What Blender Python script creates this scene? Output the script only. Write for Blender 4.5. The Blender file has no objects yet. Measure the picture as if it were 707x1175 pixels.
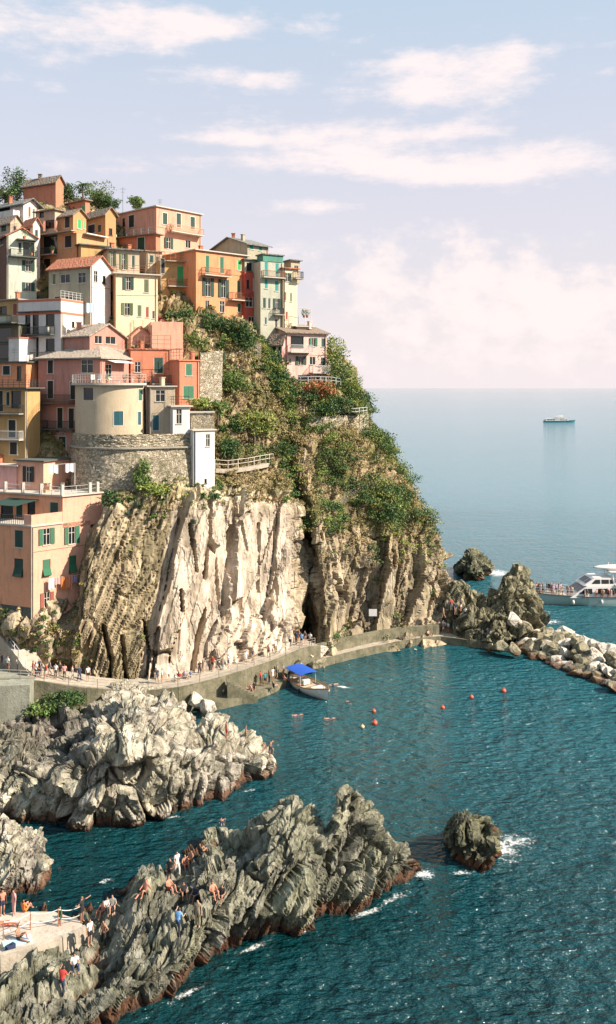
import bpy, bmesh, math, random
import numpy as np
from mathutils import Vector, Matrix
from mathutils.bvhtree import BVHTree
random.seed(7); RNG = np.random.default_rng(7)
sc = bpy.context.scene
COL = sc.collection
F = 1000.0; CX = 353.5; HY = 443.0; H = 36.0; HAZE_DENS = 0.0   # focal length, image centre, horizon row, camera height

def P(px, py, D):                       # a point of the place at depth D
    return Vector(((px-CX)/F*D, D, H-(py-HY)/F*D))
def PZ(px, py, z):                      # the same, given its height above the sea
    return P(px, py, (H-z)*F/(py-HY))

# ------------------------------------------------------------------ object helpers
def tag(o, label=None, cat=None, group=None, kind=None):
    if label: o['label'] = label
    if cat: o['category'] = cat
    if group: o['group'] = group
    if kind: o['kind'] = kind
    return o
def empty(name, loc, label, cat, group=None, rz=0):
    o = bpy.data.objects.new(name, None); COL.objects.link(o)
    o.location = loc; o.rotation_euler = (0, 0, rz); o.empty_display_size = .3
    return tag(o, label, cat, group)
def link_mesh(name, me, mats=None, parent=None, loc=None):
    o = bpy.data.objects.new(name, me); COL.objects.link(o)
    if mats is not None:
        for m in (mats if isinstance(mats, (list, tuple)) else [mats]): me.materials.append(m)
    if parent is not None: o.parent = parent
    if loc is not None: o.location = loc
    return o
class MB:                               # mesh builder in world space
    def __init__(s): s.v = []; s.f = []; s.m = []
    def quad(s, a, b, c, d, m=0):
        n = len(s.v); s.v += [tuple(a), tuple(b), tuple(c), tuple(d)]; s.f.append((n, n+1, n+2, n+3)); s.m.append(m)
    def poly(s, pts, m=0):
        n = len(s.v); s.v += [tuple(p) for p in pts]; s.f.append(tuple(range(n, n+len(pts)))); s.m.append(m)
    def hexa(s, p, m=0):                # 8 points: bottom 4, top 4
        n = len(s.v); s.v += [tuple(q) for q in p]
        for f in ((0,3,2,1),(4,5,6,7),(0,1,5,4),(1,2,6,5),(2,3,7,6),(3,0,4,7)):
            s.f.append(tuple(n+i for i in f)); s.m.append(m)
    def obox(s, o, ax, ay, az, m=0):    # origin and three edge vectors
        o = Vector(o); ax = Vector(ax); ay = Vector(ay); az = Vector(az)
        s.hexa([o, o+ax, o+ax+ay, o+ay, o+az, o+ax+az, o+ax+ay+az, o+ay+az], m)
    def box(s, c, sx, sy, sz, m=0, rz=0):
        ca, sa = math.cos(rz), math.sin(rz)
        ax = Vector((ca, sa, 0))*sx; ay = Vector((-sa, ca, 0))*sy; az = Vector((0, 0, sz))
        s.obox(Vector(c)-ax/2-ay/2-az/2, ax, ay, az, m)
    def bar(s, a, b, r=.03, m=0, n=4, r2=None):
        a = Vector(a); b = Vector(b); d = (b-a)
        if d.length < 1e-6: return
        d.normalize(); u = d.orthogonal().normalized(); w = d.cross(u); r2 = r if r2 is None else r2
        k = len(s.v)
        for q, rr in ((a, r), (b, r2)):
            for i in range(n):
                t = 2*math.pi*(i+.5)/n; s.v.append(tuple(q+(u*math.cos(t)+w*math.sin(t))*rr))
        for i in range(n):
            j = (i+1) % n; s.f.append((k+i, k+j, k+n+j, k+n+i)); s.m.append(m)
        s.f.append(tuple(k+i for i in reversed(range(n)))); s.m.append(m)
        s.f.append(tuple(k+n+i for i in range(n))); s.m.append(m)
    def tube(s, pts, r=.03, m=0, n=4):
        for a, b in zip(pts[:-1], pts[1:]): s.bar(a, b, r, m, n)
    def sphere(s, c, rx, ry=None, rz=None, m=0, seg=12, rings=8):
        ry = ry or rx; rz = rz or rx; c = Vector(c); k = len(s.v)
        for i in range(rings+1):
            th = math.pi*i/rings
            for j in range(seg):
                ph = 2*math.pi*j/seg
                s.v.append((c.x+rx*math.sin(th)*math.cos(ph), c.y+ry*math.sin(th)*math.sin(ph), c.z+rz*math.cos(th)))
        for i in range(rings):
            for j in range(seg):
                a = k+i*seg+j; b = k+i*seg+(j+1) % seg
                s.f.append((a, a+seg, b+seg, b)); s.m.append(m)
    def build(s, name, mats, parent=None, smooth=False, label=None):
        off = Vector((0, 0, 0))
        if parent is not None:
            q = parent
            while q is not None: off = off+Vector(q.location); q = q.parent
            loc = Vector((0, 0, 0))
        else:
            vs = np.array(s.v); c = vs.mean(0); off = Vector((float(c[0]), float(c[1]), float(vs[:, 2].min()))); loc = off
        me = bpy.data.meshes.new(name)
        me.from_pydata([(x-off.x, y-off.y, z-off.z) for x, y, z in s.v], [], s.f)
        o = link_mesh(name, me, mats, parent, loc)
        if isinstance(mats, (list, tuple)) and len(mats) > 1: me.polygons.foreach_set('material_index', s.m)
        if smooth: me.polygons.foreach_set('use_smooth', [True]*len(me.polygons))
        bm = bmesh.new(); bm.from_mesh(me)
        if smooth: bmesh.ops.remove_doubles(bm, verts=bm.verts, dist=1e-4)
        bmesh.ops.recalc_face_normals(bm, faces=bm.faces); bm.to_mesh(me); bm.free()
        if label: o['label'] = label
        return o

# ------------------------------------------------------------------ materials
def nt(name):
    m = bpy.data.materials.new(name); m.use_nodes = True
    t = m.node_tree; t.nodes.clear()
    out = t.nodes.new('ShaderNodeOutputMaterial'); b = t.nodes.new('ShaderNodeBsdfPrincipled')
    t.links.new(b.outputs[0], out.inputs[0]); return m, t, b
def noise(t, vec, scale, detail=4, rough=.55, out='Fac'):
    n = t.nodes.new('ShaderNodeTexNoise'); n.inputs['Scale'].default_value = scale
    n.inputs['Detail'].default_value = detail; n.inputs['Roughness'].default_value = rough
    if vec is not None: t.links.new(vec, n.inputs['Vector'])
    return n.outputs[out]
def mapping(t, vec, scale=(1,1,1), rot=(0,0,0)):
    n = t.nodes.new('ShaderNodeMapping'); n.inputs['Scale'].default_value = scale; n.inputs['Rotation'].default_value = rot
    t.links.new(vec, n.inputs['Vector']); return n.outputs[0]
def ramp(t, fac, stops):
    n = t.nodes.new('ShaderNodeValToRGB'); e = n.color_ramp.elements
    while len(e) > 1: e.remove(e[0])
    e[0].position = stops[0][0]; e[0].color = (*stops[0][1], 1)
    for p, c in stops[1:]:
        k = e.new(p); k.color = (*c, 1)
    t.links.new(fac, n.inputs[0]); return n.outputs[0]
def mathn(t, op, a, b=None, clamp=False, c=None):
    n = t.nodes.new('ShaderNodeMath'); n.operation = op; n.use_clamp = clamp
    for i, x in enumerate((a, b, c)):
        if x is None: continue
        if isinstance(x, (int, float)): n.inputs[i].default_value = x
        else: t.links.new(x, n.inputs[i])
    return n.outputs[0]
def mix(t, fac, a, b, mode='MIX'):
    n = t.nodes.new('ShaderNodeMix'); n.data_type = 'RGBA'; n.blend_type = mode
    for x, i in ((fac, 0), (a, 6), (b, 7)):
        if isinstance(x, (int, float)): n.inputs[i].default_value = x
        elif isinstance(x, tuple): n.inputs[i].default_value = (*x, 1)
        else: t.links.new(x, n.inputs[i])
    return n.outputs[2]
def maprange(t, v, a, b, c=0, d=1):
    n = t.nodes.new('ShaderNodeMapRange'); n.interpolation_type = 'SMOOTHSTEP'
    for i, x in enumerate((a, b, c, d)): n.inputs[i+1].default_value = x
    t.links.new(v, n.inputs[0]); return n.outputs[0]
def bump(t, b, h, dist, strength=1.0, chain=None):
    n = t.nodes.new('ShaderNodeBump'); n.inputs['Distance'].default_value = dist; n.inputs['Strength'].default_value = strength
    t.links.new(h, n.inputs['Height'])
    if chain is not None: t.links.new(chain, n.inputs['Normal'])
    t.links.new(n.outputs[0], b.inputs['Normal']); return n.outputs[0]
def pos(t):
    return t.nodes.new('ShaderNodeNewGeometry').outputs['Position']
def srgb(r, g, b):
    return tuple(((c/255)/12.92 if c/255 <= .04045 else (((c/255)+.055)/1.055)**2.4) for c in (r, g, b))
MATS = {}
def plain(name, col, rough=.7, metal=0, var=.12, scale=6, bmp=0):
    if name in MATS: return MATS[name]
    col = tuple(x*.82 for x in col)
    m, t, b = nt(name); p = pos(t)
    f = noise(t, p, scale, 5)
    c = mix(t, f, tuple(x*(1-var*1.6) for x in col), tuple(min(1, x*(1+var*1.6)) for x in col))
    t.links.new(c, b.inputs['Base Color']); b.inputs['Roughness'].default_value = rough; b.inputs['Metallic'].default_value = metal
    if bmp: bump(t, b, noise(t, p, scale*3, 4), bmp)
    MATS[name] = m; return m
def plaster(name, col, dirt=.62, low=None):
    if name in MATS: return MATS[name]
    m, t, b = nt(name); p = pos(t)
    col = tuple(x*.83 for x in col)
    f = noise(t, p, .9, 7, .65)
    c = mix(t, f, tuple(x*.74 for x in col), tuple(min(.9, x*1.16) for x in col))
    st = noise(t, mapping(t, p, (1.6, 1.6, .22)), 1.3, 6, .7)        # rain streaks
    sm = maprange(t, st, .48, .72, 0, dirt)
    grime = tuple(x*k for x, k in zip(col, (.42, .45, .45)))
    c = mix(t, sm, c, grime)
    pa = noise(t, p, 2.3, 6, .7); pm = maprange(t, pa, .62, .67, 0, .6)      # peeled patches
    c = mix(t, pm, c, (.42, .34, .27))
    fine = noise(t, p, 11, 3); c = mix(t, maprange(t, fine, .3, .7, 0, .22), c, tuple(x*.8 for x in col))
    t.links.new(c, b.inputs['Base Color']); b.inputs['Roughness'].default_value = .9
    bump(t, b, noise(t, p, 7, 6, .7), .05)
    MATS[name] = m; return m
def rooftile(name, c1, c2, dirt=(.2,.15,.11)):
    if name in MATS: return MATS[name]
    m, t, b = nt(name); p = pos(t)
    v = t.nodes.new('ShaderNodeTexVoronoi'); v.inputs['Scale'].default_value = 3.2; t.links.new(mapping(t, p, (1,1,1.4)), v.inputs['Vector'])
    sep = t.nodes.new('ShaderNodeSeparateColor'); t.links.new(v.outputs['Color'], sep.inputs[0])
    c1, c2 = tuple(x*.82 for x in c1), tuple(x*.82 for x in c2)
    c = mix(t, sep.outputs[0], c1, c2)
    c = mix(t, maprange(t, noise(t, p, 1.2, 6, .7), .45, .7, 0, .75), c, dirt)
    t.links.new(c, b.inputs['Base Color']); b.inputs['Roughness'].default_value = .9
    bump(t, b, v.outputs['Distance'], .12)
    MATS[name] = m; return m

def rockmat(name, cols, tint=None, strata=(.5, .5, .5), srot=(0, 0, 0), wet=True, bumpd=.18, attr=True, scale=1.0, veg=0, algae=(.115,.042,.018)):
    cols = [tuple(x*k for x in c_) for c_, k in zip(cols, (.6, .95, 1.14, 1.25))]
    m, t, b = nt(name); p = pos(t)
    q = mapping(t, p, strata, srot)
    n1 = noise(t, q, 1.1*scale, 8, .68)
    c = ramp(t, n1, [(.28, cols[0]), (.45, cols[1]), (.58, cols[2]), (.74, cols[3])])
    n2 = noise(t, p, .45, 5, .6)
    c = mix(t, maprange(t, n2, .5, .68, 0, .6), c, tint or cols[1])
    if attr:
        a = t.nodes.new('ShaderNodeVertexColor'); a.layer_name = 'Col'
        c = mix(t, 1.0, c, a.outputs[0], 'MULTIPLY')
        c = mix(t, 1.0, c, (2.0, 2.0, 2.0), 'MULTIPLY')
    if veg:
        g = t.nodes.new('ShaderNodeNewGeometry'); s = t.nodes.new('ShaderNodeSeparateXYZ'); t.links.new(g.outputs['Normal'], s.inputs[0])
        up = mathn(t, 'ADD', s.outputs[2], noise(t, p, 1.7, 6, .7))
        c = mix(t, maprange(t, up, 1.0, 1.25, 0, veg), c, (.10, .11, .035))
    nf = noise(t, q, 6*scale, 6, .7)
    c = mix(t, maprange(t, nf, .36, .46, .35, 0), c, tuple(x*.6 for x in cols[0]))
    if wet:
        s = t.nodes.new('ShaderNodeSeparateXYZ'); t.links.new(p, s.inputs[0])
        zz = mathn(t, 'ADD', s.outputs[2], mathn(t, 'MULTIPLY', mathn(t, 'SUBTRACT', noise(t, p, .8, 5, .7), .5), 2.2))
        c = mix(t, maprange(t, zz, .45, 1.0, .85, 0), c, algae)
        c = mix(t, maprange(t, s.outputs[2], .1, .35, .8, 0), c, (.03, .022, .014))
    t.links.new(c, b.inputs['Base Color']); b.inputs['Roughness'].default_value = .82
    b.inputs['Specular IOR Level'].default_value = .3
    v = t.nodes.new('ShaderNodeTexVoronoi'); v.feature = 'DISTANCE_TO_EDGE'; v.inputs['Scale'].default_value = .7*scale
    wv = t.nodes.new('ShaderNodeVectorMath'); wv.operation = 'ADD'; t.links.new(q, wv.inputs[0])
    nv = t.nodes.new('ShaderNodeTexNoise'); nv.inputs['Scale'].default_value = 2.2; nv.inputs['Detail'].default_value = 4; t.links.new(q, nv.inputs['Vector'])
    t.links.new(nv.outputs['Color'], wv.inputs[1]); t.links.new(wv.outputs[0], v.inputs['Vector'])
    ck = maprange(t, v.outputs['Distance'], 0, .09)
    n_ = bump(t, b, ck, bumpd*1.6, .9)
    n_ = bump(t, b, n1, bumpd*1.8, 1.0, n_)
    bump(t, b, nf, bumpd*.7, 1.0, n_)
    MATS[name] = m; return m

def leafmat(name, c1, c2, c3=None):
    if name in MATS: return MATS[name]
    m, t, b = nt(name); p = pos(t)
    n1 = noise(t, p, 7, 2); n2 = noise(t, p, .8, 3)
    c = mix(t, maprange(t, n1, .35, .65), c1, c2)
    if c3: c = mix(t, maprange(t, n2, .5, .62, 0, .8), c, c3)
    t.links.new(c, b.inputs['Base Color']); b.inputs['Roughness'].default_value = .6
    b.inputs['Specular IOR Level'].default_value = .25
    MATS[name] = m; return m

# ------------------------------------------------------------------ numpy noise
def h3(ix, iy, iz, s=0):
    x = (ix.astype(np.int64)*374761393+iy.astype(np.int64)*668265263+iz.astype(np.int64)*2147483647+s*1442695041) & 0xffffffff
    x = ((x ^ (x >> 13))*1274126177) & 0xffffffff; x = ((x ^ (x >> 16))*2246822519) & 0xffffffff
    return ((x ^ (x >> 15)) & 0xffffff)/float(0x1000000)
def vnoise(p, s=0):
    i = np.floor(p).astype(np.int64); f = p-i; u = f*f*(3-2*f); r = 0
    for dx in (0, 1):
        for dy in (0, 1):
            for dz in (0, 1):
                w = (u[:, 0] if dx else 1-u[:, 0])*(u[:, 1] if dy else 1-u[:, 1])*(u[:, 2] if dz else 1-u[:, 2])
                r = r+w*h3(i[:, 0]+dx, i[:, 1]+dy, i[:, 2]+dz, s)
    return r
def fbm(p, o=4, s=0, g=.5):
    a = 1; r = 0; n = 0
    for k in range(o): r = r+a*vnoise(p*2**k+k*17.3, s+k); n += a; a *= g
    return r/n-.5
def voro(p, s=0):
    i = np.floor(p).astype(np.int64); n = len(p)
    F1 = np.full(n, 9.); F2 = np.full(n, 9.); ID = np.zeros((n, 3), np.int64); DV = np.zeros((n, 3))
    for dx in (-1, 0, 1):
        for dy in (-1, 0, 1):
            for dz in (-1, 0, 1):
                c = i+np.array((dx, dy, dz))
                q = np.stack([c[:, k]+.1+.8*h3(c[:, 0], c[:, 1], c[:, 2], s+k+1) for k in range(3)], 1)
                v = p-q; d = np.sqrt((v*v).sum(1)); m = d < F1
                F2 = np.where(m, F1, np.minimum(F2, d)); F1 = np.where(m, d, F1)
                ID[m] = c[m]; DV[m] = v[m]
    return F1, F2, ID, DV
def facets(p, s, tilt=.8, crack=.4, cw=.12):
    """planar, tilted blocks with dark cracks between them; about -1..1"""
    F1, F2, ID, DV = voro(p, s)
    h = h3(ID[:, 0], ID[:, 1], ID[:, 2], s+11)*2-1
    g = np.stack([h3(ID[:, 0], ID[:, 1], ID[:, 2], s+20+k)*2-1 for k in range(3)], 1)
    e = np.clip((F2-F1)/(cw*.6), 0, 1)
    return h*.85+(g*DV).sum(1)*tilt-(1-e)*crack, h
def frame(axis, a2=(1, 0, 0)):
    z = Vector(axis).normalized(); x = (Vector(a2)-z*Vector(a2).dot(z)).normalized(); y = z.cross(x)
    return np.array([x, y, z])
def cat(A, U):                            # smooth interpolation along axis 0
    n = len(A); U = np.clip(U, 0, n-1-1e-6); i = np.floor(U).astype(int); f = (U-i)
    g = lambda k: A[np.clip(k, 0, n-1)]
    f = f.reshape((-1,)+(1,)*(A.ndim-1))
    p0, p1, p2, p3 = g(i-1), g(i), g(i+1), g(i+2)
    c = .5*((2*p1)+(-p0+p2)*f+(2*p0-5*p1+4*p2-p3)*f**2+(-p0+3*p1-3*p2+p3)*f**3)
    l = p1*(1-f)+p2*f
    return .6*c+.4*l
def arc(A, n, wt=None):
    d = np.sqrt(((A[1:]-A[:-1])**2).sum(-1)); d = d.reshape(len(d), -1).mean(1)+.05
    if wt is not None: d = d*np.array(wt)
    cum = np.concatenate([[0], np.cumsum(d)])
    return np.interp(np.linspace(0, cum[-1], n), cum, np.arange(len(A)))
def loft(cols, nu, nv, wu=None, wv=None):
    A = np.array(cols, float)
    B = cat(A, arc(A, nu, wu)); B = np.swapaxes(B, 0, 1)
    B = cat(B, arc(B, nv, wv)); return np.swapaxes(B, 0, 1)       # nu, nv, 3
def grid_normals(G):
    du = np.gradient(G, axis=0); dv = np.gradient(G, axis=1)
    n = np.cross(du, dv); n /= (np.linalg.norm(n, axis=2, keepdims=True)+1e-9); return n
def grid_mesh(name, G, mat, smooth=True, colors=None, label=None, cat_=None, kind=None, group=None):
    nu, nv = G.shape[:2]; me = bpy.data.meshes.new(name)
    c = G.reshape(-1, 3).mean(0); c[2] = 0
    V = (G-c).reshape(-1, 3)
    idx = np.arange(nu*nv).reshape(nu, nv)
    q = np.stack([idx[:-1, :-1], idx[1:, :-1], idx[1:, 1:], idx[:-1, 1:]], -1).reshape(-1, 4)
    me.vertices.add(len(V)); me.vertices.foreach_set('co', V.astype(np.float32).ravel())
    me.loops.add(len(q)*4); me.loops.foreach_set('vertex_index', q.astype(np.int32).ravel())
    me.polygons.add(len(q)); me.polygons.foreach_set('loop_start', np.arange(0, len(q)*4, 4, dtype=np.int32))
    me.update(calc_edges=True)
    me.polygons.foreach_set('use_smooth', [smooth]*len(q))
    if colors is not None:
        a = me.color_attributes.new('Col', 'FLOAT_COLOR', 'POINT')
        cc = np.concatenate([colors.reshape(-1, 3), np.ones((len(V), 1))], 1)
        a.data.foreach_set('color', cc.astype(np.float32).ravel())
    o = link_mesh(name, me, mat, None, c.tolist())
    tag(o, label, cat_, group, kind)
    RAY.append((G.reshape(-1, 3).copy(), q)); return o
RAY = []
BV = {}
def bvh():
    if 'n' not in BV or BV['n'] != len(RAY):
        V = []; Q = []; n = 0
        for v, q in RAY: V.append(v); Q.append(q+n); n += len(v)
        V = np.concatenate(V); Q = np.concatenate(Q)
        BV['t'] = BVHTree.FromPolygons([tuple(x) for x in V.tolist()], [tuple(x) for x in Q.tolist()]); BV['n'] = len(RAY)
    return BV['t']
def hit(px, py):
    d = Vector(((px-CX)/F, 1, -(py-HY)/F)).normalized()
    r = bvh().ray_cast(Vector((0, 0, H)), d)
    if r[0] is None:
        t = H/(-d.z) if d.z < 0 else 200; return Vector((0, 0, H))+d*t, Vector((0, 0, 1))
    return r[0], r[1]
def ray_add(V, Q): RAY.append((np.array(V, float), np.array(Q, int)))

# ------------------------------------------------------------------ camera, sun, sky
cam_d = bpy.data.cameras.new('camera'); cam = bpy.data.objects.new('camera', cam_d); COL.objects.link(cam)
cam.location = (0, 0, H); cam.rotation_euler = (math.radians(90), 0, 0)
cam_d.sensor_fit = 'VERTICAL'; cam_d.sensor_height = 36; cam_d.lens = 36*F/1175
cam_d.shift_y = -(587.5-HY)/1175; cam_d.clip_end = 90000; cam_d.clip_start = .5
sc.camera = cam
SUN_AZ, SUN_EL = math.radians(107), math.radians(37)        # clockwise from the view direction
sd = Vector((math.sin(SUN_AZ)*math.cos(SUN_EL), math.cos(SUN_AZ)*math.cos(SUN_EL), math.sin(SUN_EL)))
sl = bpy.data.lights.new('sun', 'SUN'); sl.energy = 5.0; sl.angle = math.radians(.6); sl.color = (1, .89, .75)
so = bpy.data.objects.new('sun', sl); COL.objects.link(so); so.rotation_euler = sd.to_track_quat('Z', 'Y').to_euler(); so.location = (60, -40, 90)
w = bpy.data.worlds.new('World'); sc.world = w; w.use_nodes = True; t = w.node_tree; t.nodes.clear()
wo = t.nodes.new('ShaderNodeOutputWorld'); bg = t.nodes.new('ShaderNodeBackground'); t.links.new(bg.outputs[0], wo.inputs[0])
bg.inputs['Strength'].default_value = .081
sky = t.nodes.new('ShaderNodeTexSky'); sky.sky_type = 'NISHITA'; sky.sun_disc = False
sky.sun_elevation = SUN_EL; sky.sun_rotation = SUN_AZ; sky.altitude = 30; sky.dust_density = 2.0; sky.ozone_density = 1.5
tc = t.nodes.new('ShaderNodeTexCoord').outputs['Generated']
sep = t.nodes.new('ShaderNodeSeparateXYZ'); t.links.new(tc, sep.inputs[0])
el = mathn(t, 'MULTIPLY', mathn(t, 'ARCSINE', sep.outputs[2]), 57.2958)
az = mathn(t, 'MULTIPLY', mathn(t, 'ARCTAN2', sep.outputs[0], sep.outputs[1]), 57.2958)
# thin high veil that pales the whole sky, then clouds
veil = mix(t, maprange(t, el, 2, 38), (5.9, 5.15, 5.3), (3.1, 4.6, 5.7))
base = mix(t, .72, sky.outputs[0], veil)
comb = t.nodes.new('ShaderNodeCombineXYZ'); t.links.new(az, comb.inputs[0]); t.links.new(el, comb.inputs[1])
wsp = noise(t, mapping(t, comb.outputs[0], (.055, .26, 1)), 1.6, 8, .58)
wsp2 = noise(t, mapping(t, comb.outputs[0], (.25, .6, 1)), 1.3, 8, .66)
puff = noise(t, mapping(t, comb.outputs[0], (.22, .30, 1)), 1.5, 9, .58)
def blob(x, y, rx, ry, amp):              # a cloud seeded at an azimuth/elevation
    a = math.degrees(math.atan((x-CX)/F)); e = math.degrees(math.atan((HY-y)/F*math.cos(math.radians(a))))
    ra = math.degrees(rx/F); re = math.degrees(ry/F)
    dx = mathn(t, 'DIVIDE', mathn(t, 'SUBTRACT', az, a), ra); dy = mathn(t, 'DIVIDE', mathn(t, 'SUBTRACT', el, e), re)
    r = mathn(t, 'ADD', mathn(t, 'MULTIPLY', dx, dx), mathn(t, 'MULTIPLY', dy, dy))
    return mathn(t, 'MULTIPLY', mathn(t, 'POWER', 2.718, mathn(t, 'MULTIPLY', r, -1)), amp*.7)
acc = None
for bl in ((200,28,130,24,.34),(-30,20,80,22,.3),(255,92,75,17,.32),(465,70,60,18,.28),(555,95,70,26,.36),(480,110,60,14,.22),(380,155,110,16,.3),
           (400,185,90,16,.34),(640,180,120,18,.34),(520,150,70,12,.22),(160,190,120,10,.16),(355,237,60,9,.26),(700,85,40,12,.2),(320,88,35,8,.25),(610,165,60,14,.18),(60,103,22,8,.22),(110,45,90,14,.2),(450,200,90,12,.2),(560,205,90,12,.2),(600,60,60,14,.2),(240,160,60,8,.2),(330,285,60,10,.12),(290,188,50,12,.2)):
    k = blob(*bl); acc = k if acc is None else mathn(t, 'ADD', acc, k)
den = mathn(t, 'ADD', mathn(t, 'ADD', mathn(t, 'MULTIPLY', wsp, .55), mathn(t, 'MULTIPLY', wsp2, .45)), acc)
cl1 = maprange(t, den, .545, .80, 0, .9)
bank = None
for bl in ((430,310,120,52,.5),(500,330,90,50,.3),(610,330,90,60,.5),(690,345,120,45,.45),(560,380,260,40,.35),(480,420,300,30,.3)):
    k = blob(*bl); bank = k if bank is None else mathn(t, 'ADD', bank, k)
puff = mathn(t, 'ADD', mathn(t, 'MULTIPLY', mathn(t, 'SUBTRACT', puff, .5), 1.45), .5)
bank = mathn(t, 'MULTIPLY', bank, .8)
cl2 = maprange(t, mathn(t, 'ADD', puff, bank), .64, 1.05, 0, .8)
cl2 = mathn(t, 'MULTIPLY', cl2, maprange(t, bank, .02, .16))
c = mix(t, cl1, base, (6.5, 5.7, 5.6))
c = mix(t, cl2, c, (6.6, 5.75, 5.55))
c = mix(t, maprange(t, el, 7, 0, 0, .7), c, (6.1, 5.5, 5.6))
t.links.new(c, bg.inputs['Color'])
sc.view_settings.view_transform = 'Standard'; sc.view_settings.look = 'None'; sc.view_settings.gamma = 1
sc.view_settings.exposure = 1.05; sc.view_settings.use_curve_mapping = False
sc.cycles.max_bounces = 5; sc.cycles.diffuse_bounces = 3; sc.cycles.glossy_bounces = 2; sc.cycles.transmission_bounces = 2
sc.cycles.transparent_max_bounces = 6; sc.cycles.caustics_reflective = False; sc.cycles.caustics_refractive = False

# ------------------------------------------------------------------ sea
m, t, b = nt('sea water'); p = pos(t)
b.inputs['Roughness'].default_value = .08; b.inputs['IOR'].default_value = 1.33
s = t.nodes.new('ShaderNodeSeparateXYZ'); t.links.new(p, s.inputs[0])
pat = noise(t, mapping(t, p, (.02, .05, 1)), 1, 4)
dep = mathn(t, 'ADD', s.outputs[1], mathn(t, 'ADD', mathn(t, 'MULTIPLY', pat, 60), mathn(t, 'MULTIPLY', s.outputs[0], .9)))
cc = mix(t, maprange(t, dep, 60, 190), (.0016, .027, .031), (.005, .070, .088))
cc = mix(t, maprange(t, dep, 170, 420), cc, (.050, .165, .205))  # sky reflection and haze on the far sea painted in as paler base colour
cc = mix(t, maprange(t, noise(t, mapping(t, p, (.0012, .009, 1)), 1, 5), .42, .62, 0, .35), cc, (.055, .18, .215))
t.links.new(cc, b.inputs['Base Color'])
w1 = noise(t, mapping(t, p, (.75, 1.4, 1), (0, 0, .35)), 1.0, 4, .55)
w2 = noise(t, mapping(t, p, (.16, .34, 1), (0, 0, -.25)), 1.0, 3, .5)
s = t.nodes.new('ShaderNodeSeparateXYZ'); t.links.new(p, s.inputs[0])
far = maprange(t, s.outputs[1], 60, 300, 1, .3)
n_ = bump(t, b, mathn(t, 'MULTIPLY', w2, far), 1.05)
bump(t, b, mathn(t, 'MULTIPLY', w1, far), 1.15, 1.0, n_)
SEA = m
mb = MB()
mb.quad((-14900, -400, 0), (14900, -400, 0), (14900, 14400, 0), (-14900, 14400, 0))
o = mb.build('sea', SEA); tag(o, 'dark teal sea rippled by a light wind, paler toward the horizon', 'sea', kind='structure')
# ================================================================== ROCKS
def nblur(n, k=6):
    for _ in range(k):
        q = np.pad(n, ((1, 1), (1, 1), (0, 0)), mode='edge')
        n = (q[:-2, 1:-1]+q[2:, 1:-1]+q[1:-1, :-2]+q[1:-1, 2:]+n*2)/6
    return n/(np.linalg.norm(n, axis=2, keepdims=True)+1e-9)

CREAM = [(.22,.18,.135), (.41,.355,.285), (.53,.47,.39), (.64,.58,.49)]
GREY  = [(.06,.058,.038), (.15,.145,.10), (.245,.235,.175), (.36,.34,.27)]
PALE  = [(.11,.095,.068), (.28,.25,.19), (.42,.38,.30), (.56,.50,.41)]
DARK  = [(.035,.035,.022), (.09,.09,.055), (.16,.15,.09), (.26,.23,.15)]
M_rockC = rockmat('near outcrop rock', GREY, strata=(1.1, 1.0, .45), srot=(.35, .5, .2))
M_rockA = rockmat('pale outcrop rock', PALE, strata=(.8, .8, .55), srot=(.2, .35, 0))
M_rockD = rockmat('dark wet rock', DARK, strata=(1, 1, .5), srot=(.3, .3, 0), algae=(.16,.06,.025))
M_rockP = rockmat('breakwater peak rock', [(.045,.04,.026), (.12,.108,.066), (.21,.185,.12), (.34,.29,.20)], strata=(1, 1, .45), srot=(.1, .2, 0))

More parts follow.
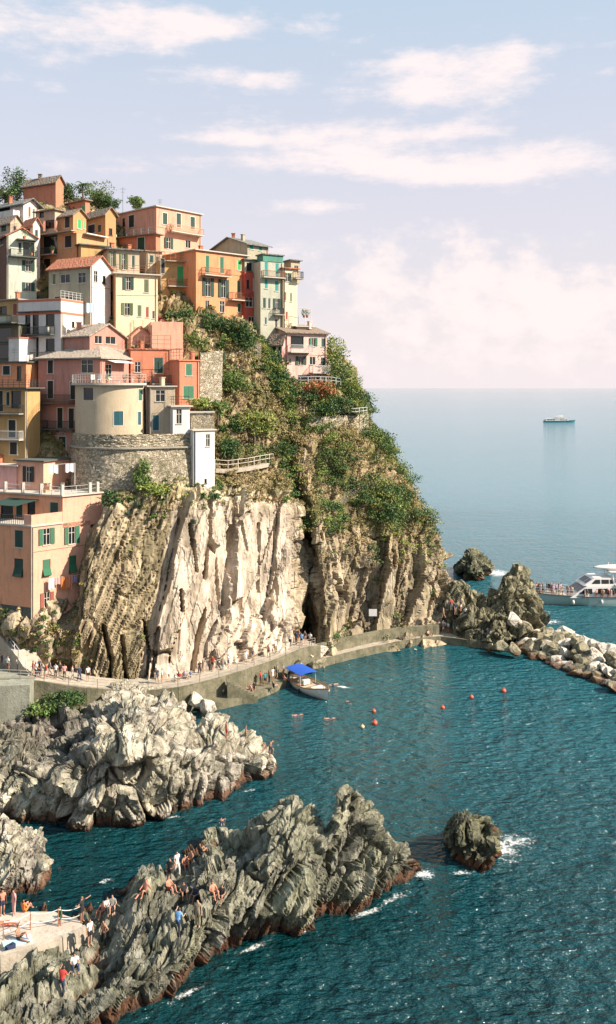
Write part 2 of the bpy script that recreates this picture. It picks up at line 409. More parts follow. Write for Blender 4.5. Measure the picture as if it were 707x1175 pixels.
def ss0(x, a, b):
    u = np.clip((x-a)/(b-a), 0, 1); return u*u*(3-2*u)
def dblur(d, shape, k=2):
    f = d.reshape(shape)
    for _ in range(k):
        q = np.pad(f, 1, mode='edge')
        f = (q[:-2, 1:-1]+q[2:, 1:-1]+q[1:-1, :-2]+q[1:-1, 2:]+.5*(q[:-2, :-2]+q[2:, 2:]+q[:-2, 2:]+q[2:, :-2])+f*2)/8
    return f.ravel()
def rock_loft(name, cols, nu, nv, mat, label, seed, axis, sc1=3.2, sc2=1.1, amp=1.0, stretch=2.2, group=None, thin=1.0, painted_shade=False, erode=.0):
    """cols: rows of (px, py, z); the tips are single points"""
    C = []
    for col in cols:
        pts = [PZ(*q) for q in col]
        a = pts[0]+Vector((0, -1.0, -2.2)); z = pts[-1]+Vector((0, 1.0, -2.2))
        C.append([a]+pts+[z])
    G = loft(C, nu, nv); n = nblur(grid_normals(G), 14)
    if n[nu//2, nv//2, 2] < 0: n = -n
    p = G.reshape(-1, 3); N = n.reshape(-1, 3)
    R = frame(axis); q = (p@R.T); q = q/np.array((thin, 1, stretch))
    wp = np.stack([fbm(p*.35+k*31, 3, seed+k) for k in range(3)], 1)*.8+np.stack([fbm(p*3.1+k*13, 3, seed+40+k) for k in range(3)], 1)*.22
    f1, h1 = facets((q+wp)/sc1, seed, 1.15, 1.0, .13)
    f2, h2 = facets((q+wp*.6)/sc2, seed+50, 1.1, .7, .14)
    f3, h3_ = facets((q+wp*.4)/(sc2*.38), seed+90, .9, .5, .18)
    d = amp*(f1*1.05*sc1/3.2+f2*.36*sc2/1.1+f3*.09+fbm(p*.25, 4, seed+7)*1.0+fbm(p*2.2, 3, seed+9)*.06)
    d = (d-erode)*np.clip((p[:, 2]+1.5)/2.0, .25, 1)
    hn = N*np.array((1, 1, .75)); p2 = p+hn*d[:, None]
    tone = .5*(1+.22*h1+.16*h2)*(1+.35*fbm(p*.18, 3, seed+70))
    if painted_shade: tone = tone*(1-.5*ss0((CX+p[:, 0]/p[:, 1]*F), 118, 85)*ss0(HY+(H-p[:, 2])/p[:, 1]*F, 905, 870))  # shade on the upper left part painted into the vertex colour
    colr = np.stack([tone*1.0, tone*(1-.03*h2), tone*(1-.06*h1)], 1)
    G2 = p2.reshape(G.shape)
    return grid_mesh(name, G2, mat, False, colr.reshape(nu, nv, 3), label, 'rock', None, group)

# -- near outcrop with bathers
cC = [
 [(-75,1290,0),(-60,1240,1.5),(-45,1180,2.2),(-45,1110,1.9),(-40,1070,.8),(-40,1045,0)],
 [(0,1250,0),(0,1210,1.5),(0,1160,2.2),(5,1102,1.9),(10,1068,.8),(12,1045,0)],
 [(60,1222,0),(60,1190,1.5),(60,1145,2.2),(60,1100,1.8),(62,1065,.8),(65,1045,0)],
 [(105,1200,0),(105,1172,1.6),(105,1130,2.3),(105,1085,1.9),(105,1055,1.4),(105,1036,0)],
 [(140,1178,0),(140,1150,1.8),(140,1110,2.6),(140,1060,2.9),(140,1035,2),(138,1022,0)],
 [(175,1160,0),(175,1132,1.9),(172,1095,2.8),(165,1025,3.6),(160,1005,2.8),(158,1002,0)],
 [(205,1142,0),(205,1115,2),(205,1085,3.0),(195,1014,3.6),(190,1000,2.8),(190,988,0)],
 [(235,1122,0),(235,1095,2),(232,1060,3.4),(228,990,4.2),(225,982,3),(223,975,0)],
 [(262,1103,0),(260,1075,2),(255,1030,4),(255,968,4.6),(255,962,3),(255,958,0)],
 [(292,1084,0),(291,1060,2.2),(288,1010,4),(290,948,5.2),(290,948,3.5),(292,955,0)],
 [(322,1072,0),(325,1040,2.5),(328,990,5),(333,914,6.9),(332,925,4.5),(330,945,0)],
 [(348,1066,0),(348,1036,2.4),(350,985,5),(352,925,6.3),(352,928,4.3),(352,948,0)],
 [(372,1059,0),(370,1030,2),(371,985,4.5),(374,955,5.0),(374,952,3),(374,960,0)],
 [(398,1051,0),(397,1015,2.5),(396,960,5),(396,905,7.6),(396,918,5),(398,955,0)],
 [(420,1045,0),(418,1010,2.3),(416,962,4.6),(416,912,7.0),(416,925,4.6),(418,960,0)],
 [(445,1030,0),(443,1005,2),(441,982,3.2),(440,957,4),(442,956,2.5),(445,972,0)],
 [(465,1019,0),(463,1003,1.5),(461,988,2.5),(459,968,3),(461,968,2),(466,982,0)],
 [(480,1007,0),(478,999,1),(474,987,2),(472,976,2.3),(476,979,1.3),(484,990,0)],
 [(490,1001,-1)]*6]
rock_loft('sea_rock', cC, 430, 200, M_rockC, 'long jagged grey-green foreground outcrop with bathers on it and a rust-red waterline', 3, (.55, .15, .8), 2.9, 1.15, 1.0, 2.8, thin=.5, erode=.5)
# -- pale outcrop in the middle
cA = [
 [(-60,922,0),(-60,890,3),(-60,865,4.1),(-60,838,3.9),(-55,818,3.4),(-50,790,2)],
 [(0,933,0),(0,903,2.2),(0,875,3.2),(0,851,2.9),(5,825,2.5),(10,795,2)],
 [(45,944,0),(45,915,2),(45,887,3.6),(50,861,2.5),(52,828,2.1),(55,795,2)],
 [(90,952,0),(90,915,3),(90,873,5.6),(95,843,4.5),(98,816,2.9),(100,793,2)],
 [(120,951,0),(120,910,3.4),(118,863,6.2),(118,825,5.5),(122,808,3.9),(125,788,2)],
 [(147,948,0),(147,905,3.5),(145,850,6.6),(145,803,6.5),(147,799,4.9),(150,783,2)],
 [(175,942,0),(175,902,3.2),(173,855,6.2),(170,813,6.1),(173,806,4.4),(178,790,0.5)],
 [(202,936,0),(200,900,3),(200,860,5.1),(197,825,5.4),(200,816,3.4),(212,803,0)],
 [(228,929,0),(227,896,2.7),(226,861,4.6),(222,839,4.3),(226,835,2.1),(232,826,0)],
 [(252,921,0),(250,890,2.5),(250,856,4.4),(247,830,4.9),(250,828,3),(252,836,0)],
 [(285,905,0),(285,882,2),(283,860,3.1),(282,849,3.3),(285,850,2),(286,858,0)],
 [(301,894,0),(300,880,1.4),(299,868,2.2),(298,860,2.4),(301,861,1.4),(303,868,0)],
 [(310,887,0),(309,880,0.8),(308,874,1.4),(307,870,1.6),(310,871,0.8),(311,876,0)],
 [(315,881,-1)]*6]
rock_loft('sea_rock', cA, 360, 240, M_rockA, 'broad pale cracked outcrop below the walkway, left of the little boat', 41, (.25, .2, .92), 4.0, 1.6, 1.0, 1.6, thin=.75, painted_shade=True, erode=.45)
cB = [
 [(-70,1038,0),(-70,1008,1.5),(-70,975,3),(-70,940,4.4),(-70,936,3),(-70,945,0)],
 [(-20,1033,0),(-20,1005,1.5),(-20,972,3.1),(-20,938,4.6),(-18,936,3.2),(-18,948,0)],
 [(12,1031,0),(12,1006,1.5),(12,976,3),(10,945,4.2),(10,943,3),(10,955,0)],
 [(35,1030,0),(35,1006,1.3),(34,978,2.5),(33,956,3.2),(35,955,2.3),(36,963,0)],
 [(50,1024,0),(50,1004,1.2),(49,982,2.1),(48,963,2.7),(51,963,1.8),(53,972,0)],
 [(62,1003,-1)]*6]
rock_loft('sea_rock', cB, 150, 150, M_rockA, 'pale ridged boulder at the left edge behind the bathing platform', 77, (.5, .1, .85), 2.2, .9, .7, 2.4, thin=.6)
cI = [
 [(503,962,-1)]*6,
 [(512,978,0),(510,962,1.5),(510,948,2.6),(514,938,3.1),(518,938,2),(519,948,0)],
 [(527,990,0),(524,970,1.6),(524,950,2.8),(528,934,3.6),(532,935,2.5),(533,945,0)],
 [(543,1000,0),(541,976,1.5),(540,955,2.6),(543,934,3.6),(547,934,2.6),(548,946,0)],
 [(556,1002,0),(555,985,1.1),(554,970,1.6),(556,952,1.9),(561,942,2.4),(562,952,0)],
 [(568,996,0),(567,987,.8),(566,976,1.5),(567,962,1.8),(570,957,1.2),(571,964,0)],
 [(580,985,-1)]*6]
rock_loft('sea_rock', cI, 130, 120, M_rockD, 'small dark islet with a white splash on its right side', 101, (.5, .1, .8), 1.7, .75, .95, 2.2, thin=.6, erode=.3)
cE = [
 [(521,655,-1)]*6,
 [(530,660,0),(530,655,1.5),(530,648,2.6),(531,642,3.3),(533,643,2),(534,650,0)],
 [(542,666,0),(542,656,2),(541,644,3.6),(540,633,5),(543,635,3),(545,650,0)],
 [(553,664,0),(553,656,1.6),(552,648,2.6),(551,640,3.6),(554,641,2.3),(556,650,0)],
 [(566,659,-1)]*6]
rock_loft('sea_rock', cE, 90, 80, M_rockD, 'dark sea stack with a white wave beside it, out beyond the breakwater', 131, (.3, .1, .9), 2.4, .9, 1.1, 2.0, thin=.6)
def peak(name, cols, seed, label, mat=M_rockP, nu=150, nv=150):
    C = [[P(*q) for q in col] for col in cols]
    G = loft(C, nu, nv); n = grid_normals(G)
    if n[nu//2, nv//3, 1] > 0: n = -n
    p = G.reshape(-1, 3); N = n.reshape(-1, 3); R = frame((.15, .1, .95)); q = (p@R.T)/np.array((1, 1, 2.0))
    wp = np.stack([fbm(p*.35+k*31, 3, seed+k) for k in range(3)], 1)
    f1, h1 = facets((q+wp)/2.4, seed, 1.1, .9, .13); f2, h2 = facets((q+wp)/.9, seed+50, 1.1, .6, .14)
    wp = wp+np.stack([fbm(p*2.6+k*13, 3, seed+40+k) for k in range(3)], 1)*.3
    f3, h3_ = facets((q+wp)/.4, seed+90, 1, .5, .15)
    d = (f1*1.0+f2*.45+f3*.1+fbm(p*.3, 4, seed+7)*1.2)
    tone = .5*(1+.2*h1+.15*h2)
    return grid_mesh(name, (p+N*d[:, None]).reshape(G.shape), mat, False, np.stack([tone, tone, tone*.96], 1).reshape(nu, nv, 3), label, 'rock')
peak('sea_rock', [
 [(512,735,124)]*5,
 [(517,735,123),(516,715,124),(517,695,125),(521,680,127),(526,700,132)],
 [(536,735,121),(535,712,122),(535,690,124),(536,668,126.5),(540,700,132)],
 [(556,735,121),(555,715,122),(552,695,124),(549,678,126.5),(553,700,132)],
 [(572,735,121),(570,715,123),(568,700,125),(566,688,127),(568,705,132)]], 151, 'smaller brown jagged rock at the far end of the quay, beside the pointed one')
peak('sea_rock', [
 [(550,735,121)]*5,
 [(558,738,119.5),(557,715,121.5),(560,695,124),(567,680,126.5),(570,705,132)],
 [(580,738,118),(577,712,121),(576,685,124),(580,658,127),(583,690,133)],
 [(602,732,119),(600,708,122),(598,685,125),(594,653,128),(598,690,134)],
 [(618,722,122),(616,706,124),(611,690,126),(606,668,129),(606,695,134)],
 [(628,718,124),(624,708,126),(620,702,128),(614,695,131),(610,700,134)]], 171, 'tall pointed brown rock between the breakwater boulders and the ferry bow')

# ------------------------------------------------------------------ the headland
K = [ # columns from left to right, keys from foot to crest
 [(-110,850,92),(-110,790,100),(-110,750,103),(-110,710,104),(-110,650,106),(-110,600,107),(-110,520,111),(-110,470,114),(-110,420,118),(-110,370,123),(-110,262,137),(-110,250,165)],
 [(-30,840,93),(-30,785,99.5),(-30,755,101),(-30,722,99.5),(-30,690,98),(-30,600,106),(-30,520,110),(-30,470,113),(-30,420,117),(-30,370,122),(-30,246,137),(-30,240,165)],
 [(22,835,94),(22,780,98.8),(24,752,97.0),(27,735,96.4),(32,717,95.6),(38,640,101),(42,540,107),(45,480,111),(50,420,116),(55,370,121),(50,234,137),(50,232,165)],
 [(52,830,95),(50,780,98.5),(50,755,97.2),(52,735,96.8),(58,716,96.3),(66,650,101),(70,560,106),(75,500,110),(80,430,115),(85,370,121),(85,232,138),(85,232,165)],
 [(76,830,95),(76,782,99.5),(76,755,97.6),(77,730,97),(80,698,98.6),(86,650,104),(92,580,106.5),(100,520,109.5),(105,440,114),(110,370,120),(115,240,138),(115,240,165)],
 [(98,830,95.5),(96,785,98.5),(96,752,98.4),(98,728,97.4),(97,690,96.4),(98,640,97.2),(110,592,102.5),(128,552,106.5),(130,470,111),(135,400,117),(140,262,138),(140,252,165)],
 [(128,832,95),(126,788,97.8),(124,760,98.2),(122,720,98.2),(122,670,98.2),(128,612,98.6),(141,570,100.2),(150,546,105),(155,470,111),(160,400,117),(160,272,138),(160,256,165)],
 [(160,830,95),(158,788,97.8),(160,755,99),(165,720,99.8),(176,670,100.4),(190,615,101.2),(203,572,101.0),(208,550,105.5),(205,480,111.5),(205,405,117),(200,292,137),(200,262,165)],
 [(200,828,95.5),(200,785,98.4),(202,750,99.8),(206,710,100.8),(214,660,102),(224,610,102.8),(232,568,103.9),(230,545,108),(232,480,112),(232,408,118),(230,312,136),(230,290,165)],
 [(250,815,98),(250,773,100.6),(252,735,102),(255,690,103),(260,640,104.3),(266,595,106),(270,566,107.5),(262,532,111),(258,470,115),(255,405,120),(252,364,127),(250,330,165)],
 [(300,795,103),(300,756,105.4),(300,720,106.4),(300,680,107.2),(300,640,108.2),(300,600,109.5),(300,568,110.6),(292,535,113.5),(288,475,117),(284,415,121.5),(280,372,128),(285,340,165)],
 [(334,780,105.5),(333,741,108.4),(334,715,109),(334,680,109.8),(334,640,110.6),(334,605,111.4),(333,574,112.4),(322,545,115.2),(316,488,118.5),(308,432,122.5),(300,388,128),(312,350,165)],
 [(352,770,113),(351,738,116),(351,712,117.6),(352,680,118),(351,645,118),(349,615,117.6),(343,585,116.5),(332,550,117.4),(328,495,119.5),(322,445,123.5),(316,408,128),(332,365,165)],
 [(372,768,110.5),(372,738,113),(373,712,114.0),(372,680,114.6),(370,645,115.2),(367,618,115.8),(362,590,116.4),(350,553,118.4),(345,500,121),(336,455,124.6),(326,436,128.3),(352,385,160)],
 [(395,760,111),(393,733,113.6),(394,708,115),(392,675,115.8),(390,640,116.6),(388,612,117.4),(384,585,118.4),(378,548,120),(372,500,122.4),(362,460,125.4),(352,442,129),(370,398,160)],
 [(430,752,113),(430,724,116),(429,695,117.4),(427,660,118),(423,628,118.8),(418,600,120),(412,575,121),(406,540,122.4),(398,502,124.2),(384,464,127),(372,441,131),(380,404,160)],
 [(465,748,114),(464,719,118),(463,690,119),(460,655,120),(455,622,120.8),(446,595,122),(436,572,123),(424,540,124.5),(412,505,126.2),(398,472,128.6),(388,440,134),(390,410,160)],
 [(498,745,116),(496,714,120.5),(494,690,121.3),(489,655,122.4),(480,625,123.4),(468,598,124.6),(455,570,125.8),(440,540,127.2),(426,508,128.8),(410,478,131),(398,446,136),(398,415,160)],
 [(524,735,120),(522,708,124.5),(518,680,125.5),(511,655,126.5),(501,625,127.3),(489,600,128.3),(474,572,129.4),(457,544,130.8),(439,512,132.4),(423,484,134.5),(409,452,140),(405,420,160)]]
SH_ = {160:.8, 200:.8, 250:1.2, 300:1.8, 334:2.6, 352:11.0, 372:1.0, 395:4.8, 430:5.0, 465:4.4, 498:4.4, 524:3.2}
for col in K:
    s_ = SH_.get(round(col[0][0]), 0)
    for i in range(len(col)):
        x_, y_, D_ = col[i]; col[i] = (x_, y_, D_+s_*max(0, 1-max(0, i-3)/6.0))
Kp = [[P(*q) for q in col] for col in K]
L_ = Kp[-1]
Kp.append([q+Vector((-.6, 9+3*i/11, 0)) for i, q in enumerate(L_)])
Kp.append([Vector((q.x-9-i*.6, q.y+26, q.z)) for i, q in enumerate(L_)])
Kp.append([Vector((q.x-55, q.y+50, q.z)) for i, q in enumerate(L_)])
NU, NV = 640, 520
G = loft(Kp, NU, NV, [.3, .7]+[1]*(len(Kp)-6)+[.7, .2, .1], [.5]+[1]*8+[.5, .12]); N = nblur(grid_normals(G), 12)
if N[NU//2, NV//2, 1] > 0: N = -N
p = G.reshape(-1, 3); N = N.reshape(-1, 3)
PX = CX+p[:, 0]/p[:, 1]*F; PY = HY+(H-p[:, 2])/p[:, 1]*F
def ss(x, a, b):
    u = np.clip((x-a)/(b-a), 0, 1); return u*u*(3-2*u)
# world-space region weights (along the cliff x, height z)
edge = 158+(785-PY)*.22                                   # the slanting edge between layered and slab rock
w_slab = ss(PX, edge-4, edge+4)*(1-ss(PX, 334, 338))*ss(PY, 556, 572)*(1-ss(p[:, 1], 125, 130))
w_lay = (1-ss(PX, edge-4, edge+4))*ss(PX, 84, 97)*ss(PY, 548, 580)*(1-ss(p[:, 1], 125, 130))
w_top = 1-ss(PY+ (PX-335)*.0, 560+18*fbm(p*.1, 3, 5), 592)
w_top = np.where(PX > 338, 1-ss(PY+60*fbm(p*.09, 3, 5), 575+.12*(PX-338), 632+.12*(PX-338)), w_top)
w_left = (1-ss(PX, 84, 97))
w_rest = np.clip(1-w_slab-w_lay-w_top, 0, 1)
wp = np.stack([fbm(p*.22+k*31, 3, 200+k) for k in range(3)], 1)+np.stack([fbm(p*2.3+k*13, 3, 240+k) for k in range(3)], 1)*.16
def aniso(axis, s): 
    R = frame(axis); return (p@R.T)/np.array(s)
# slabs: long near-vertical plates leaning right
qa = aniso((.22, .06, 1), (2.5, 5, 26)); fa, ha = facets(qa+wp*np.array((.32, .2, .1)), 300, .28, 1.1, .06)
qb = aniso((.24, .06, 1), (.8, 3, 6)); fb, hb = facets(qb+wp*.6, 310, .5, .4, .08)
qe = aniso((.5, .0, .85), (1.1, 2, 4)); fe, he = facets(qe+wp*.9, 315, .8, .5, .12)
lowb = ss(PY, 690, 725)*ss(PX, 215, 260)
def polyd(pts):
    best = np.full(len(PX), 1e9)
    for (x0, y0), (x1, y1) in zip(pts[:-1], pts[1:]):
        dx, dy = x1-x0, y1-y0; tt_ = np.clip(((PX-x0)*dx+(PY-y0)*dy)/(dx*dx+dy*dy), 0, 1); best = np.minimum(best, np.hypot(PX-x0-tt_*dx, PY-y0-tt_*dy))
    return best
rift = 0
jit = 3.6*fbm(p*1.1, 4, 77)
for pts, wd, dp in (([(216,600),(219,625),(223,655)],2.2,1.3),([(237,575),(238,610),(234,663)],2.6,1.6),([(267,568),(266,640),(262,715)],3.0,1.9),([(206,676),(208,700)],2.6,1.5),([(236,700),(228,730),(222,766)],5.5,2.6),
        ([(182,720),(178,750),(174,782)],3.4,1.9),([(165,712),(171,745),(168,780)],2.2,1.2),([(272,592),(279,632)],2,1.0),([(290,575),(286,600)],2,.9),([(198,640),(192,680)],1.8,.9),([(300,600),(303,680)],1.6,.6),([(282,640),(281,710),(276,740)],2.2,1.2),([(250,640),(254,700)],1.8,.8),([(318,600),(320,690)],1.6,.6),([(120,720),(128,760),(124,790)],4,1.8),([(140,730),(146,780)],3,1.5)):
    rift = rift+1.25*dp*np.clip((1-(polyd(pts)+jit)/(wd*.8))*2.2, 0, 1)
d_slab = -rift+fa*1.25+fb*.16*(.35+vnoise(p*.15, 9))+fbm(p*1.2, 4, 320)*.14
d_slab = d_slab*(1-lowb)+lowb*(fe*.75+fa*.3+fbm(p*1.2, 4, 321)*.5)
# thin layers leaning right
qc = aniso((.42, .05, 1), (.55, 3, 11)); fc, hc = facets(qc+wp*np.array((2.2, .6, .2)), 330, .4, .8, .22)
qc2 = aniso((.42, .05, 1), (.26, 2, 4)); fc2, hc2 = facets(qc2+wp, 333, .3, .7, .25)
d_lay = -rift+fc*.42*(.25+1.3*vnoise(p*.35, 19))+fc2*.10+fbm(p*.5, 4, 340)*.8
# blocky rest
qd = aniso((.20, .1, 1), (2.2, 3.2, 13)); fd, hd = facets(qd+wp*np.array((.7, .7, .25)), 350, .9, .8, .09)
qf = aniso((.3, .1, 1), (.8, 1.2, 4.0)); ff, hf = facets(qf+wp*.6, 360, .9, .5, .12)
qg = aniso((.2, .1, 1), (.42, .42, .9)); fg, hg = facets(qg+wp*1.4, 365, .9, .5, .15)
d_rest = fd*1.5+ff*.5+fg*.12+fbm(p*.2, 4, 370)*2.4
d_lay = d_lay+fd*.35
d_top = fbm(p*.3, 5, 380)*2.2+ff*.28+fg*.1+fd*.4
d = w_slab*d_slab+w_lay*d_lay+w_rest*d_rest+w_top*d_top
d *= ss(PY, 150, 250)
d = np.where((PX > 338) & (p[:, 1] < 140), np.minimum(d, .3+np.maximum(0, 708-PY)*.035), d)
d = np.where((PX <= 338) & (PX > 90), np.minimum(d, .5+np.maximum(0, 760-(PX-200)*.2-PY)*.04), d)
d = np.where(PX < 92, d*.35, d)
p2 = p+N*d[:, None]
one = np.ones(len(p))
def tone(base, v): return np.array(base)[None, :]*v[:, None]*.5
gl = 1+.5*fbm(p*.15, 4, 400)
crust = ss(fbm(p*np.array((.5, .5, .16)), 5, 410), .02, .2)[:, None]
c_slab = tone((1.02, .955, .90), (1+.10*ha+.05*hb)*gl); c_slab = c_slab*(1-crust*.6)+tone((.62, .56, .46), gl)*crust*.6
stripe = (hc > .1)[:, None]
c_lay = np.where(stripe, tone((.72, .65, .50), gl*(1+.2*hc2)), tone((.40, .37, .26), gl*(1+.2*hc2)))
c_rest = tone((.66, .60, .49), (1+.28*hd+.2*hf)*gl); c_rest = c_rest*(1-crust*.5)+tone((.33, .31, .19), gl)*crust*.5
so_ = ss(fbm(p*.35, 5, 420), -.12, .12)[:, None]
c_top = tone((.62, .53, .37), gl*(1+.2*hf))*so_+tone((.26, .26, .11), gl)*(1-so_)
colr = w_slab[:, None]*c_slab+w_lay[:, None]*c_lay+w_rest[:, None]*c_rest+w_top[:, None]*c_top
M_cliff = rockmat('cliff rock', CREAM, strata=(.8, .8, .24), srot=(0, .22, 0), wet=False, bumpd=.09, veg=.0, scale=.8)
G2 = p2.reshape(G.shape)
grid_mesh('hillside', G2, M_cliff, False, colr.reshape(NU, NV, 3), 'steep rocky headland with pale slabs at its foot and scrub above', 'hill', 'structure')
CL = dict(p=p2, n=N, px=CX+p2[:, 0]/p2[:, 1]*F, py=HY+(H-p2[:, 2])/p2[:, 1]*F, top=w_top, rest=w_rest, slab=w_slab, lay=w_lay)
# ================================================================== HOUSES
GLASS = None
def glassmat():
    m, t, b = nt('window glass'); b.inputs['Base Color'].default_value = (.012, .016, .017, 1); b.inputs['Roughness'].default_value = .12
    return m
GLASS = glassmat()
def shutmat(name, col):
    m, t, b = nt(name); p = pos(t); s = t.nodes.new('ShaderNodeSeparateXYZ'); t.links.new(p, s.inputs[0])
    wv = mathn(t, 'SINE', mathn(t, 'MULTIPLY', s.outputs[2], 70))
    c = mix(t, noise(t, p, 2, 3), tuple(x*.75 for x in col), tuple(x*1.2 for x in col))
    t.links.new(c, b.inputs['Base Color']); b.inputs['Roughness'].default_value = .55
    bump(t, b, wv, .012); return m
SH = {'g': shutmat('dark green shutter', (.012, .050, .032)), 't': shutmat('teal shutter', (.02, .27, .24)),
      'l': shutmat('bright green shutter', (.05, .34, .10)), 'b': shutmat('brown black shutter', (.018, .016, .013)),
      'k': shutmat('petrol shutter', (.01, .09, .11)), 'r': shutmat('red brown shutter', (.30, .06, .03)), 'm': shutmat('mid green shutter', (.02, .13, .06)),
      'o': shutmat('olive shutter', (.10, .13, .05))}
TRIM = plain('white window trim', (.62, .57, .49), .7, 0, .06)
TRIM2 = plain('dark wooden trim', (.05, .045, .035), .6)
IRON = plain('dark iron', (.035, .045, .042), .5)
WIRON = plain('white painted iron', (.60, .60, .58), .5)
RIRON = plain('rust orange iron', (.30, .12, .06), .6)
CONC = plain('aged concrete', (.36, .32, .26), .9, 0, .2, 2, .02)
DCONC = plain('dark weathered concrete', (.10, .11, .095), .9, 0, .25, 2, .02)
PCONC = plain('pale concrete', (.55, .49, .41), .9, 0, .15, 1.5, .02)
WHITE = plain('white fabric', (.78, .74, .70), .85)
TILE_O = rooftile('orange roof tiles', (.52, .19, .10), (.42, .14, .075), (.30, .16, .10))
TILE_B = rooftile('brown slate roof', (.30, .22, .16), (.22, .165, .12))
TILE_P = rooftile('pale stone roof slabs', (.46, .37, .29), (.36, .29, .23), (.22, .19, .14))
TILE_G = rooftile('grey roof sheet', (.22, .22, .20), (.16, .165, .15))

class Block:
    def __init__(s, D, c, a, b, yt, yb, phi, wall, roof=None, rmat=None, maxw=9.0, rise=1.2, over=.35, gable='R', wallR=None, phiL=None):
        s.wallR = wallR
        s.C = P(c, yt, D); s.zt = s.C.z; s.zb = P(c, yb, D).z
        ph = math.radians(phi); s.r = Vector((math.cos(ph), math.sin(ph), 0)); pl = math.radians(phiL if phiL is not None else phi); s.l = Vector((-math.sin(pl), math.cos(pl), 0))
        s.nL = Vector((-math.cos(pl), -math.sin(pl), 0)); s.nR = Vector((math.sin(ph), -math.cos(ph), 0))
        def w(d, px):
            k = (px-CX)/F; den = d.x-k*d.y
            return (k*s.C.y-s.C.x)/den
        s.wR = min(abs(w(s.r, b)) if b is not None else maxw, 16.0); s.wL = min(abs(w(s.l, a)) if a is not None else maxw, 14.0)
        s.wall = wall; s.roof = roof; s.rmat = rmat; s.rise = rise; s.over = over; s.gable = gable; s.holes = {'L': [], 'R': []}
        s.maxw = maxw
    def face(s, f): return (s.r, s.wR) if f == 'R' else (s.l, s.wL)
    def normal(s, f):
        return s.nR if f == 'R' else s.nL
    def uv(s, f, px, py):
        d = s.face(f)[0]; k = (px-CX)/F
        u = (k*s.C.y-s.C.x)/(d.x-k*d.y); y = s.C.y+u*d.y
        return u, H-(py-HY)/F*y, y
    def pt(s, f, u, z, out=0.0):
        d = s.face(f)[0]; q = Vector((s.C.x, s.C.y, 0))+d*u+s.normal(f)*out; q.z = z; return q
    def at(s, l, r, z):
        q = Vector((s.C.x, s.C.y, 0))+s.l*l+s.r*r; q.z = z; return q

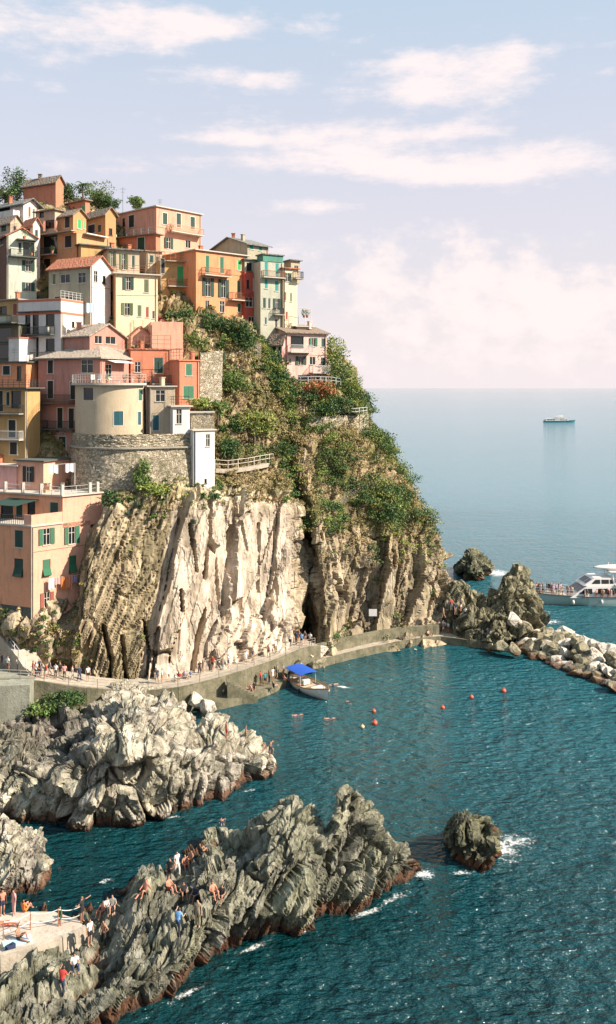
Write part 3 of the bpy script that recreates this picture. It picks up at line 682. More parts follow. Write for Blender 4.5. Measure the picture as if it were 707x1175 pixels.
class House:
    def __init__(s, name, label, group='houses stacked up the headland', category='house'):
        s.blocks = []; s.items = []; s.name = name; s.label = label; s.group = group; s.cat = category
    def block(s, *a, **k): s.blocks.append(Block(*a, **k)); return s.blocks[-1]
    def win(s, spec, b=None):
        """'F x y w h style:colour' lines"""
        b = b or s.blocks[-1]
        for ln in spec.strip().split(';'):
            q = ln.split()
            if not q: continue
            f, x, y, w_, h_ = q[0], *map(float, q[1:5]); st = q[5] if len(q) > 5 else 'd:b'
            u0, _, _ = b.uv(f, x-w_/2, y); u1, _, _ = b.uv(f, x+w_/2, y); u, z, yy = b.uv(f, x, y)
            if u1 < u0: u0, u1 = u1, u0
            hh = h_/F*yy/2; W = b.face(f)[1]
            u0 = max(.12, u0); u1 = min(W-.12, u1)
            if u1-u0 < .15: continue
            s.items.append(('win', b, f, u0, u1, z-hh, z+hh, st))
    def bal(s, f, x0, x1, y, depth=.9, rail=1.0, mat=None, rm=None, solid=False, b=None, slab=.14, label=None):
        b = b or s.blocks[-1]
        u0, z, _ = b.uv(f, x0, y); u1, _, _ = b.uv(f, x1, y)
        if u1 < u0: u0, u1 = u1, u0
        zc = b.uv(f, (x0+x1)/2, y)[1]
        s.items.append(('bal', b, f, u0, u1, zc, depth, rail, mat or CONC, rm or IRON, solid, slab, label))
    def fn(s, func): s.items.append(('fn', func))
    def build(s):
        b0 = s.blocks[0]
        root = empty(s.name, (b0.C.x, b0.C.y, b0.zb), s.label, s.cat, s.group); s.root = root
        # windows: split shutters from opening
        jobs = []
        for it in s.items:
            if it[0] != 'win': continue
            _, b, f, u0, u1, z0, z1, st = it
            k, c = (st.split(':')+['b'])[:2]
            o0, o1 = u0, u1
            if k == 's': q = (u1-u0)*.27; o0 += q; o1 -= q
            b.holes[f].append((o0, o1, z0, z1)); jobs.append((b, f, u0, u1, o0, o1, z0, z1, k, c))
        for bi, b in enumerate(s.blocks):
            mb = MB(); rv = .16
            for f in 'LR':
                W = b.face(f)[1]; hs = b.holes[f]
                us = sorted({0.0, W} | {round(x, 4) for h in hs for x in h[:2] if 0 < x < W})
                zs = sorted({b.zb, b.zt} | {round(x, 4) for h in hs for x in h[2:] if b.zb < x < b.zt})
                for i in range(len(us)-1):
                    for j in range(len(zs)-1):
                        um, zm = (us[i]+us[i+1])/2, (zs[j]+zs[j+1])/2
                        if any(h[0] < um < h[1] and h[2] < zm < h[3] for h in hs): continue
                        mb.quad(b.pt(f, us[i], zs[j]), b.pt(f, us[i+1], zs[j]), b.pt(f, us[i+1], zs[j+1]), b.pt(f, us[i], zs[j+1]), int(f == 'R'))
                for h in hs:
                    a_, c_, z0, z1 = h
                    mb.quad(b.pt(f, a_, z0), b.pt(f, a_, z1), b.pt(f, a_, z1, -rv), b.pt(f, a_, z0, -rv))
                    mb.quad(b.pt(f, c_, z0), b.pt(f, c_, z1), b.pt(f, c_, z1, -rv), b.pt(f, c_, z0, -rv))
                    mb.quad(b.pt(f, a_, z0), b.pt(f, c_, z0), b.pt(f, c_, z0, -rv), b.pt(f, a_, z0, -rv))
                    mb.quad(b.pt(f, a_, z1), b.pt(f, c_, z1), b.pt(f, c_, z1, -rv), b.pt(f, a_, z1, -rv))
            A, B_, C_, D_ = [(l, r) for l, r in ((0, b.wR), (b.wL, b.wR), (b.wL, 0), (0, 0))]
            mb.quad(b.at(*A, b.zb), b.at(*B_, b.zb), b.at(*B_, b.zt), b.at(*A, b.zt))
            mb.quad(b.at(*B_, b.zb), b.at(*C_, b.zb), b.at(*C_, b.zt), b.at(*B_, b.zt))
            mb.quad(b.at(*D_, b.zt), b.at(*A, b.zt), b.at(*B_, b.zt), b.at(*C_, b.zt))
            # roof
            rm = MB(); o_ = b.over; t_ = .16; zt = b.zt
            def slab(pts):
                rm.hexa([p_-Vector((0, 0, t_)) for p_ in pts]+list(pts))
            if b.roof == 'flat':
                pts = [b.at(-o_, -o_, zt+t_+.003), b.at(-o_, b.wR+o_, zt+t_+.003), b.at(b.wL+o_, b.wR+o_, zt+t_+.003), b.at(b.wL+o_, -o_, zt+t_+.003)]; slab(pts)
            elif b.roof == 'parapet':
                hp = b.rise
                for (l0, l1, r0, r1) in ((0, b.wL, 0, .2), (0, .2, .2, b.wR), (b.wL-.2, b.wL, .2, b.wR), (.2, b.wL-.2, b.wR-.2, b.wR)):
                    rm.hexa([b.at(l0, r0, zt+.003), b.at(l1, r0, zt+.003), b.at(l1, r1, zt+.003), b.at(l0, r1, zt+.003)]+[b.at(l0, r0, zt+hp), b.at(l1, r0, zt+hp), b.at(l1, r1, zt+hp), b.at(l0, r1, zt+hp)])
            elif b.roof == 'gable':
                rr = b.rise; k = rr/((b.wR if b.gable == 'R' else b.wL)/2)
                if b.gable == 'R':      # ridge runs along l, triangle shows on the right face
                    h2 = b.wR/2
                    for sgn in (-1, 1):
                        e = h2+sgn*(h2+o_); ze = zt-o_*k+t_
                        slab([b.at(-o_, h2, zt+rr+t_), b.at(b.wL+o_, h2, zt+rr+t_), b.at(b.wL+o_, e, ze), b.at(-o_, e, ze)])
                    for l in (0, b.wL): mb.poly([b.at(l, 0, zt), b.at(l, b.wR, zt), b.at(l, h2, zt+rr)], int(l == 0))
                else:
                    h2 = b.wL/2
                    for sgn in (-1, 1):
                        e = h2+sgn*(h2+o_); ze = zt-o_*k+t_
                        slab([b.at(h2, -o_, zt+rr+t_), b.at(h2, b.wR+o_, zt+rr+t_), b.at(e, b.wR+o_, ze), b.at(e, -o_, ze)])
                    for r in (0, b.wR): mb.poly([b.at(0, r, zt), b.at(b.wL, r, zt), b.at(h2, r, zt+rr)])
            elif b.roof == 'hip':
                rr = b.rise; hr = b.wR/2; q = min(b.wL*.45, hr)
                r0 = b.at(q, hr, zt+rr); r1 = b.at(b.wL-q, hr, zt+rr)
                c1, c2, c3, c4 = b.at(-o_, -o_, zt+.05), b.at(-o_, b.wR+o_, zt+.05), b.at(b.wL+o_, b.wR+o_, zt+.05), b.at(b.wL+o_, -o_, zt+.05)
                d_ = Vector((0, 0, t_))
                rm.poly([c1+d_, c2+d_, r0+d_]); rm.poly([c2+d_, c3+d_, r1+d_, r0+d_]); rm.poly([c3+d_, c4+d_, r1+d_]); rm.poly([c4+d_, c1+d_, r0+d_, r1+d_])
                for x_, y_ in ((c1, c2), (c2, c3), (c3, c4), (c4, c1)): rm.quad(x_, y_, y_+d_, x_+d_)
                rm.quad(c1, c2, c3, c4)
            elif b.roof == 'shed':      # falls toward the viewer-left face or right face
                rr = b.rise
                if b.gable == 'R':
                    slab([b.at(-o_, -o_, zt+t_-.05), b.at(-o_, b.wR+o_, zt+t_-.05), b.at(b.wL+o_, b.wR+o_, zt+rr+t_), b.at(b.wL+o_, -o_, zt+rr+t_)])
                    mb.poly([b.at(0, 0, zt), b.at(b.wL, 0, zt), b.at(b.wL, 0, zt+rr)])
                else:
                    slab([b.at(-o_, -o_, zt+t_-.05), b.at(-o_, b.wR+o_, zt+rr+t_), b.at(b.wL+o_, b.wR+o_, zt+rr+t_), b.at(b.wL+o_, -o_, zt+t_-.05)])
                    mb.poly([b.at(0, 0, zt), b.at(0, b.wR, zt), b.at(0, b.wR, zt+rr)])
            wall = mb.build('wall', [b.wall, b.wallR or b.wall], root)
            if rm.v: rm.build('roof' if b.roof != 'parapet' else 'parapet', b.rmat or CONC, root)
        for (b, f, u0, u1, o0, o1, z0, z1, k, c) in jobs:
            mb = MB(); tk = .07
            trim = TRIM if k in ('w', 'f', 's', 'x', 'a') else (TRIM2 if k != 'c' else TRIM)
            def bar_(a_, c_, e, g, o1_, o2_):
                pts = [b.pt(f, a_, e, o1_), b.pt(f, c_, e, o1_), b.pt(f, c_, e, o2_), b.pt(f, a_, e, o2_)]
                mb.hexa(pts+[Vector((q.x, q.y, g)) for q in pts])
            e1, e2 = (.035, -.10) if k in ('w', 'a') else (-.03, -.11)
            tw = .11 if k in ('w', 'a') else .06
            sx = -tw if k in ('w', 'a') else 0
            bar_(o0+sx, o0+sx+tw, z0, z1, e1, e2); bar_(o1-sx-tw, o1-sx, z0, z1, e1, e2)
            bar_(o0+sx, o1-sx, z1-(tw if sx == 0 else 0)+.002, z1+(tw if sx else 0), e1, e2)
            bar_(o0+sx-.05, o1-sx+.05, z0-.09, z0-.003, .09, -.10)           # sill
            if k in ('f', 's', 'x'):
                mid = (o0+o1)/2; bar_(mid-.03, mid+.03, z0, z1-tw, -.05, -.11)
                if z1-z0 > 1.3: bar_(o0+.06, o1-.06, z0+(z1-z0)*.62, z0+(z1-z0)*.62+.05, -.052, -.108)
            fr = mb.build('window' if z1-z0 < 2.2 else 'glazed_door', trim, root)
            pm = MB(); pm.quad(b.pt(f, o0, z0, -.13), b.pt(f, o1, z0, -.13), b.pt(f, o1, z1, -.13), b.pt(f, o0, z1, -.13))
            pm.build('pane', GLASS, fr)
            def panel(a_, c_, o1_, o2_, nm='shutter'):
                q = MB(); pts = [b.pt(f, a_, z0+.02, o1_), b.pt(f, c_, z0+.02, o2_), b.pt(f, c_, z0+.02, o2_-.045), b.pt(f, a_, z0+.02, o1_-.045)]
                q.hexa(pts+[Vector((v.x, v.y, z1-.02)) for v in pts]); q.build(nm, SH.get(c, SH['g']), fr)
            j = random.random()
            if k == 's': panel(u0, o0-.01, .06+.25*j*.4, .05); panel(o1+.01, u1, .05, .06+.22*(1-j)*.4)
            elif k == 'c' or k == 'w' or k == 'a':
                mid = (o0+o1)/2
                if c != 'n': panel(o0+.02, mid-.01, -.04, -.04); panel(mid+.01, o1-.02, -.04, -.04)
            elif k == 'v':              # one leaf propped open
                panel(o0, o1, -.03, -.03)
                q = MB(); pts = [b.pt(f, o0, z0+(z1-z0)*.45, .0), b.pt(f, o1, z0+(z1-z0)*.45, .0), b.pt(f, o1, z0, .35), b.pt(f, o0, z0, .35)]
                q.hexa(pts+[v+Vector((0, 0, .04)) for v in pts]); q.build('shutter', SH.get(c, SH['g']), fr)
        rg = random.Random(sum(map(ord, s.label)))
        for b in s.blocks:
            hgt = b.zt-b.zb
            if hgt > 5 and b.wR > 2.2:
                q = MB(); u = b.wR-.25 if rg.random() < .5 else .18; q.bar(b.pt('R', u, b.zb, .08), b.pt('R', u, b.zt-.05, .08), .055, 0, 6); q.build('drainpipe', CONC if rg.random() < .6 else TRIM2, root)
                if b.wR > 4:
                    q = MB(); zc = b.zt-rg.uniform(2.6, 3.2)
                    q.bar(b.pt('R', .1, zc, .03), b.pt('R', b.wR-.1, zc-rg.uniform(-.2, .3), .03), .018); q.build('cable', IRON, root)
            if b.roof in ('flat', 'gable', 'shed', 'hip') and b.wL > 2.5 and b.wR > 2.5:
                z0_ = b.zt+(.16 if b.roof == 'flat' else b.rise*.55)
                for k_ in range(rg.randrange(1, 3)):
                    l_, r_ = rg.uniform(.15, .85)*min(b.wL, 6), rg.uniform(.15, .85)*b.wR; kd = rg.random(); q = MB(); e_ = b.at(l_, r_, z0_)
                    if kd < .45: q.box(e_+Vector((0, 0, .45)), .5, .45, 1.1, rz=.8); q.box(e_+Vector((0, 0, 1.05)), .66, .6, .09, rz=.8); q.build('chimney', TILE_O if rg.random() < .5 else b.wall, root)
                    else:
                        q.bar(e_, e_+Vector((0, 0, 1.7)), .025)
                        for a_ in (1.2, 1.45, 1.65): q.bar(e_+Vector((-.35, 0, a_)), e_+Vector((.35, .1, a_)), .014)
                        q.build('aerial', IRON, root)
        for it in s.items:
            if it[0] == 'bal':
                _, b, f, u0, u1, z, dep, rail, m1, m2, solid, sl, lab = it
                mb = MB(); n_ = b.normal(f); d = b.face(f)[0]
                mb.obox(b.pt(f, u0, z-sl, .003), d*(u1-u0), n_*dep, Vector((0, 0, sl)))
                bo = mb.build('balcony', m1, root, label=lab)
                q = MB()
                path = [(u0+.04, .05), (u0+.04, dep-.05), (u1-.04, dep-.05), (u1-.04, .05)]
                if solid:
                    for (a1, b1), (a2, b2) in zip(path[:-1], path[1:]):
                        p0 = b.pt(f, a1, z, b1); p1 = b.pt(f, a2, z, b2); dd = (p1-p0); ll = dd.length; dd.normalize(); nn = Vector((-dd.y, dd.x, 0))*.09
                        q.obox(p0-nn/2-dd*.045, dd*(ll+.09), nn, Vector((0, 0, rail)))
                    q.build('parapet', m2, bo)
                elif rail > 0:
                    for (a1, b1), (a2, b2) in zip(path[:-1], path[1:]):
                        p0 = b.pt(f, a1, z, b1); p1 = b.pt(f, a2, z, b2); up = Vector((0, 0, rail))
                        q.bar(p0+up, p1+up, .035); q.bar(p0+up*.12, p1+up*.12, .02)
                        nn = max(1, int((p1-p0).length/.16))
                        for i in range(nn+1):
                            e = p0+(p1-p0)*(i/nn); q.bar(e, e+up, .022 if 0 < i < nn else .035)
                    q.build('railing', m2, bo)
            elif it[0] == 'fn': it[1](s, root)
        return root
def railing_on(points, h=1.0, mat=None, step=.9, name='railing', parent=None, bars=2, r=.03, label=None, cat_='railing', group=None, net=False):
    q = MB(); mat = mat or IRON
    for p0, p1 in zip(points[:-1], points[1:]):
        up = Vector((0, 0, h))
        for k in range(bars): q.bar(p0+up*(1-k/bars*.95), p1+up*(1-k/bars*.95), r*.8)
        n_ = max(1, round((p1-p0).length/step))
        for i in range(n_+1):
            e = p0+(p1-p0)*i/n_; q.bar(e, e+up, r)
    o = q.build(name, mat, parent)
    if parent is None: tag(o, label, cat_, group)
    return o
def chimney(H_, b, l, r, h=1.2, w=.5, mat=None, z=None):
    mb = MB(); c = b.at(b.wL*l, b.wR*r, (z if z else b.zt+b.rise*.6)+h/2); mb.box(c, w, w, h); mb.box(c+Vector((0, 0, h/2+.1)), w*1.3, w*1.3, .1)
    mb.build('chimney', mat or TILE_B, H_.root)

W = dict(
 pink=plaster('salmon pink plaster', (.76, .37, .25)), orange=plaster('orange plaster', (.80, .32, .15)), ochre=plaster('ochre yellow plaster', (.58, .35, .14)),
 deep=plaster('red orange plaster', (.66, .23, .13)), red=plaster('red plaster', (.56, .10, .065)), cream=plaster('cream plaster', (.88, .71, .46), .45),
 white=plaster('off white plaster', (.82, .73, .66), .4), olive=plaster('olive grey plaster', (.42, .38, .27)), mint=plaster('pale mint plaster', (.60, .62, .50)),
 rose=plaster('dusty rose plaster', (.55, .26, .20)), blush=plaster('blush pink plaster', (.80, .42, .37)), tan=plaster('tan plaster', (.56, .44, .31)),
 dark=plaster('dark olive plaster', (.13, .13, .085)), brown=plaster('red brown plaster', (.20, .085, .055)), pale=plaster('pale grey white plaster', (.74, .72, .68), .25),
 gold=plaster('golden orange plaster', (.66, .34, .16)), sage=plaster('grey sage plaster', (.50, .49, .38)), villa=plaster('villa pink plaster', (.84, .52, .44)),
 amber=plaster('amber plaster', (.60, .30, .13)), apricot=plaster('apricot plaster', (.84, .44, .30), .5))
def rail_top(H_, b, y_up=1.0, mat=None, faces='LR', off=.05, step=.8, z=None):
    zz = (z if z is not None else b.zt+.17)
    pts = []
    if 'L' in faces: pts.append(b.at(b.wL-.1, off, zz))
    pts.append(b.at(off, off, zz))
    if 'R' in faces: pts.append(b.at(off, b.wR-.1, zz))
    railing_on(pts, y_up, mat or IRON, step, 'railing', H_.root, 3)

# ---- top row
h = House('town_house', 'small plain red-orange house with a brown roof, highest on the hill at the left')
b = h.block(136, 64, 27, 73, 208, 262, 62, W['deep'], 'gable', TILE_B, rise=1.0)
h.fn(lambda s, r: chimney(s, s.blocks[0], .6, .5, 1.0)); h.build()
h = House('town_house', 'low red-orange house with a green window, just right of the red top house')
h.block(134.5, 98, 66, 103, 230, 265, 50, W['deep'], 'flat', TILE_B); h.win('L 96 240 6 9 c:l;L 78 241 5 8 d:b')
h.build()
h = House('town_house', 'white villa at the left edge with a dark loggia under a grey roof')
b = h.block(130, 27, -24, 44, 233, 285, 55, W['white'], 'gable', TILE_G, rise=.8, over=.6); h.win('L 4 244 15 15 d:b;R 34 243 3 12 c:r;R 38.5 245 2.5 11 c:o;L -14 246 6 9 d:b')
h.bal('L', -20, 24, 253, 1.4, .9, CONC, W['white'], True); h.build()
h = House('town_house', 'orange gabled house with pillars on its terrace, behind the tall orange tower house')
b = h.block(129.5, 121, 95, 133, 245, 300, 45, W['amber'], 'gable', TILE_B, rise=1.0); h.win('L 105 263 8 10 w:b;L 114 262 4 9 c:g;R 127 266 4 8 d:b')
h.build()
# orange tower house
h = House('town_house', 'tall orange and ochre tower house with open black loggias, left of the cream house')
b1 = h.block(124, 88, 41, 125, 267, 362, 58, W['gold']); h.win('L 58 281 16 21 d:b;L 78 277 8 14 c:b;L 54 303 8 13 c:b;L 50 330 9 15 d:b;L 82 302 5 9 d:b')
h.bal('L', 42, 66, 293, 1.0, .9, CONC, IRON); h.bal('L', 41, 88, 268, 1.0, .0, CONC); h.bal('L', 43, 57, 320, .9, 0, PCONC)
b2 = h.block(125.2, 84, 64, 99, 246, 267, 55, W['amber'], 'gable', TILE_B, rise=.9); h.win('L 77 255 6 13 c:b;R 91.5 257 5 11 c:l;R 97 258 2 9 c:l')
b3 = h.block(126.5, 63, 41, None, 241, 267, 58, W['tan'], 'flat', TILE_B, maxw=4); h.win('L 48 246 5 6 d:b;L 57 257 11 9 d:b')
b4 = h.block(123, 93, 90, 126, 281, 345, 35, W['ochre'], 'flat', DCONC, over=.4)
def terrace_pillars(s, root):
    for x in (44, 53, 66): 
        mb = MB(); u, z, _ = b1.uv('L', x, 267); mb.box(b1.pt('L', u, z+.9, .3), .3, .3, 1.5); mb.build('pillar', W['apricot'], root)
    mb = MB(); u, z, _ = b1.uv('R', 108, 272); mb.obox(b1.pt('R', u-2.2, z+.1, .0), b1.r*4.4, b1.normal('R')*.8, Vector((0, 0, .15))); mb.build('canopy', W['white'], root)
h.fn(terrace_pillars); h.build()
# pink villa
h = House('town_house', 'large salmon-pink house with a flat rail-fenced roof terrace, top centre of the village')
b = h.block(132, 179.5, 133, 231, 237, 330, 48, W['pink'], 'flat', PCONC, over=.3)
h.win('R 189.3 251 5 13 w:g;R 205 253 5 16 w:g;R 221 256 5 14 w:g;R 193.5 279 10 13 s:g;R 216 280 6 9 f;L 151 254 6 14 w:b;L 142 255 3 9 d:b')
h.bal('R', 192, 229, 268, 1.1, 1.0, PCONC, W['apricot'])
def roofpergola(s, root):
    z = b.zt+.17; pts = [b.at(6, .3, z), b.at(.3, .3, z), b.at(.3, b.wR-.3, z)]
    railing_on(pts, 1.0, plain('pale blue rail', (.22, .36, .38), .5), 1.3, 'railing', root, 2)
h.fn(roofpergola)
b = h.block(130, 179, 124, 184, 269, 320, 60, W['deep'], 'flat', TILE_B, over=.5); h.win('L 162 281 8 17 w:g;L 129 275 8 9 w:b')
h.build()
# olive gabled house behind
h = House('town_house', 'olive-grey gabled house with teal windows, rising behind the orange and red houses')
b = h.block(134, 284, 243, 308, 280, 345, 42, W['olive'], 'gable', TILE_G, rise=1.5, gable='L', over=.5)
h.win('R 289 283 5 6 c:t;R 299 285 4 6 c:t;R 293 303 6 8 d:g')
h.fn(lambda s, r: chimney(s, s.blocks[0], .5, .2, .9, .5, TILE_O, s.blocks[0].zt+1.3)); h.build()
# orange houses
h = House('town_house', 'ochre house with bright green shutters and railed terrace, left of the large orange house')
b = h.block(126.5, 183, 172, 226, 298, 372, 22, W['ochre'], None)
h.win('R 207 317 8 24 c:l;R 186.5 305 6 18 c:b;R 212 342 7 13 c:o;R 187 344 8 7 d:g')
h.bal('R', 192, 224, 329, 1.0, 1.0, PCONC, RIRON); h.bal('R', 190, 224, 300, .7, 0, CONC)
h.fn(lambda s, r: rail_top(s, s.blocks[0], 1.2, RIRON, z=s.blocks[0].zt)); h.build()
h = House('town_house', 'large bright orange house with rows of dark green shutters above the bushes')
b = h.block(125.5, 225, 184, 284, 287, 385, 42, W['orange'], 'flat', PCONC, over=.35)
h.win('R 238.2 303 5 20 c:m;R 254.8 304 5 19 c:m;R 274.6 304 4.5 12 c:l;R 238.7 329.5 13 21 s:g;R 256.5 331 12 21 s:g;R 274 332 4.5 20 c:o;R 238 349.5 5 10 x;R 255 351.6 6 13 f;R 274.6 353 4 10 c:m')
h.bal('R', 231, 261, 316.5, 1.0, 1.0, PCONC, RIRON); h.bal('R', 262, 283, 344.5, 1.0, 1.0, PCONC, RIRON); h.build()
h = House('town_house', 'narrow crimson-red house squeezed between the large orange and the teal-shuttered house')
b = h.block(130.5, 281, 272, 299, 312, 392, 35, W['red'], None)
h.win('R 293 327 4 13 w:g;R 286 346.5 8 11 f;R 288.6 366 7 6 f;R 284.5 326 3 10 d:b')
b = h.block(130.9, 281, 272, 299, 298, 311.5, 35, W['sage'], 'flat', TILE_G); h.win('R 286 306 6 9 d:g;R 293 306 4 9 f'); h.build()
h = House('town_house', 'tall grey-cream house with turquoise shutters and a green roof room')
b = h.block(129.5, 299, 290, 325, 300, 405, 30, W['sage'], None)
h.win('R 305.5 308 4.5 16 c:t;R 318 310 4.5 16 c:t;R 305.5 325.5 4 11 c:t;R 317.5 328 4.5 12 c:t;R 303.5 347.5 4 12 c:g;R 309 348 3 12 c:g;R 318 349 9 13 s:g;R 305 368 3 8 c:k;R 317 371 3 10 c:b')
h.bal('R', 300, 325, 318.5, .8, .9, PCONC, RIRON); h.bal('R', 313, 324, 361, .8, .9, CONC, IRON)
b = h.block(130.1, 302, 295, 325, 292, 299.5, 30, plaster('teal green plaster', (.10, .30, .22)), 'flat', TILE_G, over=.2); h.build()
h = House('town_house', 'cream house at the right end of the upper row, with a small high balcony')
b = h.block(131, 325, 318, 341, 308, 405, 32, W['cream'], 'flat', TILE_O)
h.win('R 330 318 8 10 s:g;R 327.5 340 2.5 10 c:r;R 334 341 2.5 10 c:o;R 329 362 3 9 c:r'); h.bal('R', 336, 345, 320, .9, 1.0, CONC, IRON)
b = h.block(132.5, 334, 326, 344, 299, 325, 30, W['tan'], 'flat', TILE_G); h.win('R 340 309 5 9 f'); h.build()
h = House('roof_terrace', 'small cream terrace block with an awning frame, above the pink villa roof', category='terrace')
b = h.block(131, 341, 333, 358, 375, 400, 25, W['tan'], 'flat', PCONC, over=.4); h.win('R 346 383 3 9 d:b;R 353 384 3 9 d:b')
def frame_(s, root):
    q = MB(); z = b.zt+.2
    for l, r in ((0, .2), (0, b.wR-.2), (2, .2), (2, b.wR-.2)): q.bar(b.at(l, r, z), b.at(l, r, z+2.6), .04)
    q.bar(b.at(0, .2, z+2.6), b.at(0, b.wR-.2, z+2.6), .05); q.bar(b.at(2, .2, z+2.6), b.at(2, b.wR-.2, z+2.6), .05); q.build('awning_frame', TRIM, root)
h.fn(frame_); h.build()
# ---- right villa
h = House('villa', 'pink villa alone at the right end of the village, with brown roofs', category='villa')
b = h.block(128, 329.5, 311, 375, 382, 452, 27, W['villa'], 'shed', TILE_B, rise=1.6, over=.45)
h.win('R 359.7 392.5 9 10 s:m;R 371.6 393 6 10 c:g;R 341 392 15 13 d:b;R 345.4 413.7 12 10 s:g;R 358.7 413.7 7 9 f;R 371.6 415 7 10 c:g;R 333 414 3 6 x;R 349 436 14 11 d:b;R 363.5 435 6 8 f;R 373.5 436 3.5 9 c:l')
h.bal('R', 330, 355, 404, 1.2, 1.0, PCONC, WIRON); h.bal('R', 355, 375, 427.5, 1.2, 1.0, PCONC, WIRON); h.bal('R', 331, 375, 428.5, .4, 0, W['villa']) if False else None
b = h.block(128.8, 328.5, 311, 331, 386, 452, 27, W['blush'], 'shed', TILE_B, rise=1.0, over=.3)
h.build()
h = House('villa', 'pink gabled side wing with a dark doorway, left of the pink villa', category='villa')
b = h.block(127.3, 324, 310, 329, 393, 448, 62, W['blush'], 'gable', TILE_B, rise=1.2, over=.3)
h.win('L 321 402 3 8 w:g;L 315 400 4 8 w:g;L 321 424 5 17 d:b'); h.build()
# ---- left edge, upper
h = House('town_house', 'mint-white house with an orange tiled gable at the left edge, above the ochre terrace')
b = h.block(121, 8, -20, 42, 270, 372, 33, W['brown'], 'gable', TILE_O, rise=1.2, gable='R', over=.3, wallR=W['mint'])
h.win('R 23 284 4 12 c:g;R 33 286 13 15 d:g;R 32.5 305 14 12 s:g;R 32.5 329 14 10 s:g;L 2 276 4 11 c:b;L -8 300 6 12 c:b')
h.bal('R', 10, 41, 295, 1.1, .9, DCONC, IRON); h.bal('R', 18, 41, 275.5, 1.0, 0, DCONC)
h.build()
h = House('town_house', 'grey-green weathered house with an orange tiled roof, in the middle of the left cluster')
b = h.block(117, 104, 56, 127, 305, 390, 62, W['olive'], 'gable', TILE_O, rise=1.5, over=.35, wallR=W['white'])
h.win('L 75 319.5 11 10 x;L 94 318.5 9 12 f;L 62 320 4 12 c:o;R 110 317 4.5 13 f;R 119.5 321 3 9 d:b;L 80 345 10 12 f;L 66 346 6 11 d:b')
def whiteface(s, root):
    mb = MB(); mb.obox(b.pt('R', .02, b.zb, .004), b.r*(b.wR-.04), b.normal('R')*.03, Vector((0, 0, .01)))
h.build()
h = House('town_house', 'cream-yellow house with a balcony terrace and shuttered upper storey, centre of the village')
b = h.block(119, 133, 125, 181, 314, 400, 24, W['gold'], 'flat', PCONC, over=.45, wallR=W['cream'])
h.win('R 147.4 325 12 15 s:g;R 168 328 6 15 c:o;R 146 354.5 13 14 s:o;R 160 356.5 5 13 c:o;R 169 358 4 12 c:r;R 176 361 3 9 c:g;L 128 340 3 10 d:b')
h.fn(lambda s, r: rail_top(s, s.blocks[0], 1.1, RIRON))
b = h.block(121, 124, 118, 160, 286, 314, 24, W['tan'], 'flat', TILE_G, over=.5)
h.win('R 128.5 297 9 18 s:o;R 142 300 9 18 s:o;R 153 300 4 14 c:g'); h.build()
h = House('town_house', 'white house with red-orange bands, tall dark doors and a parapet terrace')
b = h.block(113, 70, 21, 126, 357, 470, 68, W['white'], 'parapet', W['white'], rise=1.7)
h.win('L 32 370 6 25 d:b;L 41 370 7 25 d:b;L 57.7 366 10 15 d:b;L 32 399.5 6 25 d:b;L 41 399.5 7 25 d:b;L 57.7 395.5 10 14 d:b;L 36 430 14 20 d:b;R 84 372 3 6 d:b')
h.bal('L', 21, 63, 384, .9, .95, DCONC, IRON); h.bal('L', 20, 60, 413, .9, .95, DCONC, IRON)
def bands(s, root):
    om = plain('red orange paint band', (.60, .17, .09), .8)
    q = MB(); 
    for z in (b.zt-.35, b.zt+1.36): q.obox(b.pt('L', .01, z, .004), b.l*(b.wL-.02), b.normal('L')*.03, Vector((0, 0, .3)))
    for z in (b.zt-.35, b.zt+1.36): q.obox(b.pt('R', -.02, z, .004), b.r*(b.wR-.02), b.normal('R')*.03, Vector((0, 0, .3)))
    q.build('painted_band', om, root)
    q = MB(); q.obox(b.pt('L', -.05, b.zt+.0, .0), b.l*(b.wL), b.normal('L')*.35, Vector((0, 0, .12))); q.build('cornice', DCONC, root)
    q = MB(); u, z, _ = b.uv('L', 55.5, 378); q.obox(b.pt('L', u-.35, z-.3, .2), b.l*.8, b.normal('L')*.35, Vector((0, 0, .6))); q.build('air_conditioner', TRIM, root)
    rail_top(s, b, 1.0, WIRON, 'R', .1, z=b.zt+1.7)
h.fn(bands)
b_ = h.block(112.6, 22, 10, None, 388, 420, 52, W['white'], 'flat', plain('red orange paint band', (.60, .17, .09), .8), maxw=3, over=.1); h.build()
b = None
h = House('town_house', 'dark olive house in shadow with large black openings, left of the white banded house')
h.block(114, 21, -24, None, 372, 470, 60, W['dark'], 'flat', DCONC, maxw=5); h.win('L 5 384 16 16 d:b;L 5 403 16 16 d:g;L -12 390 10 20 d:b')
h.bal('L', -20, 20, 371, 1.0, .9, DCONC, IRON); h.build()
h = House('town_house', 'ochre house with a brown door at the left edge, above the dark olive house')
h.block(116.5, 21, -24, None, 344, 385, 60, W['ochre'], 'flat', CONC, maxw=5); h.win('L 17 355 5 14 c:r;L 4 356 8 9 d:b')
h.bal('L', -18, 14, 372, .9, .9, CONC, W['mint'], True); h.build()
h = House('town_house', 'low orange house behind the terrace with the white sunbed, left edge')
h.block(109.5, 30, -24, None, 416, 460, 70, W['orange'], 'flat', DCONC, maxw=5); h.win('L 7.5 425 8 10 w:b;L 22 428 5 16 d:b'); h.build()
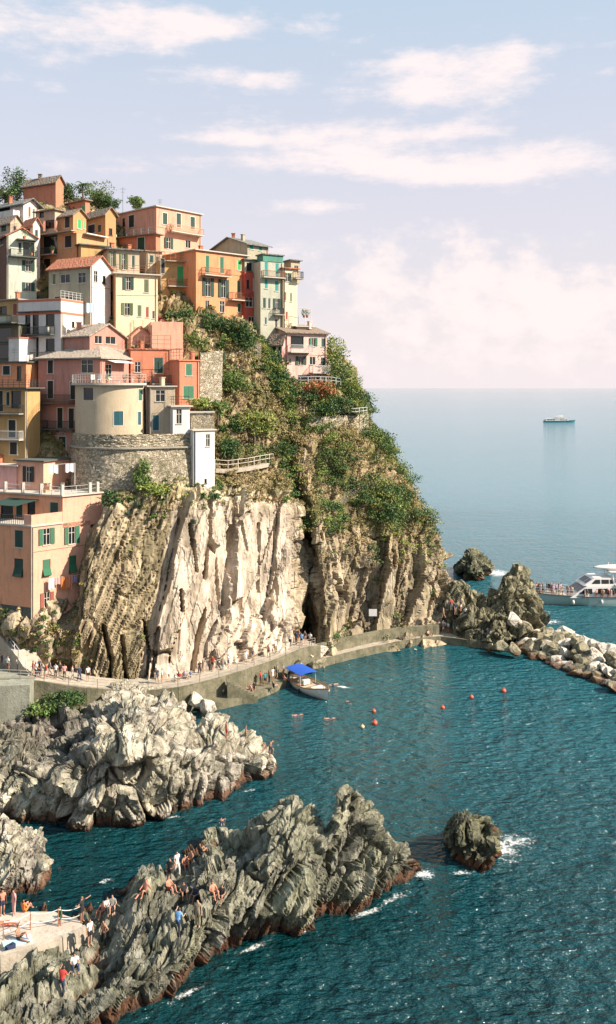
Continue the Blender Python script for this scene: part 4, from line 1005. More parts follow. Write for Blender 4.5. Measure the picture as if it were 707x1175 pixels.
# rose house
h = House('town_house', 'dusty rose house with a pale stone hip roof and white-framed narrow windows')
b = h.block(107, 115, 44, 172, 412, 545, 66, W['rose'], 'hip', TILE_P, rise=2.3, over=.5)
h.win('L 58 421 6 15 w:b;L 58 447 6.5 20 w:b;L 84 448 6 20 w:b;L 100 420 14 15 f;L 69 479.5 6 23 w:b;L 58.5 505.5 4 14 w:g;L 71.6 512 8 22 w:g;L 82 480 6 23 w:b;R 125 425 7 14 f;R 151 421 5 8 x;R 162 424 4 12 f')
h.bal('L', 41, 86, 462, 1.0, 1.0, DCONC, IRON); h.bal('L', 55, 88, 492, 1.0, 1.0, DCONC, IRON)
def rose_extra(s, root):
    q = MB(); u0, z, _ = b.uv('R', 121, 412.5); u1 = b.uv('R', 143, 413)[0]
    pts = [b.pt('R', u0, z, .02), b.pt('R', u1, z, .02), b.pt('R', u1, z-.35, 1.4), b.pt('R', u0, z-.35, 1.4)]
    q.hexa([v-Vector((0, 0, .05)) for v in pts]+pts); q.build('awning', WHITE, root)
    # arch over the entrance
    q = MB(); u, z, yy = b.uv('L', 71.6, 501)
    r_ = .62; prev = None
    for i in range(9):
        a = math.pi*i/8; e = b.pt('L', u+r_*math.cos(a), z+r_*math.sin(a), .05)
        if prev is not None: q.bar(prev, e, .07)
        prev = e
    q.build('door_arch', TRIM, root)
h.fn(rose_extra)
b2 = h.block(110.5, 103, 73, 143, 385, 430, 55, W['rose'], 'gable', TILE_P, rise=1.55, over=.35); h.win('R 113 389 9 11 x;R 127 388 12 12 x;L 85 389 3 4 d:b' if False else 'R 113 389 9 10 x;R 127 389 12 11 x')
h.build()
# salmon group behind the round house
h = House('town_house', 'apricot house with a plain sunlit cream wall, below the cream-yellow house')
h.block(115.5, 173, 126, 210, 372, 425, 14, W['apricot'], 'parapet', W['apricot'], rise=.35)
h.block(116.2, 150, 124, 174, 386, 430, 20, W['apricot'], 'gable', TILE_O, rise=1.3, over=.2); h.build()
h = House('town_house', 'red-orange house with a balcony grille and a small railed terrace, right of the rose house')
b = h.block(112.3, 150, 130, 197, 401, 470, 18, W['deep'], 'flat', TILE_O, over=.15)
h.win('R 182 419 11 18 c:g;R 158 421 7 12 f;R 168 443 8 10 d:b'); h.bal('R', 174, 200, 440, .9, 1.0, CONC, IRON)
h.fn(lambda s, r: rail_top(s, s.blocks[0], 1.7, RIRON)); h.build()
h = House('town_house', 'coral house with green shutters and an orange roof rail beside the scrub')
b = h.block(111.3, 206, 195, 229, 414, 485, 35, W['deep'], 'flat', W['deep'], over=.15)
h.win('R 217 424 8 14 c:m;R 216.6 450 13 15 c:m'); h.fn(lambda s, r: rail_top(s, s.blocks[0], 1.4, RIRON)); h.build()
# ochre block left
h = House('town_house', 'ochre apartment house with two balconies of white chairs, left edge above the pink terrace house')
b = h.block(106, 29, -24, 46, 446, 560, 72, W['ochre'], 'flat', DCONC, over=.5, maxw=6)
h.win('L 1 460 5 24 c:b;L 9 457.5 4.5 16 c:b;L 18.5 458 11 19 d:b;L 14 492 8 20 w:b;L 15.5 514.5 8 14 w:b;L -8 492 6 18 w:b')
h.bal('L', -20, 27, 474, .9, 1.0, CONC, IRON); h.bal('L', -20, 27, 503.5, .9, 1.0, PCONC, WIRON)
h.fn(lambda s, r: rail_top(s, s.blocks[0], .9, IRON)); h.build()
# ---- bottom-left pink house
h = House('town_house', 'big salmon-pink house at the lower left with a wide roof terrace')
D0 = 96
b = h.block(D0, 36, -40, 104, 605, 714, 44, plaster('warm orange pink plaster', (.88, .40, .22)), phiL=67, wallR=W['apricot'])  # left wall's shaded side painted in as a deeper plaster tone
h.win('L 21.5 618 10 20 c:g;L 21.5 651 10 20 v:g;L -10 620 10 20 c:g;R 53.5 615.5 18 19 s:m;R 82.5 614 17 20 s:m;R 53.5 651 9 18 v:m;R 83.5 647 8 19 v:m;R 54 689 15 19 s:r')
bA = b
u2 = b.uv('R', 72, 600)[0]
C2 = b.pt('R', u2, 0)
b2 = h.block(C2.y, 72, -40, 126, 570, 606, 44, plaster('warm orange pink plaster', (.88, .40, .22)), 'flat', PCONC, over=.25, phiL=67, wallR=W['apricot'])
h.win('L 62 584 10 16 c:g;L 36 585 9 20 d:b;L 8 585 14 20 d:b;L 22 584 8 18 c:g')
h.bal('L', -34, 71, 604, 0, 0) if False else None
def pink_extra(s, root):
    q = MB(); z = bA.zt+.003      # loggia floor with solid parapet
    q.hexa([bA.at(-.15, -.15, z), bA.at(-.15, u2-.02, z), bA.at(7.6, u2-.02, z), bA.at(7.6, -.15, z)]+[bA.at(-.15, -.15, z+.18), bA.at(-.15, u2-.02, z+.18), bA.at(7.6, u2-.02, z+.18), bA.at(7.6, -.15, z+.18)])
    q.build('loggia_floor', PCONC, root)
    q = MB(); q.obox(bA.at(0, 0, z+.18), bA.r*(u2-.03), bA.l*.14, Vector((0, 0, 1.15))); q.build('parapet', W['apricot'], root)
    q = MB(); q.obox(bA.at(.14, 0, z+.18), bA.l*.9, bA.r*.14, Vector((0, 0, 1.15))); q.build('parapet', W['apricot'], root)
    railing_on([bA.at(1.1, .1, z+.18), bA.at(7.5, .1, z+.18)], 1.0, IRON, .3, 'railing', root, 2)
    q = MB(); zz = b2.zt-.45      # green awning over the loggia
    pts = [b2.at(3.2, -.1, zz), b2.at(7.5, -.1, zz), b2.at(7.5, -3.0, zz-.5), b2.at(3.2, -3.0, zz-.5)]
    q.hexa([v-Vector((0, 0, .04)) for v in pts]+pts); q.build('awning', plain('dark green canvas', (.025, .06, .045), .8), root)
    z = b2.zt+.165                 # terrace pillars and rails
    P_ = [b2.at(8.2, -.05, z), b2.at(5.6, -.05, z), b2.at(3.0, -.05, z), b2.at(.0, -.05, z), b2.at(-.05, 3.4, z), b2.at(-.05, 4.4, z), b2.at(-.05, b2.wR-.1, z)]
    for e in P_:
        q = MB(); q.box(e+Vector((0, 0, .6)), .32, .32, 1.2, rz=math.radians(44)); q.build('pillar', PCONC, root)
    railing_on(P_, .95, WIRON, 2, 'railing', root, 2, .03)
    q = MB(); q.obox(bA.pt('R', -.06, bA.zb, .01), bA.r*.1, bA.normal('R')*.08, Vector((0, 0, bA.zt-bA.zb))); q.build('drainpipe', CONC, root)
    q = MB(); q.obox(bA.pt('L', .02, bA.zb, .012), bA.l*7.4, bA.normal('L')*.03, Vector((0, 0, 1.6))); q.build('plinth', DCONC, root)
h.fn(pink_extra); h.build(); b2_pink = b2
h = House('terrace_hut', 'small salmon hut with a dark flat roof standing on the pink house terrace', category='hut')
b = h.block(102.8, 50, 19, 84, 530, 572, 66, W['apricot'], 'flat', DCONC, over=.3)
h.win('L 33 544 13 18 s:b'); h.build()
h = House('town_house', 'low pink house wall at the left edge behind the terrace', category='house')
h.block(104.2, 19, -24, None, 535, 575, 75, W['blush'], 'flat', PCONC, maxw=4); h.win('L -8 548 8 12 c:g'); h.build()

h = House('town_house', 'weathered tan house between the orange tower house and the cream-yellow house')
h.block(123.3, 112, 104, 126, 300, 350, 40, W['tan'], 'flat', TILE_B); h.win('R 117 308 4 9 c:g;R 122 308 3 8 c:g'); h.build()
h = House('town_house', 'narrow white house between the mint-white house and the orange tower house')
h.block(125.5, 38, 26, 46, 256, 330, 45, W['white'], 'gable', TILE_O, rise=.8); h.win('R 42 268 4 9 c:g;L 32 266 5 8 c:g'); h.build()
h = House('town_house', 'tan gabled house at the left edge between the white villa and the mint-white house')
h.block(126.5, 12, -20, 26, 255, 300, 50, W['tan'], 'gable', TILE_B, rise=1.1, over=.3); h.win('L 4 262 6 8 c:g;R 17 263 4 8 c:b'); h.build()
h = House('town_house', 'low tan house with a brown roof between the red annex and the ochre house')
h.block(128.2, 168, 156, 186, 288, 330, 30, W['tan'], 'shed', TILE_B, rise=.8, over=.3); h.win('R 174 297 5 9 c:g;R 181 298 4 8 c:g'); h.build()
# ---- round house on its masonry bastion
STONE = None
def stonemat():
    m, t, b = nt('rubble masonry'); p = pos(t)
    nv = t.nodes.new('ShaderNodeTexNoise'); nv.inputs['Scale'].default_value = 1.4; t.links.new(p, nv.inputs['Vector'])
    wv = t.nodes.new('ShaderNodeVectorMath'); wv.operation = 'ADD'; t.links.new(p, wv.inputs[0]); t.links.new(nv.outputs['Color'], wv.inputs[1])
    q = mapping(t, wv.outputs[0], (1, 1, 1.5))
    v = t.nodes.new('ShaderNodeTexVoronoi'); v.inputs['Scale'].default_value = 3.6; t.links.new(q, v.inputs['Vector'])
    e = t.nodes.new('ShaderNodeTexVoronoi'); e.feature = 'DISTANCE_TO_EDGE'; e.inputs['Scale'].default_value = 3.6; t.links.new(q, e.inputs['Vector'])
    s = t.nodes.new('ShaderNodeSeparateColor'); t.links.new(v.outputs['Color'], s.inputs[0])
    c = ramp(t, s.outputs[0], [(0, (.28, .23, .15)), (.4, (.44, .37, .26)), (.7, (.54, .455, .33)), (1, (.62, .53, .41))])
    c = mix(t, maprange(t, noise(t, p, .5, 6, .7), .5, .66, 0, .6), c, (.24, .22, .12))
    c = mix(t, maprange(t, e.outputs['Distance'], 0, .05, .55, 0), c, (.14, .12, .08))
    t.links.new(c, b.inputs['Base Color']); b.inputs['Roughness'].default_value = .95
    n_ = bump(t, b, maprange(t, e.outputs['Distance'], 0, .12), .16); bump(t, b, noise(t, p, 6, 5), .06, 1, n_); return m
STONE = stonemat()
cy, R0 = 108.4, 4.9; cx_ = (133-CX)/F*108.4
def zpx(py, D): return H-(py-HY)/F*D
zr1 = zpx(442, 103.6); zr0 = zpx(499, 103.6); zled = zpx(514, 103.2); zbot = zpx(612, 103)
root = empty('round_house', (cx_, cy, zr0), 'olive-beige house with a rounded front and teal shutters, standing on the stone bastion', 'house', 'houses stacked up the headland')

TANF = W['tan']
mb = MB(); seg = 72; A0, A1 = math.radians(-215), math.radians(-35)
wins = []
def ang(px, r=R0):                       # angle on the drum seen at column px
    k = (px-CX)/F
    # solve (cx+r cos a)/(cy+r sin a)=k, front side
    best = None
    for i in range(2000):
        a = math.radians(-180+180*i/2000); e = abs((cx_+r*math.cos(a))-k*(cy+r*math.sin(a)))
        if best is None or e < best[0]: best = (e, a)
    return best[1]
for x, y, w_, h_, st in ((101.5, 452, 12, 14, 'b'), (161, 453, 4.5, 13, 'm'), (136, 480, 11, 16, 'k'), (160, 480, 4, 15, 'k')):
    a0, a1 = ang(x-w_/2), ang(x+w_/2); a = (a0+a1)/2; D = cy+R0*math.sin(a)
    wins.append((a0, a1, zpx(y+h_/2, D), zpx(y-h_/2, D), st))
AS = sorted(set([A0+(A1-A0)*i/seg for i in range(seg+1)]+[w_[0] for w_ in wins]+[w_[1] for w_ in wins]))
ZS = sorted(set([zr0, zr1]+[w_[2] for w_ in wins]+[w_[3] for w_ in wins]))
def cyp(a, z, r): return Vector((cx_+r*math.cos(a), cy+r*math.sin(a), z))
for i in range(len(AS)-1):
    for j in range(len(ZS)-1):
        am, zm = (AS[i]+AS[i+1])/2, (ZS[j]+ZS[j+1])/2
        if any(w_[0] < am < w_[1] and w_[2] < zm < w_[3] for w_ in wins): continue
        mb.quad(cyp(AS[i], ZS[j], R0), cyp(AS[i+1], ZS[j], R0), cyp(AS[i+1], ZS[j+1], R0), cyp(AS[i], ZS[j+1], R0))
mb.build('wall', plaster('beige grey plaster', (.66, .52, .35), .4), root)
for a0, a1, z0, z1, st in wins:
    q = MB(); r1, r2 = R0+.03, R0-.14
    for (aa, ab, za, zb) in ((a0-.012, a0+.006, z0, z1), (a1-.006, a1+.012, z0, z1), (a0-.012, a1+.012, z1, z1+.08), (a0-.02, a1+.02, z0-.1, z0)):
        q.hexa([cyp(aa, za, r1), cyp(ab, za, r1), cyp(ab, za, r2), cyp(aa, za, r2), cyp(aa, zb, r1), cyp(ab, zb, r1), cyp(ab, zb, r2), cyp(aa, zb, r2)])
    fr = q.build('window', TRIM, root)
    q = MB(); q.quad(cyp(a0, z0, R0-.12), cyp(a1, z0, R0-.12), cyp(a1, z1, R0-.12), cyp(a0, z1, R0-.12)); q.build('pane', GLASS, fr)
    if st != 'b':
        am = (a0+a1)/2
        for x0_, x1_ in ((a0+.004, am-.002), (am+.002, a1-.004)):
            q = MB(); q.hexa([cyp(x0_, z0, R0-.02), cyp(x1_, z0, R0-.02), cyp(x1_, z0, R0-.06), cyp(x0_, z0, R0-.06), cyp(x0_, z1, R0-.02), cyp(x1_, z1, R0-.02), cyp(x1_, z1, R0-.06), cyp(x0_, z1, R0-.06)])
            q.build('shutter', SH[st], fr)
q = MB()                                   # terrace slab and rail
n = 40; aT = [math.radians(-215)+(A1-math.radians(-215))*i/n for i in range(n+1)]
for i in range(n):
    a, b_ = aT[i], aT[i+1]
    q.hexa([cyp(a, zr1+.003, R0+.45), cyp(b_, zr1+.003, R0+.45), cyp(b_, zr1+.003, .3), cyp(a, zr1+.003, .3), cyp(a, zr1+.26, R0+.45), cyp(b_, zr1+.26, R0+.45), cyp(b_, zr1+.26, .3), cyp(a, zr1+.26, .3)])
q.build('roof_terrace', PCONC, root)
railing_on([cyp(a, zr1+.26, R0+.35) for a in aT], 1.05, WIRON, .35, 'railing', root, 3, .025)
q = MB(); aP = ang(168); q.bar(cyp(aP, zr0, R0+.12), cyp(aP, zr1, R0+.12), .1, n=8); q.bar(cyp(aP+.05, zr0, R0+.12), cyp(aP+.05, zr1, R0+.12), .07, n=8); q.build('drainpipe', CONC, root)
h = House('town_house', 'narrow tan house with a teal door, attached right of the round house')
b = h.block(105.2, 171, 164, 201, 444, 516, 14, W['tan'], 'flat', PCONC, over=.25)
h.win('R 184 454 11 13 x;R 179 485 8 18 c:k;R 179 501 7 5 d:b')
h.build()
h = House('white_tower', 'short bluish-white block with a railed roof, right of the teal door', category='tower')
b = h.block(104.4, 198.5, 194, 218, 467, 530, 22, W['pale'], 'flat', PCONC, over=.3)
h.win('R 205.5 477.5 6.5 17 x;R 203.8 501 4 6 d:b'); h.fn(lambda s, r: rail_top(s, s.blocks[0], 1.1, IRON)); h.build()
h = House('white_tower', 'tall slim white tower with one small window high up, standing free against the cliff top', category='tower')
b = h.block(104.3, 222, 218.5, 246.5, 494.5, 563, 30, W['pale'], 'flat', PCONC, over=.18)
h.win('R 238.7 505 5 14 f;R 236 552 2.6 5 d:b'); h.build()
h = House('stone_store', 'square rubble-stone block with a pale cap, directly behind the slim white tower', category='stone building')
h.block(107.5, 219, 216, 245, 474, 520, 6, STONE, 'flat', PCONC, over=.15); h.build()
# bastion wall
plan = [(80, 112.5), (82, 108.5), (89, 105.3), (103, 103.3), (120, 102.6), (140, 102.4), (160, 102.8), (180, 103.6), (200, 104.3), (216, 105.0), (228, 106.5), (230, 111)]
def bast(name, z0, z1, g0, g1, label):
    U = np.linspace(0, len(plan)-1, 120); A = cat(np.array([P(x, 500, D) for x, D in plan]), U)
    rows = []
    nzz = 60
    for j in range(nzz):
        tt = j/(nzz-1); z = z0+(z1-z0)*tt; g = g0+(g1-g0)*tt
        B = A.copy(); B[:, 2] = z; c = np.array((cx_+2, cy+3, 0)); dv = B-c; dv[:, 2] = 0; dv /= np.linalg.norm(dv, axis=1, keepdims=True)
        B = B+dv*g; rows.append(B)
    G = np.array(rows).swapaxes(0, 1); q = G.reshape(-1, 3)
    F1, F2, ID, DV = voro(q/np.array((.42, .42, .3)), 600); e = np.clip((F2-F1)/.25, 0, 1); hh = h3(ID[:, 0], ID[:, 1], ID[:, 2], 5)
    nn = grid_normals(G).reshape(-1, 3); nn = nn if nn[len(nn)//2, 1] < 0 else -nn
    G = (q+nn*((e-.8)*.09+hh*.08+fbm(q*.4, 3, 8)*.3)[:, None]).reshape(G.shape)
    o = grid_mesh(name, G, STONE, True, None, label, 'stone wall')
    return o
bast('bastion_wall', zbot, zled, .9, .1, 'high curved rubble-stone bastion under the round house')
bast('foundation_wall', zled+.02, zr0+.1, .0, .0, 'low band of rubble stone between the ledge and the round house')
q = MB(); U = np.linspace(0, len(plan)-1, 60); A = [Vector(a) for a in cat(np.array([P(x, 500, D) for x, D in plan]), U).tolist()]
for a, b_ in zip(A[:-1], A[1:]):
    c = Vector((cx_+2, cy+3, 0))
    def off(v, g): d_ = Vector((v.x-c.x, v.y-c.y, 0)).normalized(); return Vector((v.x, v.y, 0))+d_*g
    ps = [off(a, .45), off(b_, .45), off(b_, -.6), off(a, -.6)]
    q.hexa([v+Vector((0, 0, zled-.08)) for v in ps]+[v+Vector((0, 0, zled+.1)) for v in ps])
o = q.build('stone_ledge', CONC); tag(o, 'thin dark stone ledge running round the bastion', 'ledge')
# ================================================================== VEGETATION
def leaf_mesh(name, cents, rads, n, size, mats, parent=None, seed=0, flat=.0, up=.3):
    """cents Nx3, rads Nx3, n leaves for each clump"""
    rng = np.random.default_rng(seed); cents = np.asarray(cents, float); rads = np.asarray(rads, float)
    k = len(cents); C = np.repeat(cents, n, 0); R = np.repeat(rads, n, 0)
    v = rng.normal(size=(k*n, 3)); v /= np.linalg.norm(v, axis=1, keepdims=True); rr = rng.random(k*n)**.45
    v[:, 2] = np.abs(v[:, 2])*(1-flat)+v[:, 2]*flat if flat < 1 else v[:, 2]
    Q = C+v*R*rr[:, None]
    a = rng.normal(size=(k*n, 3)); a[:, 2] += up*rng.normal(size=k*n); a /= np.linalg.norm(a, axis=1, keepdims=True)
    b = rng.normal(size=(k*n, 3)); b -= a*(a*b).sum(1, keepdims=True); b /= np.linalg.norm(b, axis=1, keepdims=True)
    s = size*(.55+.9*rng.random(k*n))[:, None]
    V = np.stack([Q-a*s, Q+b*s*.5, Q+a*s, Q-b*s*.5], 1).reshape(-1, 3)
    off = V.mean(0); off[2] = V[:, 2].min()
    if parent is not None:
        off = np.zeros(3); q = parent
        while q is not None: off += np.array(q.location); q = q.parent
    me = bpy.data.meshes.new(name); nq = k*n; V = V-off
    me.vertices.add(nq*4); me.vertices.foreach_set('co', V.astype(np.float32).ravel())
    me.loops.add(nq*4); me.loops.foreach_set('vertex_index', np.arange(nq*4, dtype=np.int32))
    me.polygons.add(nq); me.polygons.foreach_set('loop_start', np.arange(0, nq*4, 4, dtype=np.int32))
    me.update(calc_edges=True)
    o = link_mesh(name, me, mats, parent, off.tolist() if parent is None else None)
    return o
LG = leafmat('leaf deep green', (.022, .055, .018), (.06, .12, .034), (.10, .12, .035))
LM = leafmat('leaf mid green', (.065, .125, .028), (.14, .20, .055), (.17, .18, .06))
LY = leafmat('leaf yellow green', (.15, .21, .04), (.25, .29, .075), (.28, .24, .08))
LD = leafmat('dry grass straw', (.22, .17, .075), (.34, .26, .12), (.19, .18, .07))
LR = leafmat('rusty orange leaves', (.34, .12, .05), (.44, .17, .07), (.16, .15, .05))
LP = leafmat('magenta blossom', (.42, .05, .10), (.30, .06, .09), (.05, .09, .03))
LE = leafmat('blue grey agave leaf', (.10, .16, .11), (.15, .21, .14))
BARK = plain('bark', (.11, .085, .06), .9, 0, .2, 5, .03)
def scatter(n, mask, seed, jitter=.1):
    rng = np.random.default_rng(seed); w_ = mask/mask.sum(); idx = rng.choice(len(w_), n, p=w_)
    return CL['p'][idx]+rng.normal(size=(n, 3))*jitter, CL['n'][idx]
cp = CL['p']; cpx, cpy = CL['px'], CL['py']
vis = (cpx > -20) & (cpx < 545) & (cp[:, 1] < 150) & (cpy < 760) & (cpy > 190)
hang = (cpx > 225)
nzA = fbm(cp*.16, 4, 700); nzB = fbm(cp*.4, 4, 710)
edgeln = 565+20*fbm(cp*.12, 3, 720)
upz = np.clip(CL['top'], 0, 1)
m1 = vis*upz*ss(nzA+nzB*.6, -.03, .14)*np.where(cpx > 225, 1.0, .5)
low = vis*(cpy > 520)*CL['rest']*ss(nzA+nzB, .10, .22)*.25*(cpx > 338)
layv = vis*CL['lay']*ss(nzB, .05, .16)*.12
lft = vis*(cpx < 90)*(cpy > 690)*.5
def scrub(name, n, mask, seed, mat, r, nl, sz, label, zs=.8):
    c, n_ = scatter(n, mask, seed); rng = np.random.default_rng(seed); rr = r*(.5+rng.random(n)*1.0)
    c = c+n_*(rr*.35)[:, None]
    o = leaf_mesh(name, c, np.stack([rr, rr, rr*zs], 1), nl, sz, mat, None, seed); tag(o, label, 'scrub', None, 'stuff'); return o
scrub('scrub', 900, m1+low+layv*.6+lft*.25, 801, LG, .75, 46, .13, 'dark green scrub covering the upper slopes of the headland')
scrub('scrub', 1300, m1*ss(nzB, -.15, .1)+low*.8+layv+lft*.4, 802, LM, .65, 44, .12, 'mid green bushes and climbers on the headland')
scrub('scrub', 1100, m1*ss(-nzB, -.12, .1)+layv, 803, LY, .6, 40, .11, 'yellow green shrubs between the darker scrub')
scrub('dry_grass', 2100, vis*upz*ss(-nzA, -.15, .15)+low+layv*1.5+lft, 804, LD, .5, 40, .12, 'straw coloured dry grass on the upper slopes and ledges', 1.0)
scrub('dry_grass', 120, vis*upz*(cpx > 300)*ss(nzB, .0, .2), 805, LR, .5, 40, .11, 'rusty orange dry heather on the slopes')

scrub('scrub', 90, m1*(cpx > 235), 811, LG, 1.5, 260, .15, 'large rounded dark bushes scattered over the green slope')
scrub('scrub', 80, m1*(cpx > 235)*ss(nzB, -.1, .1), 812, LY, 1.2, 200, .13, 'large yellow green bushes scattered over the green slope')
def tree(name, label, px, py, D, w_, h_, mat, cat_='tree', group=None, n=2200, size=.14, lobes=9, seed=0, trunk=True):
    """crown centred at px,py; w_, h_ crown width and height in metres"""
    rng = np.random.default_rng(seed+900); c = P(px, py, D); base = Vector((c.x, c.y, c.z-h_*.75))
    root = empty(name, base, label, cat_, group)
    cs = []; rs = []
    for i in range(lobes):
        v = rng.normal(size=3); v /= np.linalg.norm(v); r = .26+.2*rng.random()
        cs.append([c.x+v[0]*w_*.30, c.y+v[1]*w_*.30, c.z+v[2]*h_*.30]); rs.append([w_*r, w_*r, h_*r*.85])
    # clumps inside every lobe
    cc = []; cr = []
    for q, r in zip(cs, rs):
        for j in range(9):
            v = rng.normal(size=3); v /= np.linalg.norm(v); k = .7+.35*rng.random(); cc.append([q[0]+v[0]*r[0]*k, q[1]+v[1]*r[1]*k, q[2]+v[2]*r[2]*k]); e = .14+.10*rng.random(); cr.append([w_*e, w_*e, h_*e])
    leaf_mesh('crown', cc, cr, max(8, n//len(cc)), size, mat, root, seed, 1.0)
    if trunk:
        q = MB(); q.bar(base-Vector((0, 0, 1.0)), c, w_*.045+.05, 0, 7, w_*.02+.02)
        for l in cs[:6]: q.bar(c.lerp(base, .35), Vector(l), w_*.02+.02, 0, 5, .02)
        q.build('trunk', BARK, root)
    return root
T = [
 (205,366,123.5,3.2,3.0,LG,'dark round bush at the foot of the ochre house with bright green shutters'),
 (189,371,122.6,2.4,1.4,LP,'magenta bougainvillea on the wall above the cream terrace wall'),
 (246,374,123,3.4,3.4,LG,'dark green tree under the large orange house, leftmost of a row of three'),
 (266,378,122.6,3.4,3.6,LG,'dark green tree under the large orange house, middle one of three'),
 (284,388,122,3.6,3.8,LG,'dark green tree under the narrow red house, rightmost of a row of three'),
 (222,392,119.5,3.0,2.0,LM,'leafy green hedge bush beside the plain cream terrace wall'),
 (232,462,110.5,2.6,1.4,LY,'bright green bush in the small garden right of the coral house'),
 (250,468,111,2.0,1.6,LM,'green shrub above the slim white tower, beside the coral house garden'),
 (392,432,130.5,4.0,4.6,LM,'leafy tree leaning out behind the pink villa at the cliff edge'),
 (384,404,132,3.6,4.6,LY,'airy yellow-green tree rising right of the pink villa roof'),
 (401,444,131.5,3.2,4.0,LY,'pale feathery tree on the skyline, farthest right of the villa garden'),
 (368,447,126,4.0,2.2,LR,'orange-red flowering bush under the pink villa balconies'),
 (350,458,125.5,3.6,2.0,LG,'dark green bush below the villa terrace rail, left of the orange bush'),
 (372,468,125,3.6,2.4,LG,'dense dark bush below the orange-red bush, above the terrace path'),
 (392,466,126,3.0,2.2,LG,'dark bush near the dark sunshade on the villa garden edge'),
 (330,462,124,3.0,2.2,LM,'green bush beside the villa stairs'),
 (300,520,117,4.0,2.4,LM,'large green bush above the footpath rail'),
 (318,512,118.5,3.6,2.0,LG,'dark bush just above the middle of the footpath rail'),
 (262,512,111.5,2.8,2.4,LG,'dark bush just right of the slim white tower'),
 (292,486,116,5.0,3.4,LY,'big olive-yellow bush on the slope between tower and villa'),
 (270,440,118,3.6,3.0,LM,'ragged green bush on the slope right of the coral house'),
 (20,212,141,4.0,4.4,LG,'tall dark tree on the skyline left of the red top house'),
 (6,222,140,5.0,3.4,LM,'broad green tree on the skyline at the left edge'),
 (110,222,141,4.6,3.6,LM,'green leafy tree on the skyline right of the small palm'),
 (120,232,139,3.6,2.4,LG,'low dark hedge bush right of the leafy skyline tree'),
 (156,232,141,2.4,1.6,LM,'small bush on the skyline left of the pink flat-roofed house'),
 (78,222,141,4.0,2.6,LG,'dark bush on the skyline between the red top house and the palm'),
 (163,545,101.6,2.0,3.4,LM,'ivy bush climbing the middle of the stone bastion'),
 (130,572,100.6,2.4,1.6,LG,'dark bush at the left foot of the stone bastion'),
 (176,560,101.2,2.6,1.6,LY,'yellowish bush at the right foot of the stone bastion'),
 (74,804,91.6,3.6,1.5,LG,'green weeds under the left end of the walkway'),
 (50,812,91.0,3.0,1.3,LM,'low green bush under the walkway wall, lower left'),
]
for i, (px, py, D, w_, h_, mat, lab) in enumerate(T):
    kind = 'tree' if 'tree' in lab else 'bush'
    tree(kind, lab, px, py, D, w_, h_, mat, kind, 'trees and bushes of the headland', n=2200 if w_ > 3 else 1300, seed=i*7+1, size=.15 if 'feathery' not in lab else .10)
# palm
c = P(95, 212, 138); root = empty('palm_tree', c-Vector((0, 0, 3.5)), 'small dark palm with arching fronds on the skyline', 'palm')
q = MB(); q.bar(c-Vector((0, 0, 4.5)), c, .16, 0, 8, .12); q.build('trunk', BARK, root)
q = MB(); rng = random.Random(4)
for i in range(22):
    a = i*2.4; L = 1.5+rng.random()*.5; lift = rng.uniform(-.2, 1.0); prev = None
    for j in range(7):
        s_ = j/6; e = c+Vector((math.cos(a)*L*s_, math.sin(a)*L*s_, lift*L*s_-1.1*s_*s_*L*.8)); 
        if prev is not None:
            d = (e-prev).normalized(); w1_ = d.cross(Vector((0, 0, 1))).normalized()*.30*(1.1-s_)
            q.poly([prev, e, e+w1_-Vector((0, 0, .16))]); q.poly([prev, e, e-w1_-Vector((0, 0, .16))]); q.bar(prev, e, .02)
        prev = e
q.build('crown', LG, root)
# agaves
for i, (px, py, lab) in enumerate(((158,582,'large blue-grey agave at the top of the layered rock, below the bastion'),(146,592,'smaller blue-grey agave left of the large one below the bastion'),(434,494,'spiky agave on the right skyline of the headland'),(448,540,'agave beside the fence of safety netting'),(497,598,'lowest agave on the right skyline of the headland'),(222,600,'agave clinging above the pale slabs'))):
    e, n_ = hit(px if px != 497 else 492, py); root = None; q = MB(); rr = 1.0 if i == 0 else .7
    for k in range(26):
        a = k*2.39996; el_ = math.radians(15+60*(k/26)); d = Vector((math.cos(a)*math.cos(el_), math.sin(a)*math.cos(el_), math.sin(el_))); s_ = d.cross(Vector((0, 0, 1))).normalized()*.09
        m_ = e+d*rr*.5; q.poly([e-s_, m_-s_*1.2, e+d*rr, m_+s_*1.2, e+s_])
    o = q.build('agave', LE); tag(o, lab, 'agave', 'agaves on the rock')

# ================================================================== WALKWAYS
def world_line(pts): return [PZ(*q) for q in pts]
def densify(pts, step=.8):
    A = np.array([tuple(p_) for p_ in pts]); U = []
    for i in range(len(A)-1):
        n = max(2, int(np.linalg.norm(A[i+1]-A[i])/step)); U += [i+k/n for k in range(n)]
    U.append(len(A)-1); return [Vector(v) for v in cat(A, np.array(U)).tolist()]
def offs(pts, d):
    out = []
    for i, p_ in enumerate(pts):
        a = pts[max(0, i-1)]; b = pts[min(len(pts)-1, i+1)]; t_ = (b-a); t_.z = 0; t_.normalize(); out.append(p_+Vector((t_.y, -t_.x, 0))*d)
    return out                                   # d>0: toward the viewer for lines running right
def ribbon(name, pts, front, back, zdrop, mat, label=None, kind='structure', cat_=None, zbase=None, collide=True):
    A = offs(pts, front); B = offs(pts, -back); q = MB()
    for i in range(len(pts)-1):
        a, b, c, d = A[i], A[i+1], B[i+1], B[i]
        lo = lambda v: Vector((v.x, v.y, (v.z-zdrop) if zbase is None else zbase))
        q.quad(a, b, c, d); q.quad(lo(a), lo(b), b, a); q.quad(d, c, lo(c), lo(d))
    q.quad(lo(A[0]), A[0], B[0], lo(B[0])); q.quad(lo(A[-1]), A[-1], B[-1], lo(B[-1]))
    if collide: ray_add(q.v, q.f)
    o = q.build(name, mat); tag(o, label, cat_, None, kind); return o
